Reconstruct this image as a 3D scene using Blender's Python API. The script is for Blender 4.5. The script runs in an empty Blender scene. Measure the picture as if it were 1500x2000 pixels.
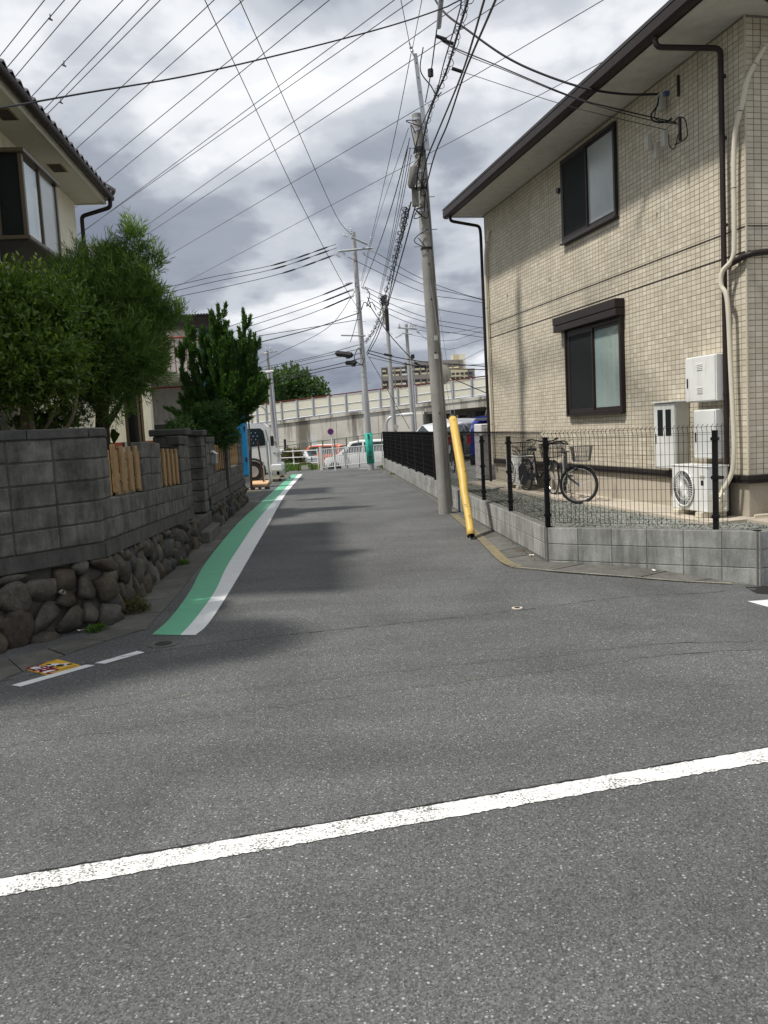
import bpy, bmesh, math, random
import numpy as np
from mathutils import Vector, Matrix
random.seed(7); rng = np.random.default_rng(7)
S = bpy.context.scene; COL = S.collection
R = math.radians
# ---------------------------------------------------------------- camera
F_PX, EYE, PITCH, SL = 1640.0, 1.72, R(5.69), -0.053
_n = math.hypot(1, SL)
_U = Vector((SL/_n*math.cos(PITCH), 1/_n*math.cos(PITCH), math.sin(PITCH)))
_F = (Vector((0,0,-1)) - Vector((0,0,-1)).dot(_U)*_U).normalized(); _R = _F.cross(_U)
cam = bpy.data.objects.new('camera', bpy.data.cameras.new('camera')); COL.objects.link(cam)
cam.matrix_world = Matrix((_R, _F, _U)).to_4x4(); cam.location = (0, 0, EYE)
cam.data.sensor_fit = 'HORIZONTAL'; cam.data.sensor_width = 36; cam.data.lens = 36*F_PX/1500
cam.data.clip_start = .05; cam.data.clip_end = 5000
S.camera = cam; S.render.resolution_x = 768; S.render.resolution_y = 1024
# ---------------------------------------------------------------- light
SUN_EL, SUN_AZ = R(59), R(251)           # azimuth clockwise from +Y: the sun stands on the left
W = bpy.data.worlds.new('World'); S.world = W; W.use_nodes = True
nt = W.node_tree; N = nt.nodes; L = nt.links; N.clear()
def nd(t, **k):
    n = N.new(t)
    for a, b in k.items(): setattr(n, a, b)
    return n
def mth(op, a, b=None, c=None, clamp=False):
    n = nd('ShaderNodeMath', operation=op, use_clamp=clamp)
    for i, v in enumerate((a, b, c)):
        if v is None: continue
        if isinstance(v, (int, float)): n.inputs[i].default_value = v
        else: L.new(v, n.inputs[i])
    return n.outputs[0]
sky = nd('ShaderNodeTexSky', sky_type='NISHITA', sun_disc=False)
sky.sun_elevation = SUN_EL; sky.sun_rotation = SUN_AZ; sky.air_density = 1.0; sky.dust_density = 1.5
tc = nd('ShaderNodeTexCoord'); sx = nd('ShaderNodeSeparateXYZ'); L.new(tc.outputs['Generated'], sx.inputs[0])
zz = mth('ADD', mth('MAXIMUM', sx.outputs[2], 0.0), .30)
cx = nd('ShaderNodeCombineXYZ')
L.new(mth('DIVIDE', sx.outputs[0], zz), cx.inputs[0]); L.new(mth('DIVIDE', sx.outputs[1], zz), cx.inputs[1])
cx.inputs[2].default_value = 5.3
def noise(vec, sc, det, ro=.55, dist=0.0):
    n = nd('ShaderNodeTexNoise'); n.inputs['Scale'].default_value = sc; n.inputs['Detail'].default_value = det
    n.inputs['Roughness'].default_value = ro; n.inputs['Distortion'].default_value = dist; L.new(vec, n.inputs['Vector']); return n.outputs['Fac']
def ramp(fac, pts, interp='EASE'):
    r = nd('ShaderNodeValToRGB'); r.color_ramp.interpolation = interp; e = r.color_ramp.elements
    while len(e) < len(pts): e.new(.5)
    for q, (p, c) in zip(e, pts): q.position = p; q.color = (*c, 1)
    L.new(fac, r.inputs[0]); return r.outputs[0]
big = noise(cx.outputs[0], 1.25, 5, .46, .1); fine = noise(cx.outputs[0], 4.0, 7, .52, .2)
dens = mth('ADD', mth('MULTIPLY', big, .74), mth('MULTIPLY', fine, .26))
cloud = ramp(dens, [(.38, (8.8, 8.85, 8.9)), (.455, (6.5, 6.65, 6.9)), (.507, (4.2, 4.45, 4.9)), (.557, (2.55, 2.8, 3.3)), (.65, (1.65, 1.88, 2.4))])
gap = ramp(noise(cx.outputs[0], 1.7, 8, .6, .3), [(.30, (1, 1, 1)), (.38, (0, 0, 0))])
mixs = nd('ShaderNodeMixRGB'); L.new(gap, mixs.inputs[0]); L.new(cloud, mixs.inputs[1])
skl = nd('ShaderNodeMixRGB'); skl.inputs[0].default_value = .55; L.new(sky.outputs[0], skl.inputs[1]); skl.inputs[2].default_value = (6.5, 7.2, 8.2, 1)
L.new(skl.outputs[0], mixs.inputs[2])
bgn = nd('ShaderNodeBackground'); bgn.inputs[1].default_value = .10; L.new(mixs.outputs[0], bgn.inputs[0])
wo = nd('ShaderNodeOutputWorld'); L.new(bgn.outputs[0], wo.inputs[0])
sl = bpy.data.lights.new('sun', 'SUN'); sl.energy = 3.1; sl.angle = R(4.0); sl.color = (1, .95, .88)
so = bpy.data.objects.new('sun', sl); COL.objects.link(so)
sd = Vector((math.sin(SUN_AZ)*math.cos(SUN_EL), math.cos(SUN_AZ)*math.cos(SUN_EL), math.sin(SUN_EL)))
so.rotation_euler = sd.to_track_quat('Z', 'Y').to_euler(); so.location = (-30, -5, 40)
S.view_settings.view_transform = 'Standard'; S.view_settings.look = 'None'
S.view_settings.exposure = 0.50; S.view_settings.gamma = 1; S.view_settings.use_curve_mapping = False
# ---------------------------------------------------------------- picture rays -> places in the world
def ray(px, py):
    v = Vector(((px-750)/F_PX, -(py-1000)/F_PX, -1)); return Vector((v.dot(_R), v.dot(_F), v.dot(_U)))
CAM = Vector((0, 0, EYE))
def gz(px, py, z=0.0):
    d = ray(px, py); return CAM + d*((z-EYE)/d.z)
def gy(px, py, Y):
    d = ray(px, py); return CAM + d*(Y/d.y)
def V(*a): return Vector(a)
# ---------------------------------------------------------------- materials
MATS = {}
class MT:
    def __init__(s, name, rough=.8, metal=0.0, spec=.3):
        s.m = bpy.data.materials.new(name); s.m.use_nodes = True; s.t = s.m.node_tree; s.b = s.t.nodes['Principled BSDF']
        s.b.inputs['Roughness'].default_value = rough; s.b.inputs['Metallic'].default_value = metal; s.b.inputs['Specular IOR Level'].default_value = spec
        tcn = s.t.nodes.new('ShaderNodeTexCoord'); geo = s.t.nodes.new('ShaderNodeNewGeometry')
        s.obj = tcn.outputs['Object']; s.pos = geo.outputs['Position']; s.geo = geo; MATS[name] = s.m
    def n(s, t, **k):
        q = s.t.nodes.new(t)
        for a, b in k.items(): setattr(q, a, b)
        return q
    def ln(s, a, b): s.t.links.new(a, b)
    def noise(s, sc, det=4, ro=.6, vec=None, stretch=None, dist=0):
        q = s.n('ShaderNodeTexNoise'); q.inputs['Scale'].default_value = sc; q.inputs['Detail'].default_value = det; q.inputs['Roughness'].default_value = ro
        q.inputs['Distortion'].default_value = dist
        v = vec or s.pos
        if stretch:
            mp = s.n('ShaderNodeMapping'); mp.inputs['Scale'].default_value = stretch; s.ln(v, mp.inputs[0]); v = mp.outputs[0]
        s.ln(v, q.inputs['Vector']); return q.outputs['Fac']
    def voro(s, sc, vec=None, feat='F1'):
        q = s.n('ShaderNodeTexVoronoi', feature=feat); q.inputs['Scale'].default_value = sc; s.ln(vec or s.pos, q.inputs['Vector']); return q
    def ramp(s, f, pts, interp='LINEAR'):
        r = s.n('ShaderNodeValToRGB'); r.color_ramp.interpolation = interp; e = r.color_ramp.elements
        while len(e) < len(pts): e.new(.5)
        for q, (p, c) in zip(e, pts):
            q.position = p; q.color = (*c, 1) if len(c) == 3 else c
        s.ln(f, r.inputs[0]); return r.outputs[0]
    def mix(s, f, a, b, mode='MIX'):
        q = s.n('ShaderNodeMixRGB', blend_type=mode)
        for i, v in enumerate((f, a, b)):
            if isinstance(v, (int, float)): q.inputs[i].default_value = v if i == 0 else (v, v, v, 1)
            elif isinstance(v, tuple): q.inputs[i].default_value = (*v, 1)
            else: s.ln(v, q.inputs[i])
        return q.outputs[0]
    def attr(s, name):
        q = s.n('ShaderNodeAttribute'); q.attribute_name = name; return q.outputs['Fac']
    def orand(s): return s.n('ShaderNodeObjectInfo').outputs['Random']
    def col(s, c):
        if isinstance(c, tuple): s.b.inputs['Base Color'].default_value = (*c, 1)
        else: s.ln(c, s.b.inputs['Base Color'])
        return s
    def bump(s, f, st=.3, d=.01):
        q = s.n('ShaderNodeBump'); q.inputs['Strength'].default_value = st; q.inputs['Distance'].default_value = d
        s.ln(f, q.inputs['Height']); s.ln(q.outputs[0], s.b.inputs['Normal']); return s
def g(v): return (v, v, v)
def plain(name, c, rough=.6, metal=0, var=.12, sc=6, bump=0, spec=.3, dirt=None):
    m = MT(name, rough, metal, spec)
    lo = tuple(max(0, x*(1-var)) for x in c); hi = tuple(min(1, x*(1+var)) for x in c)
    k = m.ramp(m.noise(sc, 6, .65), [(.3, lo), (.7, hi)])
    if dirt:
        k = m.mix(m.ramp(m.noise(3, 8, .7, stretch=(3, 3, .5)), [(.5, g(0)), (.72, g(1))]), k, dirt)
    m.col(k)
    if bump: m.bump(m.noise(sc*12, 4), bump, .004)
    return m.m
# asphalt
def asphalt(name, base, chip, dark=1.0):
    m = MT(name, .85, 0, .35)
    v = m.voro(150); v2 = m.voro(62)
    c = m.ramp(v.outputs['Color'], [(0, tuple(x*.40*dark for x in base)), (.5, tuple(x*dark for x in base)), (1, tuple(x*1.75*dark for x in base))])
    sep = m.n('ShaderNodeSeparateColor'); m.ln(v2.outputs['Color'], sep.inputs[0])
    inside = m.ramp(v2.outputs['Distance'], [(.26, g(1)), (.36, g(0))])
    pick = m.ramp(sep.outputs[0], [(.50, g(0)), (.56, g(1))])
    f = m.mix(1.0, inside, pick, 'MULTIPLY')
    cc = m.ramp(sep.outputs[1], [(0, tuple(x*.16 for x in chip)), (.35, tuple(x*.6 for x in chip)), (.8, tuple(x*1.15 for x in chip)), (1, tuple(min(1, x*1.7) for x in chip))])
    c = m.mix(f, c, cc)
    v3 = m.voro(120); sp3 = m.n('ShaderNodeSeparateColor'); m.ln(v3.outputs['Color'], sp3.inputs[0])
    f3 = m.mix(1.0, m.ramp(v3.outputs['Distance'], [(.2, g(1)), (.33, g(0))]), m.ramp(sp3.outputs[0], [(.86, g(0)), (.9, g(1))]), 'MULTIPLY')
    c = m.mix(f3, c, tuple(min(1, x*1.5) for x in chip))
    big = m.ramp(m.noise(.55, 6, .6, dist=.6), [(.3, g(.72)), (.7, g(1.20))])
    c = m.mix(1.0, c, big, 'MULTIPLY')
    st = m.ramp(m.noise(.9, 5, .6, stretch=(.25, 2.2, 1)), [(.35, g(.90)), (.65, g(1.06))])
    c = m.mix(1.0, c, st, 'MULTIPLY')
    m.col(c); m.bump(m.mix(.5, v2.outputs['Distance'], v.outputs['Distance']), .55, .006); return m.m
M_ASPH = asphalt('asphalt', (.090, .092, .0915), (.21, .215, .21))
M_ASPH2 = asphalt('asphalt_strip', (.060, .059, .058), (.15, .15, .14))
def paint(name, c, wear=.5, under=(.08, .08, .08)):
    m = MT(name, .6, 0, .3)
    n1 = m.noise(70, 7, .8); n2 = m.noise(3.2, 5, .7)
    v = m.voro(85)
    mask = m.mix(.42, n1, n2); mask = m.mix(.18, mask, v.outputs['Distance'])
    f = m.ramp(mask, [(wear-.035, g(1)), (wear+.035, g(0))])
    cc = m.ramp(m.noise(5, 6, .7), [(.3, tuple(x*.86 for x in c)), (.7, c)])
    m.col(m.mix(f, cc, under)); m.bump(n1, .25, .004); return m.m
M_WHITE_WORN = paint('worn_white_paint', (.74, .74, .71), .455)
M_WHITE_NEW = paint('fresh_white_paint', (.74, .76, .76), .35)
M_GREEN = paint('green_paint', (.14, .44, .27), .372)
M_YELLOW_WORN = paint('worn_yellow_paint', (.30, .235, .10), .53, (.14, .13, .10))
M_PALE_WORN = paint('worn_pale_paint', (.30, .29, .22), .50, (.11, .11, .10))
def concrete(name, c, var=.25, streak=.5, sc=3, rough=.9, moss=None, bump=.3):
    m = MT(name, rough, 0, .2)
    k = m.ramp(m.noise(sc, 9, .68), [(.28, tuple(x*(1-var) for x in c)), (.72, tuple(x*(1+var) for x in c))])
    rr = m.ramp(m.orand(), [(0, g(.84)), (1, g(1.12))]); k = m.mix(1, k, rr, 'MULTIPLY')
    if streak: k = m.mix(1, k, m.ramp(m.noise(4, 8, .7, stretch=(2.2, 2.2, .28)), [(.42, g(1)), (.72, g(1-streak))]), 'MULTIPLY')
    sp = m.ramp(m.noise(90, 3, .7), [(.32, g(.72)), (.5, g(1)), (.75, g(1.12))]); k = m.mix(1, k, sp, 'MULTIPLY')
    if moss: k = m.mix(m.ramp(m.noise(2.3, 7, .7), [(.55, g(0)), (.75, g(.7))]), k, moss)
    m.col(k); m.bump(m.noise(70, 5, .7), bump, .006); return m.m
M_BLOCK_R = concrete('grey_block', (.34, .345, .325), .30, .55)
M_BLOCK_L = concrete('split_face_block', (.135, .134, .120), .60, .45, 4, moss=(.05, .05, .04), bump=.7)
M_CAP_L = concrete('wall_coping_concrete', (.09, .092, .085), .3, .35, 4, bump=.5)
M_BEAM = concrete('wall_beam_concrete', (.10, .10, .09), .3, .5)
M_GUTTER = concrete('gutter_concrete', (.13, .128, .115), .25, .3, moss=(.08, .085, .05))
M_SLAB = concrete('pale_slab', (.56, .50, .41), .08, .0)
M_BASE = concrete('house_foundation', (.42, .38, .31), .06, .12)
M_MORTAR = concrete('mortar', (.075, .070, .058), .4, 0)
M_MORTAR_R = concrete('mortar_light', (.15, .15, .14), .2, 0)
M_POLE = concrete('pole_concrete', (.30, .295, .275), .18, .38, 2.2)
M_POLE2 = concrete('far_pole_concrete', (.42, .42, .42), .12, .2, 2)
def viaduct_mat():
    m = MT('viaduct_concrete', .9, 0, .2)
    k = m.ramp(m.noise(.5, 8, .65), [(.3, (.42, .40, .35)), (.7, (.58, .56, .50))])
    st = m.noise(.8, 7, .72, stretch=(.75, .75, .05))
    f = m.ramp(st, [(.50, g(0)), (.60, g(.85))]); k = m.mix(f, k, (.10, .088, .07))
    sep = m.n('ShaderNodeSeparateXYZ'); m.ln(m.pos, sep.inputs[0]); m.col(k); return m.m
M_VIA = viaduct_mat()
def stone_mat():
    m = MT('cobble', .75, 0, .35)
    c = m.ramp(m.orand(), [(0, (.055, .046, .034)), (.25, (.095, .078, .055)), (.5, (.065, .060, .050)), (.7, (.11, .10, .08)), (.85, (.035, .040, .046)), (1, (.15, .14, .12))])
    k = m.mix(1, c, m.ramp(m.noise(9, 10, .78), [(.32, g(.35)), (.5, g(.9)), (.7, g(1.6))]), 'MULTIPLY')
    k = m.mix(m.ramp(m.noise(3, 6), [(.55, g(0)), (.7, g(.5))]), k, (.10, .085, .055))
    m.col(k); m.bump(m.noise(22, 8, .75), .9, .02); return m.m
M_STONE = stone_mat()
def tile_mat():
    m = MT('siding_tile', .65, 0, .3)
    k = m.ramp(m.attr('tint'), [(0, (.53, .475, .365)), (.5, (.59, .535, .42)), (1, (.655, .60, .485))])
    k = m.mix(1, k, m.ramp(m.noise(1.6, 7, .65, stretch=(1, 1, .3)), [(.3, g(.84)), (.7, g(1.07))]), 'MULTIPLY')
    k = m.mix(1, k, m.ramp(m.noise(160, 2), [(.3, g(.93)), (.7, g(1.05))]), 'MULTIPLY')
    m.col(k); return m.m
M_TILE = tile_mat()
M_GROUT = plain('siding_joint', (.235, .205, .165), .8)
M_BROWN = plain('dark_brown_metal', (.026, .019, .018), .5, spec=.25)
M_BROWN2 = plain('brown_aluminium', (.030, .026, .026), .42, spec=.3)
M_SOFFIT = plain('soffit_board', (.50, .49, .45), .8)
M_ROOFR = plain('slate_roof', (.05, .048, .05), .7)
M_BLACK = plain('black_coated_steel', (.006, .006, .007), .5, spec=.2)
M_BLACKM = plain('black_plastic', (.02, .02, .022), .5)
M_RUBBER = plain('tyre_rubber', (.018, .018, .018), .8)
M_STEEL = plain('galvanised_steel', (.42, .44, .46), .4, .6)
M_CHROME = plain('chrome', (.65, .66, .68), .18, .9)
M_WHITEM = plain('white_enamel', (.74, .75, .73), .35, spec=.5, var=.04, dirt=(.58, .57, .52))
M_CREAM = plain('cream_plastic', (.62, .58, .47), .5, var=.06)
M_GREYBOX = plain('grey_beige_box', (.42, .41, .36), .5, var=.06)
M_DARK = plain('dark_interior', (.01, .011, .012), .8)
M_YGUARD = plain('yellow_plastic', (.62, .42, .11), .45, var=.08, dirt=(.55, .38, .08))
M_STUCCO = plain('cream_stucco', (.80, .77, .63), .9, var=.05, bump=.5, dirt=(.62, .60, .49))
M_STUCCO2 = plain('eave_board', (.56, .55, .46), .85, var=.05)
M_ROOFL = plain('glazed_brown_roof_tile', (.060, .045, .042), .35, spec=.5, var=.3, sc=3)
M_BRICK = plain('red_brick_tile', (.26, .07, .035), .6, var=.3)
M_WOODS = plain('tan_wood_slat', (.30, .19, .085), .65, var=.2, sc=14)
M_BRONZE = plain('bronze_aluminium', (.10, .075, .045), .4, spec=.5)
M_REDPAINT = plain('red_paint', (.22, .03, .025), .5)
M_RUST = plain('rusty_steel', (.07, .028, .018), .8, var=.4)
M_PLY = plain('plywood', (.62, .40, .22), .7, var=.12)
M_BARK = plain('bark', (.13, .105, .075), .9, var=.4, sc=18, bump=.6)
M_BARKD = plain('dark_bark', (.06, .047, .035), .9, var=.4, sc=18, bump=.6)
M_WIRE = plain('black_cable', (.018, .018, .022), .6)
M_WIREG = plain('bare_conductor', (.10, .105, .12), .5)
M_INS = plain('porcelain', (.55, .56, .58), .25, spec=.6)
M_BLUEBOX = plain('blue_truck_panel', (.012, .20, .42), .45, var=.08)
M_TWHITE = plain('truck_white_paint', (.75, .77, .77), .25, spec=.6, var=.03)
M_SKYBLUE = plain('blue_sheet_wall', (.06, .20, .32), .7)
M_SHEET = plain('corrugated_white_sheet', (.62, .60, .60), .7, var=.08, dirt=(.45, .42, .38))
M_SHADE = plain('painted_shade', (.05, .052, .05), .9)
def gravel():
    m = MT('crushed_gravel', .9, 0, .25); v = m.voro(55)
    c = m.ramp(v.outputs['Color'], [(0, (.13, .135, .125)), (.5, (.24, .25, .225)), (1, (.42, .43, .38))])
    m.col(m.mix(1, c, m.ramp(m.noise(1.5, 5), [(.3, g(.8)), (.7, g(1.1))]), 'MULTIPLY')); m.bump(v.outputs['Distance'], .9, .015); return m.m
M_GRAVEL = gravel()
def soil():
    m = MT('bare_ground', .95, 0, .1)
    m.col(m.ramp(m.noise(1.2, 8, .7), [(.3, (.11, .10, .075)), (.55, (.16, .15, .11)), (.75, (.09, .12, .05))])); m.bump(m.noise(30, 5), .5, .02); return m.m
M_SOIL = soil()
M_LOT = asphalt('car_park_asphalt', (.13, .13, .125), (.2, .2, .2))
def glass(name, tint=(.93, .97, .96), refl=.10, trans=.98):
    m = MT(name, .03); t = m.t; out = t.nodes['Material Output']
    tr = m.n('ShaderNodeBsdfTransparent'); tr.inputs[0].default_value = (*tuple(x*trans for x in tint), 1)
    gl = m.n('ShaderNodeBsdfGlossy'); gl.inputs['Roughness'].default_value = .03; gl.inputs[0].default_value = (.95, .97, 1, 1)
    fr = m.n('ShaderNodeLayerWeight'); fr.inputs[0].default_value = .5; pw = m.n('ShaderNodeMath', operation='POWER'); pw.inputs[1].default_value = 4.0; m.ln(fr.outputs['Facing'], pw.inputs[0])
    ad = m.n('ShaderNodeMath', operation='MULTIPLY_ADD', use_clamp=True); ad.inputs[1].default_value = .8; ad.inputs[2].default_value = refl*.4; m.ln(pw.outputs[0], ad.inputs[0])
    mx = m.n('ShaderNodeMixShader'); m.ln(ad.outputs[0], mx.inputs[0]); m.ln(tr.outputs[0], mx.inputs[1]); m.ln(gl.outputs[0], mx.inputs[2]); m.ln(mx.outputs[0], out.inputs[0]); return m.m
M_GLASS = glass('window_glass')
M_CARGLASS = plain('car_glass', (.02, .026, .028), .06, spec=.8, var=.02)
M_FROST = plain('frosted_glass', (.36, .40, .40), .22, spec=.6, var=.10, sc=2)
M_CURTAIN = plain('curtain_fabric', (.50, .53, .51), .85, var=.06)
M_SCREEN = plain('insect_screen', (.016, .018, .019), .7, var=.1, spec=.15)
def panel_mat():
    m = MT('frosted_noise_panel', .25, 0, .5); t = m.t; out = t.nodes['Material Output']
    m.col((.88, .86, .76)); tr = m.n('ShaderNodeBsdfTransparent'); tr.inputs[0].default_value = (.9, .9, .88, 1)
    tl = m.n('ShaderNodeBsdfTranslucent'); tl.inputs[0].default_value = (.90, .88, .76, 1)
    a = m.n('ShaderNodeMixShader'); a.inputs[0].default_value = .45; m.ln(m.b.outputs[0], a.inputs[1]); m.ln(tl.outputs[0], a.inputs[2])
    mx = m.n('ShaderNodeMixShader'); mx.inputs[0].default_value = .28; m.ln(a.outputs[0], mx.inputs[1]); m.ln(tr.outputs[0], mx.inputs[2]); m.ln(mx.outputs[0], out.inputs[0]); return m.m
M_PANEL = panel_mat()
def leaf_mat(name, lo, hi, tip, gloss=.4):
    m = MT(name, gloss, 0, .45); out = m.t.nodes['Material Output']
    c = m.ramp(m.attr('tint'), [(0, lo), (.6, hi), (1, tip)]); m.col(c)
    tl = m.n('ShaderNodeBsdfTranslucent'); m.ln(m.mix(1, c, (1.2, 1.35, .6), 'MULTIPLY'), tl.inputs[0])
    mx = m.n('ShaderNodeMixShader'); mx.inputs[0].default_value = .38; m.ln(m.b.outputs[0], mx.inputs[1]); m.ln(tl.outputs[0], mx.inputs[2]); m.ln(mx.outputs[0], out.inputs[0]); return m.m
M_LEAF_C = leaf_mat('broad_leaf', (.055, .095, .018), (.13, .21, .035), (.32, .44, .07), .27)
M_LEAF_P = leaf_mat('narrow_leaf', (.052, .095, .022), (.125, .215, .045), (.38, .50, .12), .4)
M_LEAF_J = leaf_mat('juniper_scale', (.025, .058, .014), (.055, .125, .026), (.11, .21, .045), .6)
M_LEAF_F = leaf_mat('far_leaf', (.035, .075, .022), (.07, .13, .035), (.13, .20, .05), .6)
M_LEAF_W = leaf_mat('weed_leaf', (.05, .10, .02), (.11, .20, .03), (.22, .32, .05), .6)
M_LEAF_B = leaf_mat('brownish_leaf', (.07, .06, .03), (.13, .12, .05), (.2, .17, .08), .7)
def car_paint(name, c): return plain(name, c, .18, spec=.7, var=.02)
# ---------------------------------------------------------------- object helpers
def link(o, parent=None):
    COL.objects.link(o)
    if parent: o.parent = parent
    return o
def tag(o, label, cat=None, group=None, kind=None):
    if label: o['label'] = label
    if cat: o['category'] = cat
    if group: o['group'] = group
    if kind: o['kind'] = kind
    return o
def thing(name, label, cat, loc=(0, 0, 0), rz=0, group=None):
    o = bpy.data.objects.new(name, None); o.empty_display_size = .2; COL.objects.link(o); o.location = loc; o.rotation_euler = (0, 0, rz)
    return tag(o, label, cat, group)
class MB:
    def __init__(s): s.v = []; s.f = []; s.mi = []; s.cur = 0
    def add(s, vs, fs):
        k = len(s.v); s.v += [tuple(p) for p in vs]; s.f += [tuple(i+k for i in f) for f in fs]; s.mi += [s.cur]*len(fs); return s
    def box(s, a, b):           # axis box
        (x0, y0, z0), (x1, y1, z1) = a, b
        return s.add([(x0,y0,z0),(x1,y0,z0),(x1,y1,z0),(x0,y1,z0),(x0,y0,z1),(x1,y0,z1),(x1,y1,z1),(x0,y1,z1)],
                     [(0,3,2,1),(4,5,6,7),(0,1,5,4),(1,2,6,5),(2,3,7,6),(3,0,4,7)])
    def obox(s, fr, a, b, bev=0):      # box in frame fr(u,v,z)
        (x0, y0, z0), (x1, y1, z1) = a, b
        if x1 < x0: x0, x1 = x1, x0
        if y1 < y0: y0, y1 = y1, y0
        if not bev:
            return s.add([fr(*p) for p in [(x0,y0,z0),(x1,y0,z0),(x1,y1,z0),(x0,y1,z0),(x0,y0,z1),(x1,y0,z1),(x1,y1,z1),(x0,y1,z1)]],
                     [(0,3,2,1),(4,5,6,7),(0,1,5,4),(1,2,6,5),(2,3,7,6),(3,0,4,7)])
        c = [(x0+x1)/2, (y0+y1)/2, (z0+z1)/2]; h = [(x1-x0)/2, (y1-y0)/2, (z1-z0)/2]; vs = []; idx = {}
        for sx_ in (-1, 1):
            for sy_ in (-1, 1):
                for sz_ in (-1, 1):
                    for ax in range(3):
                        p = [h[0]-bev, h[1]-bev, h[2]-bev]; p[ax] = h[ax]
                        idx[(sx_, sy_, sz_, ax)] = len(vs); vs.append(fr(c[0]+sx_*p[0], c[1]+sy_*p[1], c[2]+sz_*p[2]))
        fs = []
        for ax in range(3):
            o1, o2 = [q for q in range(3) if q != ax]
            for sg in (-1, 1):
                q = []
                for a1, a2 in ((-1,-1),(1,-1),(1,1),(-1,1)):
                    k = [0,0,0]; k[ax] = sg; k[o1] = a1; k[o2] = a2; q.append(idx[(*k, ax)])
                fs.append(q if (sg > 0) ^ (ax == 1) else q[::-1])
        for ax in range(3):     # edges parallel to ax
            o1, o2 = [q for q in range(3) if q != ax]
            for a1 in (-1, 1):
                for a2 in (-1, 1):
                    def K(t, w):
                        k = [0,0,0]; k[ax] = t; k[o1] = a1; k[o2] = a2; return idx[(*k, w)]
                    fs.append([K(-1,o1), K(1,o1), K(1,o2), K(-1,o2)])
        for a_ in (-1,1):
            for b_ in (-1,1):
                for c_ in (-1,1): fs.append([idx[(a_,b_,c_,0)], idx[(a_,b_,c_,1)], idx[(a_,b_,c_,2)]])
        return s.add(vs, fs)
    def quad(s, a, b, c, d): return s.add([a, b, c, d], [(0,1,2,3)])
    def tube(s, pts, r, n=8, cap=True, closed=False):
        pts = [Vector(p) for p in pts]; m = len(pts); rs = r if isinstance(r, (list, tuple)) else [r]*m
        vs = []; up = None
        for i, p in enumerate(pts):
            if closed: t = pts[(i+1) % m]-pts[i-1]
            else: t = pts[min(i+1, m-1)]-pts[max(i-1, 0)]
            t.normalize()
            if up is None:
                up = Vector((0,0,1)) if abs(t.z) < .9 else Vector((1,0,0))
            a = up-t*up.dot(t)
            if a.length < 1e-5: a = Vector((1,0,0))-t*t.x
            a.normalize(); b = t.cross(a); up = a
            for k in range(n):
                w = 2*math.pi*k/n; vs.append(p+(a*math.cos(w)+b*math.sin(w))*rs[i])
        fs = []
        for i in range(m if closed else m-1):
            j = (i+1) % m
            for k in range(n): fs.append((i*n+k, i*n+(k+1)%n, j*n+(k+1)%n, j*n+k))
        if cap and not closed: fs.append(tuple(range(n))[::-1]); fs.append(tuple((m-1)*n+k for k in range(n)))
        return s.add(vs, fs)
    def ring(s, c, ax, Rr, r, n=32, m=6):
        ax = Vector(ax).normalized(); a = ax.orthogonal().normalized(); b = ax.cross(a)
        return s.tube([Vector(c)+(a*math.cos(2*math.pi*i/n)+b*math.sin(2*math.pi*i/n))*Rr for i in range(n)], r, m, closed=True)
    def disc(s, c, ax, rad, th=.01, n=24): 
        ax = Vector(ax).normalized(); return s.tube([Vector(c)-ax*th/2, Vector(c)+ax*th/2], rad, n)
    def prism(s, poly, z0, z1, fr=None):
        n = len(poly); fr = fr or (lambda x, y, z: (x, y, z))
        return s.add([fr(x, y, z0) for x, y in poly]+[fr(x, y, z1) for x, y in poly], [tuple(range(n))[::-1], tuple(range(n, 2*n))]+[(i, (i+1)%n, n+(i+1)%n, n+i) for i in range(n)])
    def mesh(s, name, mat, smooth=False):
        me = bpy.data.meshes.new(name); me.from_pydata([tuple(v) for v in s.v], [], s.f)
        for m_ in (mat if isinstance(mat, (list, tuple)) else [mat]): me.materials.append(m_)
        if isinstance(mat, (list, tuple)): me.polygons.foreach_set('material_index', s.mi)
        if smooth:
            me.polygons.foreach_set('use_smooth', [True]*len(s.f))
        bm = bmesh.new(); bm.from_mesh(me); bmesh.ops.recalc_face_normals(bm, faces=bm.faces); bm.to_mesh(me); bm.free()
        if smooth:
            try: me.set_sharp_from_angle(angle=R(40))
            except Exception: pass
        me.update(); return me
    def build(s, name, mat, parent=None, smooth=False, loc=None):
        o = bpy.data.objects.new(name, s.mesh(name, mat, smooth)); link(o, parent)
        if loc: o.location = loc
        return o
def inst(name, me, parent=None, loc=(0,0,0), rz=0, sc=None):
    o = bpy.data.objects.new(name, me); link(o, parent); o.location = loc; o.rotation_euler = (0, 0, rz)
    if sc: o.scale = sc
    return o
def copy_tree(o, parent=None):
    c = o.copy(); COL.objects.link(c); c.parent = parent
    for ch in list(o.children): copy_tree(ch, c)
    return c
def frame(o, u, v):     # local frame: origin, u dir, v dir (2d)
    o = Vector(o); u = Vector((u[0], u[1], 0)).normalized(); v = Vector((v[0], v[1], 0)).normalized()
    return lambda a, b, c: o+u*a+v*b+Vector((0, 0, c))
def bez(pts, n=12):     # catmull-rom through points
    P = [Vector(p) for p in pts]; P = [P[0]*2-P[1]]+P+[P[-1]*2-P[-2]]; out = []
    for i in range(1, len(P)-2):
        for k in range(n):
            t = k/n; a, b, c, d = P[i-1:i+3]
            out.append(.5*((2*b)+(c-a)*t+(2*a-5*b+4*c-d)*t*t+(3*b-a-3*c+d)*t**3))
    out.append(P[-2]); return out
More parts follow.
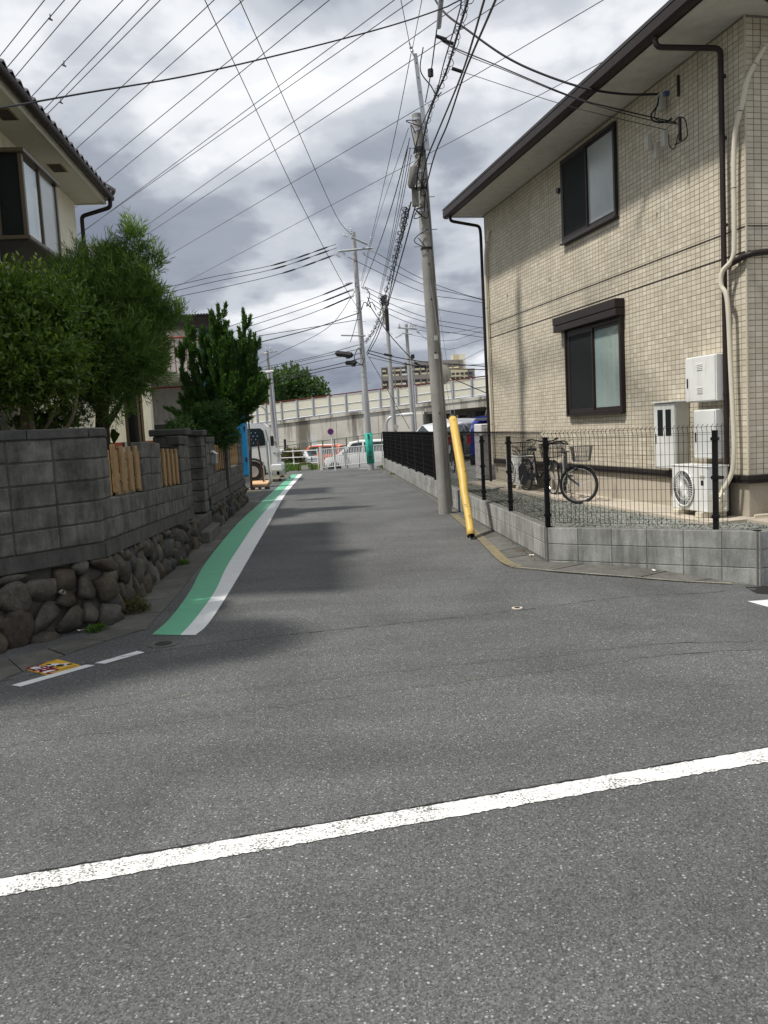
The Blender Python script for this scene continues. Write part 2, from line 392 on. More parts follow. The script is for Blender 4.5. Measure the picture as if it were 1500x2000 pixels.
def fastmesh(name, verts, faces, mat, tint=None):
    me = bpy.data.meshes.new(name); verts = np.asarray(verts, np.float32); faces = np.asarray(faces, np.int32); k = faces.shape[1]
    me.vertices.add(len(verts)); me.vertices.foreach_set('co', verts.ravel()); me.loops.add(faces.size); me.loops.foreach_set('vertex_index', faces.ravel())
    me.polygons.add(len(faces)); me.polygons.foreach_set('loop_start', np.arange(0, faces.size, k, dtype=np.int32)); me.polygons.foreach_set('loop_total', np.full(len(faces), k, np.int32))
    me.polygons.foreach_set('use_smooth', [False]*len(faces)); me.update(calc_edges=True); me.validate()
    if tint is not None:
        a = me.attributes.new('tint', 'FLOAT', 'FACE'); a.data.foreach_set('value', np.asarray(tint, np.float32))
    me.materials.append(mat); return me
# ---------------------------------------------------------------- ground
def sm(t): t = max(0, min(1, t)); return t*t*(3-2*t)
def gh(x, y):
    z = -.17*sm((x-1.9)/2.3)*sm((9.9-y)/1.2)*sm((y+4)/6)
    z += -.72*sm((y-38.5)/7)
    return z
def gpt(px, py):
    z = 0
    for _ in range(12): p = gz(px, py, z); z = gh(p.x, p.y)
    return gz(px, py, z)
def grid(name, xs, ys, dz, mat, parent=None, label=None):
    vs = [(x, y, gh(x, y)+dz) for y in ys for x in xs]; n = len(xs)
    fs = [(j*n+i, j*n+i+1, (j+1)*n+i+1, (j+1)*n+i) for j in range(len(ys)-1) for i in range(n-1)]
    return inst(name, fastmesh(name, vs, fs, mat), parent)
xs = [-1500, -400, -120, -60, -40]+[x for x in np.arange(-30, 30.1, 2.0)]+[40, 60, 120, 400, 1500]
ys = [-300, -60, -30]+list(np.arange(-20, 60, 2.0))+[70, 90, 120, 200, 400, 900, 2500]
tag(grid('ground', xs, ys, -.30, M_SOIL), 'bare earth and scrub stretching away behind the street', kind='structure')
def strip(name, left, right, dz, mat, label=None, kind='structure', parent=None):
    """flat sheet between two polylines (same length) lying on the ground, draped"""
    vs = []; fs = []; K = 6; n = len(left)
    for a, b in zip(left, right):
        for k in range(K+1):
            t = k/K; x = a[0]+(b[0]-a[0])*t; y = a[1]+(b[1]-a[1])*t; vs.append((x, y, gh(x, y)+dz))
    for i in range(n-1):
        for k in range(K): q = i*(K+1)+k; fs.append((q, q+1, q+K+2, q+K+1))
    o = inst(name, fastmesh(name, vs, fs, mat), parent)
    if kind: o['kind'] = kind
    if label: o['label'] = label
    return o
road_xs = list(np.arange(-26, -4, 2.0))+list(np.arange(-4, 6.01, .4))+list(np.arange(8, 30, 2.0)); 
tag(grid('road', road_xs, list(np.arange(-14, 9.9, .35))+[10, 10.3], .0, M_ASPH), 'grey asphalt carriageway of the cross street', kind='structure')
# lane going away (left edge under the gutter, right edge under the kerb)
laneY = [10.3, 12, 14, 16, 18, 21, 25, 30, 34, 38.4]
strip('lane', [(-4.2, y) for y in laneY], [(2.3-.065*(y-10.3), y) for y in laneY], .0, M_ASPH, 'grey asphalt lane running up between the two walls')
strip('far_road', [(-30, 37.2), (-30, 42)], [(30, 37.2), (30, 42)], -.004, M_ASPH)
strip('car_park', [(-60, 43.8), (-60, 74)], [(60, 43.8), (60, 74)], .004, M_LOT)
# foreground line across the road
a0, b0 = gz(0, 1718), gz(1500, 1462); a1, b1 = gz(0, 1752), gz(1500, 1489)
def ext(p, q, s): return p+(q-p)*s
SS = np.linspace(-3, 4, 1400); jit = lambda: random.uniform(-.007, .007)
strip('road_line', [((ext(a0, b0, s)).x, (ext(a0, b0, s)).y+jit()*.6) for s in SS], [((ext(a1, b1, s)).x, (ext(a1, b1, s)).y+jit()) for s in SS], .004, M_WHITE_WORN, 'worn white line painted across the near asphalt')
M_TAR = plain('tar', (.018, .018, .018), .9); M_TARS = plain('seam_tar', (.045, .045, .044), .9)
def crack(pts, w, dz=.0045, mat=None, name='road_seam', amp=.5):
    l, r = [], []
    P = bez([V(p[0], p[1], 0) for p in pts], 30) if len(pts) > 2 else [ext(V(*pts[0][:2], 0), V(*pts[1][:2], 0), t) for t in np.linspace(0, 1, 90)]
    for i, p in enumerate(P):
        q = P[min(i+1, len(P)-1)]-P[max(i-1, 0)]; q.normalize(); n_ = V(-q.y, q.x, 0); ww = w*random.uniform(1-amp, 1+amp); off = random.uniform(-w, w)*.6*amp
        l.append(tuple((p+n_*(ww/2+off))[:2])); r.append(tuple((p-n_*(ww/2-off))[:2]))
    strip(name, l, r, dz, mat or M_TAR)
crack([ext(a0, b0, -.5)+V(0, .012, 0), ext(a0, b0, 1.3)+V(0, .012, 0)], .010, .0035, amp=.95)
crack([tuple(gpt(*p)) for p in [(-60, 1345), (230, 1285), (520, 1245), (1010, 1193), (1340, 1160), (1420, 1154)]], .007, amp=.95, mat=M_TARS)
M_ASPH3 = asphalt('asphalt_joint', (.086, .088, .085), (.20, .20, .18))
crack([tuple(gz(*p)) for p in [(-200, 1490), (0, 1458), (700, 1355), (1500, 1252)]], .07, .0012, M_ASPH3, amp=.5)
crack([tuple(gz(*p)) for p in [(-200, 1430), (0, 1405), (700, 1318), (1500, 1235)]], .05, .0012, M_ASPH3, amp=.7)
# green lane marking
GL = [(297,1240),(333,1207),(370,1157),(397,1107),(430,1063),(467,1020),(500,990),(533,960),(569.6,927)]
GM = [(352,1241),(383,1207),(420,1155),(443,1107),(471,1063),(500,1020),(525,990),(552,960),(582.6,926.5)]
GR = [(382,1241),(408,1217),(447,1158),(477,1107),(502,1063),(527,1020),(543,990),(562,960),(591,926)]
def world_line(L_): return [tuple(p[:2]) for p in bez([V(gz(*p).x, gz(*p).y, 0) for p in L_], 8)]
gl_, gm_, gr_ = world_line(GL), world_line(GM), world_line(GR)
strip('green_lane_marking', gl_, gm_, .004, M_GREEN, 'green painted roadside walking strip')
strip('lane_edge_line', gm_, gr_, .004, M_WHITE_NEW, 'fresh white line edging the green strip')
# short white line beside the left corner
def quadmark(name, pts, mat, label, n=14, dz=.004):
    P = [V(gpt(*p).x, gpt(*p).y, 0) for p in pts]
    return strip(name, [tuple(ext(P[0], P[1], t)[:2]) for t in np.linspace(0, 1, n)], [tuple(ext(P[3], P[2], t)[:2]) for t in np.linspace(0, 1, n)], dz, mat, label)
quadmark('road_line', [(22,1339),(168,1299),(186,1300),(40,1342)], M_WHITE_NEW, 'fresh white dash beside the yellow pavement sticker')
quadmark('road_line', [(184,1296),(268,1272),(283,1275),(205,1297)], M_WHITE_NEW, 'fresh white dash nearer the round manhole')
quadmark('road_line', [(1460,1175),(1640,1150),(1700,1190),(1500,1186)], M_WHITE_NEW, 'pointed white road mark at the right edge')
quadmark('drain_grate', [(1442,1137),(1560,1120),(1560,1165),(1478,1160)], M_TAR, 'dark wet drain cover beside the white road mark', dz=.003)
# kerb strips and gutters right
KA = [(738,921),(775,936),(819,959),(860,990),(882,1008)]; KB = [(882,1008),(930,1052),(972,1095),(1000,1110)]; KC = [(1000,1110),(1130,1122),(1280,1134),(1430,1143)]
def offs(P, d): 
    out = []
    for i, p in enumerate(P):
        q = Vector(P[min(i+1, len(P)-1)])-Vector(P[max(i-1, 0)]); q.normalize(); out.append((p[0]-q.y*d, p[1]+q.x*d))
    return out
def pl(pts): return [tuple(p[:2]) for p in bez([V(*gpt(*p)[:2], 0) for p in pts], 5)]
ka, kb, kc = pl(KA), pl(KB), pl(KC)
strip('kerb_line', kb, offs(kb, .13), .016, M_YELLOW_WORN, 'worn yellow paint on the kerb edge by the pole')
strip('kerb_line', kc, offs(kc, .06), .016, M_PALE_WORN, 'faded pale paint along the kerb edge under the block wall')
# right-hand retaining wall line
RA, RB, RC = V(1.932, 10.044, 0), V(-.01, 37.4, 0), V(3.95, 8.80, 0)
RC2 = RC+V(2.6, .55, 0)
gut = thing('gutter', None, None); gut['kind'] = 'structure'; gut['label'] = 'mossy concrete gutter slabs under the right wall'
def slabs(parent, outer, inner, n, dz=.012, gap=.008):
    """outer, inner polylines resampled into n slabs"""
    def rs(P, n):
        P = [Vector((p[0], p[1])) for p in P]; d = [0]
        for i in range(1, len(P)): d.append(d[-1]+(P[i]-P[i-1]).length)
        out = []
        for k in range(n+1):
            t = d[-1]*k/n; i = max(j for j in range(len(d)) if d[j] <= t+1e-9); i = min(i, len(P)-2)
            out.append(P[i].lerp(P[i+1], (t-d[i])/max(1e-6, d[i+1]-d[i])))
        return out
    A, B = rs(outer, n), rs(inner, n)
    for i in range(n):
        e = gap/max(.05, (A[i+1]-A[i]).length)
        q = [A[i].lerp(A[i+1], e), A[i].lerp(A[i+1], 1-e), B[i].lerp(B[i+1], 1-e), B[i].lerp(B[i+1], e)]
        h = dz+random.uniform(-.003, .003); mb = MB()
        mb.add([(p.x, p.y, gh(p.x, p.y)-.05) for p in q]+[(p.x, p.y, gh(p.x, p.y)+h) for p in q], [(4,5,6,7),(0,1,5,4),(1,2,6,5),(2,3,7,6),(3,0,4,7)])
        mb.build('gutter_slab', M_GUTTER, parent)
allk = ka+kb+kc[1:]
wallr = [(RB.x, RB.y), tuple(ext(RB, RA, .5)[:2]), (RA.x-.02, RA.y), (RC.x, RC.y-.02)]
# split so that slabs meet the wall properly: far part, near part, front part
slabs(gut, ka, [(RB.x-.02, RB.y-.2), (ext(RA, RB, .235).x-.01, ext(RA, RB, .235).y)], 32)
slabs(gut, kb, [(ext(RA, RB, .235).x-.01, ext(RA, RB, .235).y), (RA.x-.02, RA.y-.02)], 10)
slabs(gut, kc, [(RA.x-.02, RA.y-.02), (RC.x, RC.y-.02)], 5)
# ---------------------------------------------------------------- right block wall
def blocks(parent, A, B, rows, L0=.4, th=.12, mat=M_BLOCK_R, off=0.0, bev=.004, cache={}, half_first=False, proud=0.0, skip=None, zsh=lambda y: 0.0, gapv=.008, name='block', depth_j=.0, jit=0.0):
    """rows: list of (z0,z1); running blocks from A to B; the face looks to the right of A->B"""
    d = (B-A); Ln = d.length; u = d.normalized(); v = V(u.y, -u.x, 0); fr = frame(A, u, v)
    for (z0, z1) in rows:
        s = 0.0; i = 0
        while s < Ln-.02:
            e = min(Ln, s+(L0*.5 if (half_first and i == 0) else L0))
            if not (skip and skip((s+e)/2, (z0+z1)/2)):
                key = (mat.name, round(e-s, 3), round(z1-z0, 3), th, bev)
                if key not in cache:
                    mb = MB(); mb.obox(lambda a, b, c: V(a, b, c), (gapv/2, 0, gapv/2), (e-s-gapv/2, th, z1-z0-gapv/2), bev); cache[key] = mb.mesh(name, mat)
                o = bpy.data.objects.new(name, cache[key]); link(o, parent)
                p = fr(s, off+random.uniform(-jit, jit), z0); o.location = (p.x, p.y, p.z+zsh(p.y)); o.rotation_euler = (0, 0, math.atan2(u.y, u.x))
            s = e; i += 1
    return fr
rw = thing('retaining_wall', 'low grey concrete block wall holding up the gravel yard under the black mesh fence', 'wall')
blocks(rw, RA, RC, [(.23, .43), (.03, .23), (-.17, .03)])
blocks(rw, RC, RC2, [(.23, .43), (.03, .23), (-.17, .03)])
blocks(rw, RB, RA, [(.23, .43), (.03, .23)])
mb = MB()
for A_, B_ in ((RB, RA), (RA, RC), (RC, RC2)):
    d = (B_-A_).normalized(); v = V(d.y, -d.x, 0); fr = frame(A_, d, v); Ln = (B_-A_).length
    mb.obox(fr, (-.02, -.112, -.3), (Ln+.02, -.006, .427))
mb.build('mortar_core', M_MORTAR_R, rw)
# yard behind the wall
yard = [(RA.x+.1, RA.y+.0), (RB.x+.1, RB.y), (30, 37.4), (30, 6), (RC2.x, RC2.y+.05), (RC.x+.03, RC.y+.06)]
MB().prism(yard, .1, .385).build('gravel_yard', M_GRAVEL)['kind'] = 'structure'
HC = V(4.381, 10.021, 0); DU = V(-.2140, .9768, 0).normalized(); DV = V(DU.y, -DU.x, 0)
HF = frame(HC, DU, DV)
o = MB().obox(HF, (-.12, -.62, .36), (9.3, .3, .42)).obox(HF, (-2.2, -.12, .355), (-.125, 7, .418)).build('concrete_path', M_SLAB); o['kind'] = 'structure'
# loose gravel near the fence
pts = []; vs = []; fs = []; tn = []
while len(pts) < 9000:
    x = random.uniform(1.5, 4.6); y = random.uniform(8.9, 17)
    q = V(x, y, 0)-HC
    if q.dot(DV) > -.64 and q.dot(DU) > -.1: continue
    if x < RA.x+.1-.0710*(y-RA.y) or (y < 10.1 and (y-RA.y) < (x-RA.x)*-.617+.13): continue
    pts.append((x, y)); r = random.uniform(.008, .017); k = len(vs); c = V(x, y, .385+r*.3); 
    for dd in ((1,0,-.4),(-.5,.87,-.4),(-.5,-.87,-.4),(.1,.1,.9)): 
        w = V(*dd); w.rotate(Matrix.Rotation(random.uniform(0, 6.28), 3, 'Z')); vs.append(c+w*r*random.uniform(.7, 1.2))
    fs += [(k,k+1,k+3),(k+1,k+2,k+3),(k+2,k,k+3)]
o = inst('gravel', fastmesh('gravel', vs, fs, M_GRAVEL)); tag(o, 'loose crushed gravel spread inside the mesh fence', kind='stuff')
# ---------------------------------------------------------------- mesh fence
fence = thing('mesh_fence', 'black welded mesh fence with square posts standing on the low grey block wall', 'fence')
FT = 1.16
def mesh_panel(A, B, zb=.47, vsp=.05, top=1.56, rk=1.0):
    u = (B-A).normalized(); v = V(u.y, -u.x, 0); fr = frame(A, u, v); Ln = (B-A).length; m = MB(); r = .0024*rk
    n = int(Ln/vsp); 
    def bar(p, q, r_=r): 
        p = Vector(p); q = Vector(q); t = (q-p).normalized(); a = t.orthogonal().normalized()*r_; b = t.cross(a)
        m.add([p+a, p+b, p-a, p-b, q+a, q+b, q-a, q-b], [(0,1,5,4),(1,2,6,5),(2,3,7,6),(3,0,4,7)])
    for i in range(n+1):
        s = min(Ln-.005, .005+i*vsp)
        bar(fr(s, .02, zb), fr(s, .02, top-.06)); bar(fr(s, .02, top-.06), fr(s, .07, top-.005)); 
        if i % 1 == 0: bar(fr(s, .07, top-.005), fr(s+.012, .02, top+.02))
    for z in [zb+.01, zb+.14, zb+.27, zb+.40, zb+.53, zb+.66, zb+.79, zb+.92, top-.07]: bar(fr(0, .024, z), fr(Ln, .024, z), .0026)
    bar(fr(0, .072, top-.008), fr(Ln, .072, top-.008), .003)
    for z in (zb+.03, top-.12): bar(fr(0, .024, z+.03), fr(Ln, .024, z+.03), .0022)
    return m
def post(p, zt=1.50, w=.028):
    m = MB(); m.box((-w, -w, 0), (w, w, zt-.43)); m.box((-w-.003, -w-.003, zt-.43), (w+.003, w+.003, zt-.42))
    for z in (.12, .55, zt-.43-.1): m.box((-w-.012, -w-.012, z), (w+.012, w+.012, z+.035))
    return m
pm = post(None).mesh('post', M_BLACK)
FA = RA+V(.05, .09, 0)
uS = (RB-RA).normalized()
nfar = 13
for k in range(nfar+1):
    p = FA+uS*(2.0*k); o = inst('post', pm, fence, (p.x, p.y, .43), math.atan2(uS.y, uS.x))
    if k < nfar: mesh_panel(FA+uS*(2.0*(k+1)), FA+uS*(2.0*k), vsp=.05, rk=1.25 if k < 2 else (1.4 if k < 4 else 1.9)).build('mesh_panel', M_BLACK, fence)
uF = (RC-RA).normalized(); p = FA+uF*1.93
inst('post', pm, fence, (p.x, p.y, .43), math.atan2(uF.y, uF.x))
mesh_panel(FA, FA+uF*2.06, rk=1.25).build('mesh_panel', M_BLACK, fence)
# ---------------------------------------------------------------- right house
house = thing('apartment_house', 'two storey beige tiled house with dark brown eaves behind the black mesh fence', 'house')
Z0, Z1, LEN, WID = .93, 6.17, 8.85, 7.2
mb = MB(); mb.obox(HF, (0, 0, Z0-.02), (LEN, WID, Z1)); mb.build('wall', M_GROUT, house)
mb = MB(); mb.obox(HF, (.03, .03, .3), (LEN-.03, WID, Z0-.03)); mb.build('foundation', M_BASE, house)
mb = MB(); mb.obox(HF, (-.035, -.035, Z0-.055), (LEN+.02, 0, Z0-.005)); mb.obox(HF, (-.035, 0, Z0-.055), (0, WID, Z0-.005))
mb.obox(HF, (-.02, -.02, Z0-.10), (LEN+.02, .03, Z0-.055)); mb.obox(HF, (-.02, .03, Z0-.10), (.03, WID, Z0-.055)); mb.build('drip_flashing', M_BROWN2, house)
W1 = (2.98, 4.86, 4.70, 6.06); W2 = (2.93, 4.80, 1.78, 3.20)   # windows u0,u1,z0,z1 (outer frames)
PZ, PU = .0652, .1012
tiles = []
def tile_ok(u, z): return not any(a-.03 < u < b+.03 and c-.02 < z < d+.02 for a, b, c, d in (W1, W2))
rows = int((Z1-Z0)/PZ)
for i in range(rows):
    z = Z0+.004+i*PZ
    for j in range(int(LEN/PU)+1):
        u = .012+j*PU
        if u+PU > LEN+.05: continue
        u2 = min(LEN, u+PU-.011)
        if j % 9 == 8: u2 -= .006
        if tile_ok(u+PU/2, z+PZ/2): tiles.append((0, u, z, u2-u, PZ-.0075 if i % 7 != 6 else PZ-.010))
    for j in range(int(WID/PU)):
        v_ = .012+j*PU; w = PU-.010-(.006 if j % 9 == 1 else 0)
        tiles.append((1, v_, z, w, PZ-.0075 if i % 7 != 6 else PZ-.010))
SEAM = [(3.545, .012), (3.83, .012)]
tiles = [t for t in tiles if not any(t[2] < s < t[2]+.0 for s, _ in SEAM)]
def tgeo(face, a, z, w, h, dz=.0020, bv=.0010):
    if face == 0: P = lambda s, o, zz_: HF(s, -o, zz_)
    else: P = lambda s, o, zz_: HF(-o, s, zz_)
    vv = [P(a, 0, z), P(a+w, 0, z), P(a+w, 0, z+h), P(a, 0, z+h), P(a+bv, dz, z+bv), P(a+w-bv, dz, z+bv), P(a+w-bv, dz, z+h-bv), P(a+bv, dz, z+h-bv)]
    ff = [(4,5,6,7),(0,1,5,4),(1,2,6,5),(2,3,7,6),(3,0,4,7)]
    return vv, (ff if face == 1 else [f[::-1] for f in ff])
def tsize(t):
    p = HF(t[1], 0, t[2]) if t[0] == 0 else HF(0, t[1], t[2]); d = (p-CAM).length
    px = CAM+V(0, 1, 0); r = p-CAM; xi = r.x/r.y
    s = t[3]*(abs(DU.x) if t[0] == 0 else abs(DV.x))/d
    return -s if (xi < .452 and t[2] > .95 and p.z < 6.0) else 0
order = sorted(range(len(tiles)), key=lambda k: (abs(tiles[k][1])+abs(tiles[k][2]-2.4)*.35 if tiles[k][0] == 0 else .12+abs(tiles[k][1])*3+abs(tiles[k][2]-2.4)*.35))
solo = set(order[:298]); vs = []; fs = []; tn = []; cache = {}
for k, t in enumerate(tiles):
    ti = min(1, max(0, random.gauss(.5, .34)))
    if k in solo:
        ti = round(ti*6)/6; key = (t[0], round(t[3], 4), round(t[4], 4), ti)
        if key not in cache:
            vv, ff = tgeo(t[0], 0, 0, t[3], t[4]); vv = [v_-HC for v_ in vv]; cache[key] = fastmesh('tile', [tuple(v_) for v_ in vv], ff, M_TILE, [ti]*5)
        p = (HF(t[1], 0, t[2]) if t[0] == 0 else HF(0, t[1], t[2])); inst('tile', cache[key], house, p)
    else:
        vv, ff = tgeo(*t); q = len(vs); vs += vv; fs += [tuple(a+q for a in f) for f in ff]; tn += [ti]*5
o = inst('tile_field', fastmesh('tile_field', [tuple(v_) for v_ in vs], fs, M_TILE, tn), house); o['kind'] = 'stuff'
mb = MB()
for z, h in SEAM: mb.obox(HF, (-.0085, -.0085, z), (LEN, 0, z+h)); mb.obox(HF, (-.0085, 0, z), (0, WID, z+h))
mb.build('joint_strip', M_BROWN, house)
mb = MB(); mb.obox(HF, (-.009, -.009, Z0), (.012, .012, Z1), .003); mb.build('corner_trim', M_TILE, house)
# windows
def window(nm, u0, u1, z0, z1, lower):
    w = MB(); d = .055; t = .05
    for a, b in (((u0, z0), (u1, z0+t)), ((u0, z1-t), (u1, z1)), ((u0, z0+t), (u0+t, z1-t)), ((u1-t, z0+t), (u1, z1-t))):
        w.obox(HF, (a[0], -d, a[1]), (b[0], .0, b[1]), .004)
    w.obox(HF, (u0-.02, -d-.035, z0-.03), (u1+.02, -.004, z0-.002), .004)
    wo_ = w.build('window', M_BROWN2 if not lower else M_BROWN, house)
    um = (u0+u1)/2
    for a, b, off, nm2 in ((u0+t, um+.02, -.018, 0), (um-.02, u1-t, -.038, 1)):
        s = MB(); q = .042
        for c_, e_ in (((a, z0+t), (b, z0+t+q)), ((a, z1-t-q), (b, z1-t)), ((a, z0+t+q), (a+q, z1-t-q)), ((b-q, z0+t+q), (b, z1-t-q))):
            s.obox(HF, (c_[0], off-.014, c_[1]), (e_[0], off+.006, e_[1]), .002)
        s.build('sash', M_BROWN, wo_)
        g_ = MB(); g_.obox(HF, (a+q-.004, off-.004, z0+t+q-.004), (b-q+.004, off, z1-t-q+.004))
        if nm2 == 0: g_.build('pane', M_FROST if not lower else M_GLASS, wo_)
        else:
            g_.build('insect_screen', M_SCREEN, wo_)
    if lower:
        # curtain and dark room behind
        c = MB(); nn = 60; vv = []
        for k in range(nn+1):
            s_ = u0+t+(um-u0-t)*k/nn; vv += [HF(s_, -.006+.005*math.sin(k*1.9), z0+t), HF(s_, -.006+.005*math.sin(k*1.9+.3), z1-t)]
        c.add(vv, [(2*k, 2*k+2, 2*k+3, 2*k+1) for k in range(nn)]); c.build('curtain', M_CURTAIN, wo_)
    return wo_
window('u', *W1, False); w2 = window('l', *W2, True)
mb = MB(); u0, u1, z0, z1 = W2
for a, b, dd in ((3.36, 3.20, .20), ):
    mb.obox(HF, (u0-.08, -.16, 3.22), (u1+.30, -.009, 3.33), .006); mb.obox(HF, (u0-.08, -.17, 3.335), (u1+.30, -.009, 3.47), .006)
mb.build('shutter_box', M_BROWN, house)
mb = MB(); mb.obox(HF, (u0-.05, -.075, z0-.01), (u0-.003, -.009, 3.215)); mb.obox(HF, (u1+.003, -.075, z0-.01), (u1+.05, -.009, 3.215)); mb.build('shutter_rail', M_BROWN, house)
# roof and eaves
UE0, UE1 = -.75, 9.0
mb = MB(); mb.obox(HF, (UE0+.02, -.70, Z1), (UE1-.02, 0, Z1+.02)); mb.obox(HF, (UE0+.02, 0, Z1), (0, WID+.6, Z1+.02)); mb.build('soffit', M_SOFFIT, house)
mb = MB()
prof = [(-.86, 6.30), (-.86, 6.345), (3.6, 8.2), (8.0, 6.38), (8.0, 6.33), (3.6, 8.12)]
mb.add([HF(UE0-.04, a, b) for a, b in prof]+[HF(UE1+.06, a, b) for a, b in prof], [tuple(range(6)), tuple(range(6, 12))[::-1]]+[(i, (i+1) % 6, 6+(i+1) % 6, 6+i) for i in range(6)]); mb.build('roof', M_ROOFR, house)
mb = MB(); mb.obox(HF, (UE0, -.72, Z1-.015), (UE1, -.70, 6.32)); 
for uu in (UE0, UE1-.03): mb.add([HF(uu, -.70, Z1-.01), HF(uu, -.70, 6.34), HF(uu, 3.6, 8.13), HF(uu, 7.9, 6.34), HF(uu, 7.9, Z1-.01), HF(uu+.03, -.70, Z1-.01), HF(uu+.03, -.70, 6.34), HF(uu+.03, 3.6, 8.13), HF(uu+.03, 7.9, 6.34), HF(uu+.03, 7.9, Z1-.01)], [(0,1,2,3,4),(9,8,7,6,5),(0,5,6,1),(1,6,7,2),(4,3,8,9),(0,4,9,5),(2,7,8,3)])
mb.build('fascia', M_BROWN, house)
mb = MB(); sec = [(-.725, 6.27), (-.725, 6.16), (-.76, 6.135), (-.83, 6.135), (-.865, 6.17), (-.865, 6.28), (-.85, 6.28), (-.85, 6.175), (-.825, 6.15), (-.765, 6.15), (-.74, 6.17), (-.74, 6.27)]
n_ = len(sec); mb.add([HF(UE0-.02, a, b) for a, b in sec]+[HF(UE1+.03, a, b) for a, b in sec], [(i, (i+1) % n_, n_+(i+1) % n_, n_+i) for i in range(n_)]+[tuple(range(n_)), tuple(range(n_, 2*n_))[::-1]])
mb.build('gutter', M_BROWN, house)
def dpipe(pts, r, mat=M_BROWN, nm='downpipe', parent=house): 
    m = MB(); m.tube([HF(*p) for p in pts], r, 10); return m.build(nm, mat, parent, True)
def rounded(pts, rr=.06):
    out = [Vector(pts[0])]
    for i in range(1, len(pts)-1):
        p = Vector(pts[i]); a = (Vector(pts[i-1])-p).normalized()*rr; b = (Vector(pts[i+1])-p).normalized()*rr
        for t in (0, .33, .67, 1): out.append((p+a)*(1-t)**2+p*2*t*(1-t)+(p+b)*t*t)
    out.append(Vector(pts[-1])); return out
o = dpipe(rounded([(.55, -.79, 6.15), (.55, -.79, 6.02), (.30, -.10, 5.93), (.30, -.10, 5.8), (.30, -.075, .40)], .07), .033)
for z in (.9, 1.9, 2.9, 3.9, 4.9, 5.6): m = MB(); m.tube([HF(.30, -.078, z), HF(.30, -.078, z+.03)], .041, 10); m.build('pipe_bracket', M_BROWN, house)
dpipe(rounded([(8.75, -.79, 6.15), (8.75, -.79, 6.03), (8.86, -.10, 5.95), (8.86, -.08, 5.8), (8.86, -.07, .40)], .07), .033)
dpipe(rounded([(.30, -.075, 3.42), (.12, -.07, 3.46), (-.10, -.03, 3.50), (-.11, .2, 3.52), (-.11, 5, 3.6)], .08), .038)
dpipe(rounded([(-.70, -.55, 6.22), (-.45, .0, 6.10), (-.42, .25, 6.06), (-.5, .8, 6.08), (-.7, 1.6, 6.2)], .15), .035)
# refrigerant pipe covers
def duct(nm, lab, pts, r):
    t = thing(nm, lab, 'pipe'); m = MB(); P = bez([HF(*p) for p in pts], 8); m.tube(P, r, 10); m.build('pipe_sleeve', M_CREAM, t, True)
    m = MB(); m.tube([P[0], P[0]+(P[0]-P[1]).normalized()*.02], r*1.9, 12); m.build('wall_collar', M_CREAM, t, True)
    m = MB()
    for i in (10, 26, 36): 
        if i < len(P)-1: m.tube([P[i], P[i]+(P[i+1]-P[i]).normalized()*.008], r*1.06, 10)
    m.build('strap', M_BLACKM, t); return t
duct('pipe_duct', 'thick cream air conditioner pipe running down beside the near brown downpipe', [(-.05, .22, 5.80), (-.055, .12, 5.66), (-.05, .0, 5.45), (-.03, -.055, 5.2), (.09, -.08, 4.8), (.11, -.08, 3.8), (.13, -.09, 3.5), (.23, -.16, 3.36), (.24, -.17, 3.2), (.17, -.14, 3.0), (.15, -.12, 2.2), (.13, -.11, 1.6), (.12, -.11, 1.25), (.13, -.13, .98), (.17, -.20, .80), (.22, -.24, .72)], .028)
duct('pipe_duct', 'slim cream air conditioner pipe at the far end of the tiled wall', [(8.45, -.03, 5.75), (8.5, -.06, 5.6), (8.66, -.06, 5.3), (8.70, -.06, 4.6), (8.70, -.06, 2.6), (8.70, -.06, .8)], .03)
m = MB(); m.tube([HF(5.0, -.01, 5.62), HF(5.0, -.05, 5.62)], .05, 12); m.build('vent_cap', M_BROWN2, house)
for (u_, z_) in ((1.9, 4.43), (5.5, 4.2), (7.6, 4.25)): m = MB(); m.obox(HF, (u_, -.02, z_), (u_+.02, -.009, z_+.05)); m.build('anchor_plate', M_GREYBOX, house)
# boxes on the wall
def ubox(lab, u0, u1, p, z0, z1, slots=True, window_=False, hood=False, dv=0):
    t = thing('utility_box', lab, 'utility box'); m = MB(); m.obox(HF, (u0, -p, z0), (u1, -.008, z1), .008); m.build('case', M_WHITEM if not window_ else M_GREYBOX, t)
    m = MB(); m.obox(HF, (u0+.012, -p-.012, z0+.012), (u1-.012, -p-.001, z1-.012), .004); m.build('door', M_WHITEM, t)
    if slots:
        m = MB()
        for cz in (z0+.14, z1-.14):
            for k in range(4): m.obox(HF, ((u0+u1)/2-.06, -p-.020, cz-.036+k*.022), ((u0+u1)/2+.06, -p-.012, cz-.024+k*.022), .002)
        m.build('vent_slot', M_WHITEM, t)
    m = MB(); m.obox(HF, (u1-.07, -p-.020, (z0+z1)/2-.10), (u1-.045, -p-.0125, (z0+z1)/2+.02), .002); m.build('handle', M_BLACKM, t)
    if window_:
        for a in (u0+.09, u0+.29):
            m = MB(); m.obox(HF, (a, -p-.016, z1-.44), (a+.13, -p-.0125, z1-.09)); m.build('meter_window', M_CARGLASS, t)
    if hood: m = MB(); m.obox(HF, (u0-.01, -p-.04, z1), (u1+.01, -.012, z1+.02), .004); m.build('hood', M_WHITEM, t)
    return t
ubox('large white metal box with two sets of vent slots, highest on the tiled wall', .335, .985, .19, 1.84, 2.41)
ubox('white meter box with two dark windows side by side on the tiled wall', 1.20, 1.73, .215, .97, 1.86, False, True, True)
ubox('white box with plain door right of the meter box, just above the outdoor unit', .36, .82, .19, 1.13, 1.74, False)
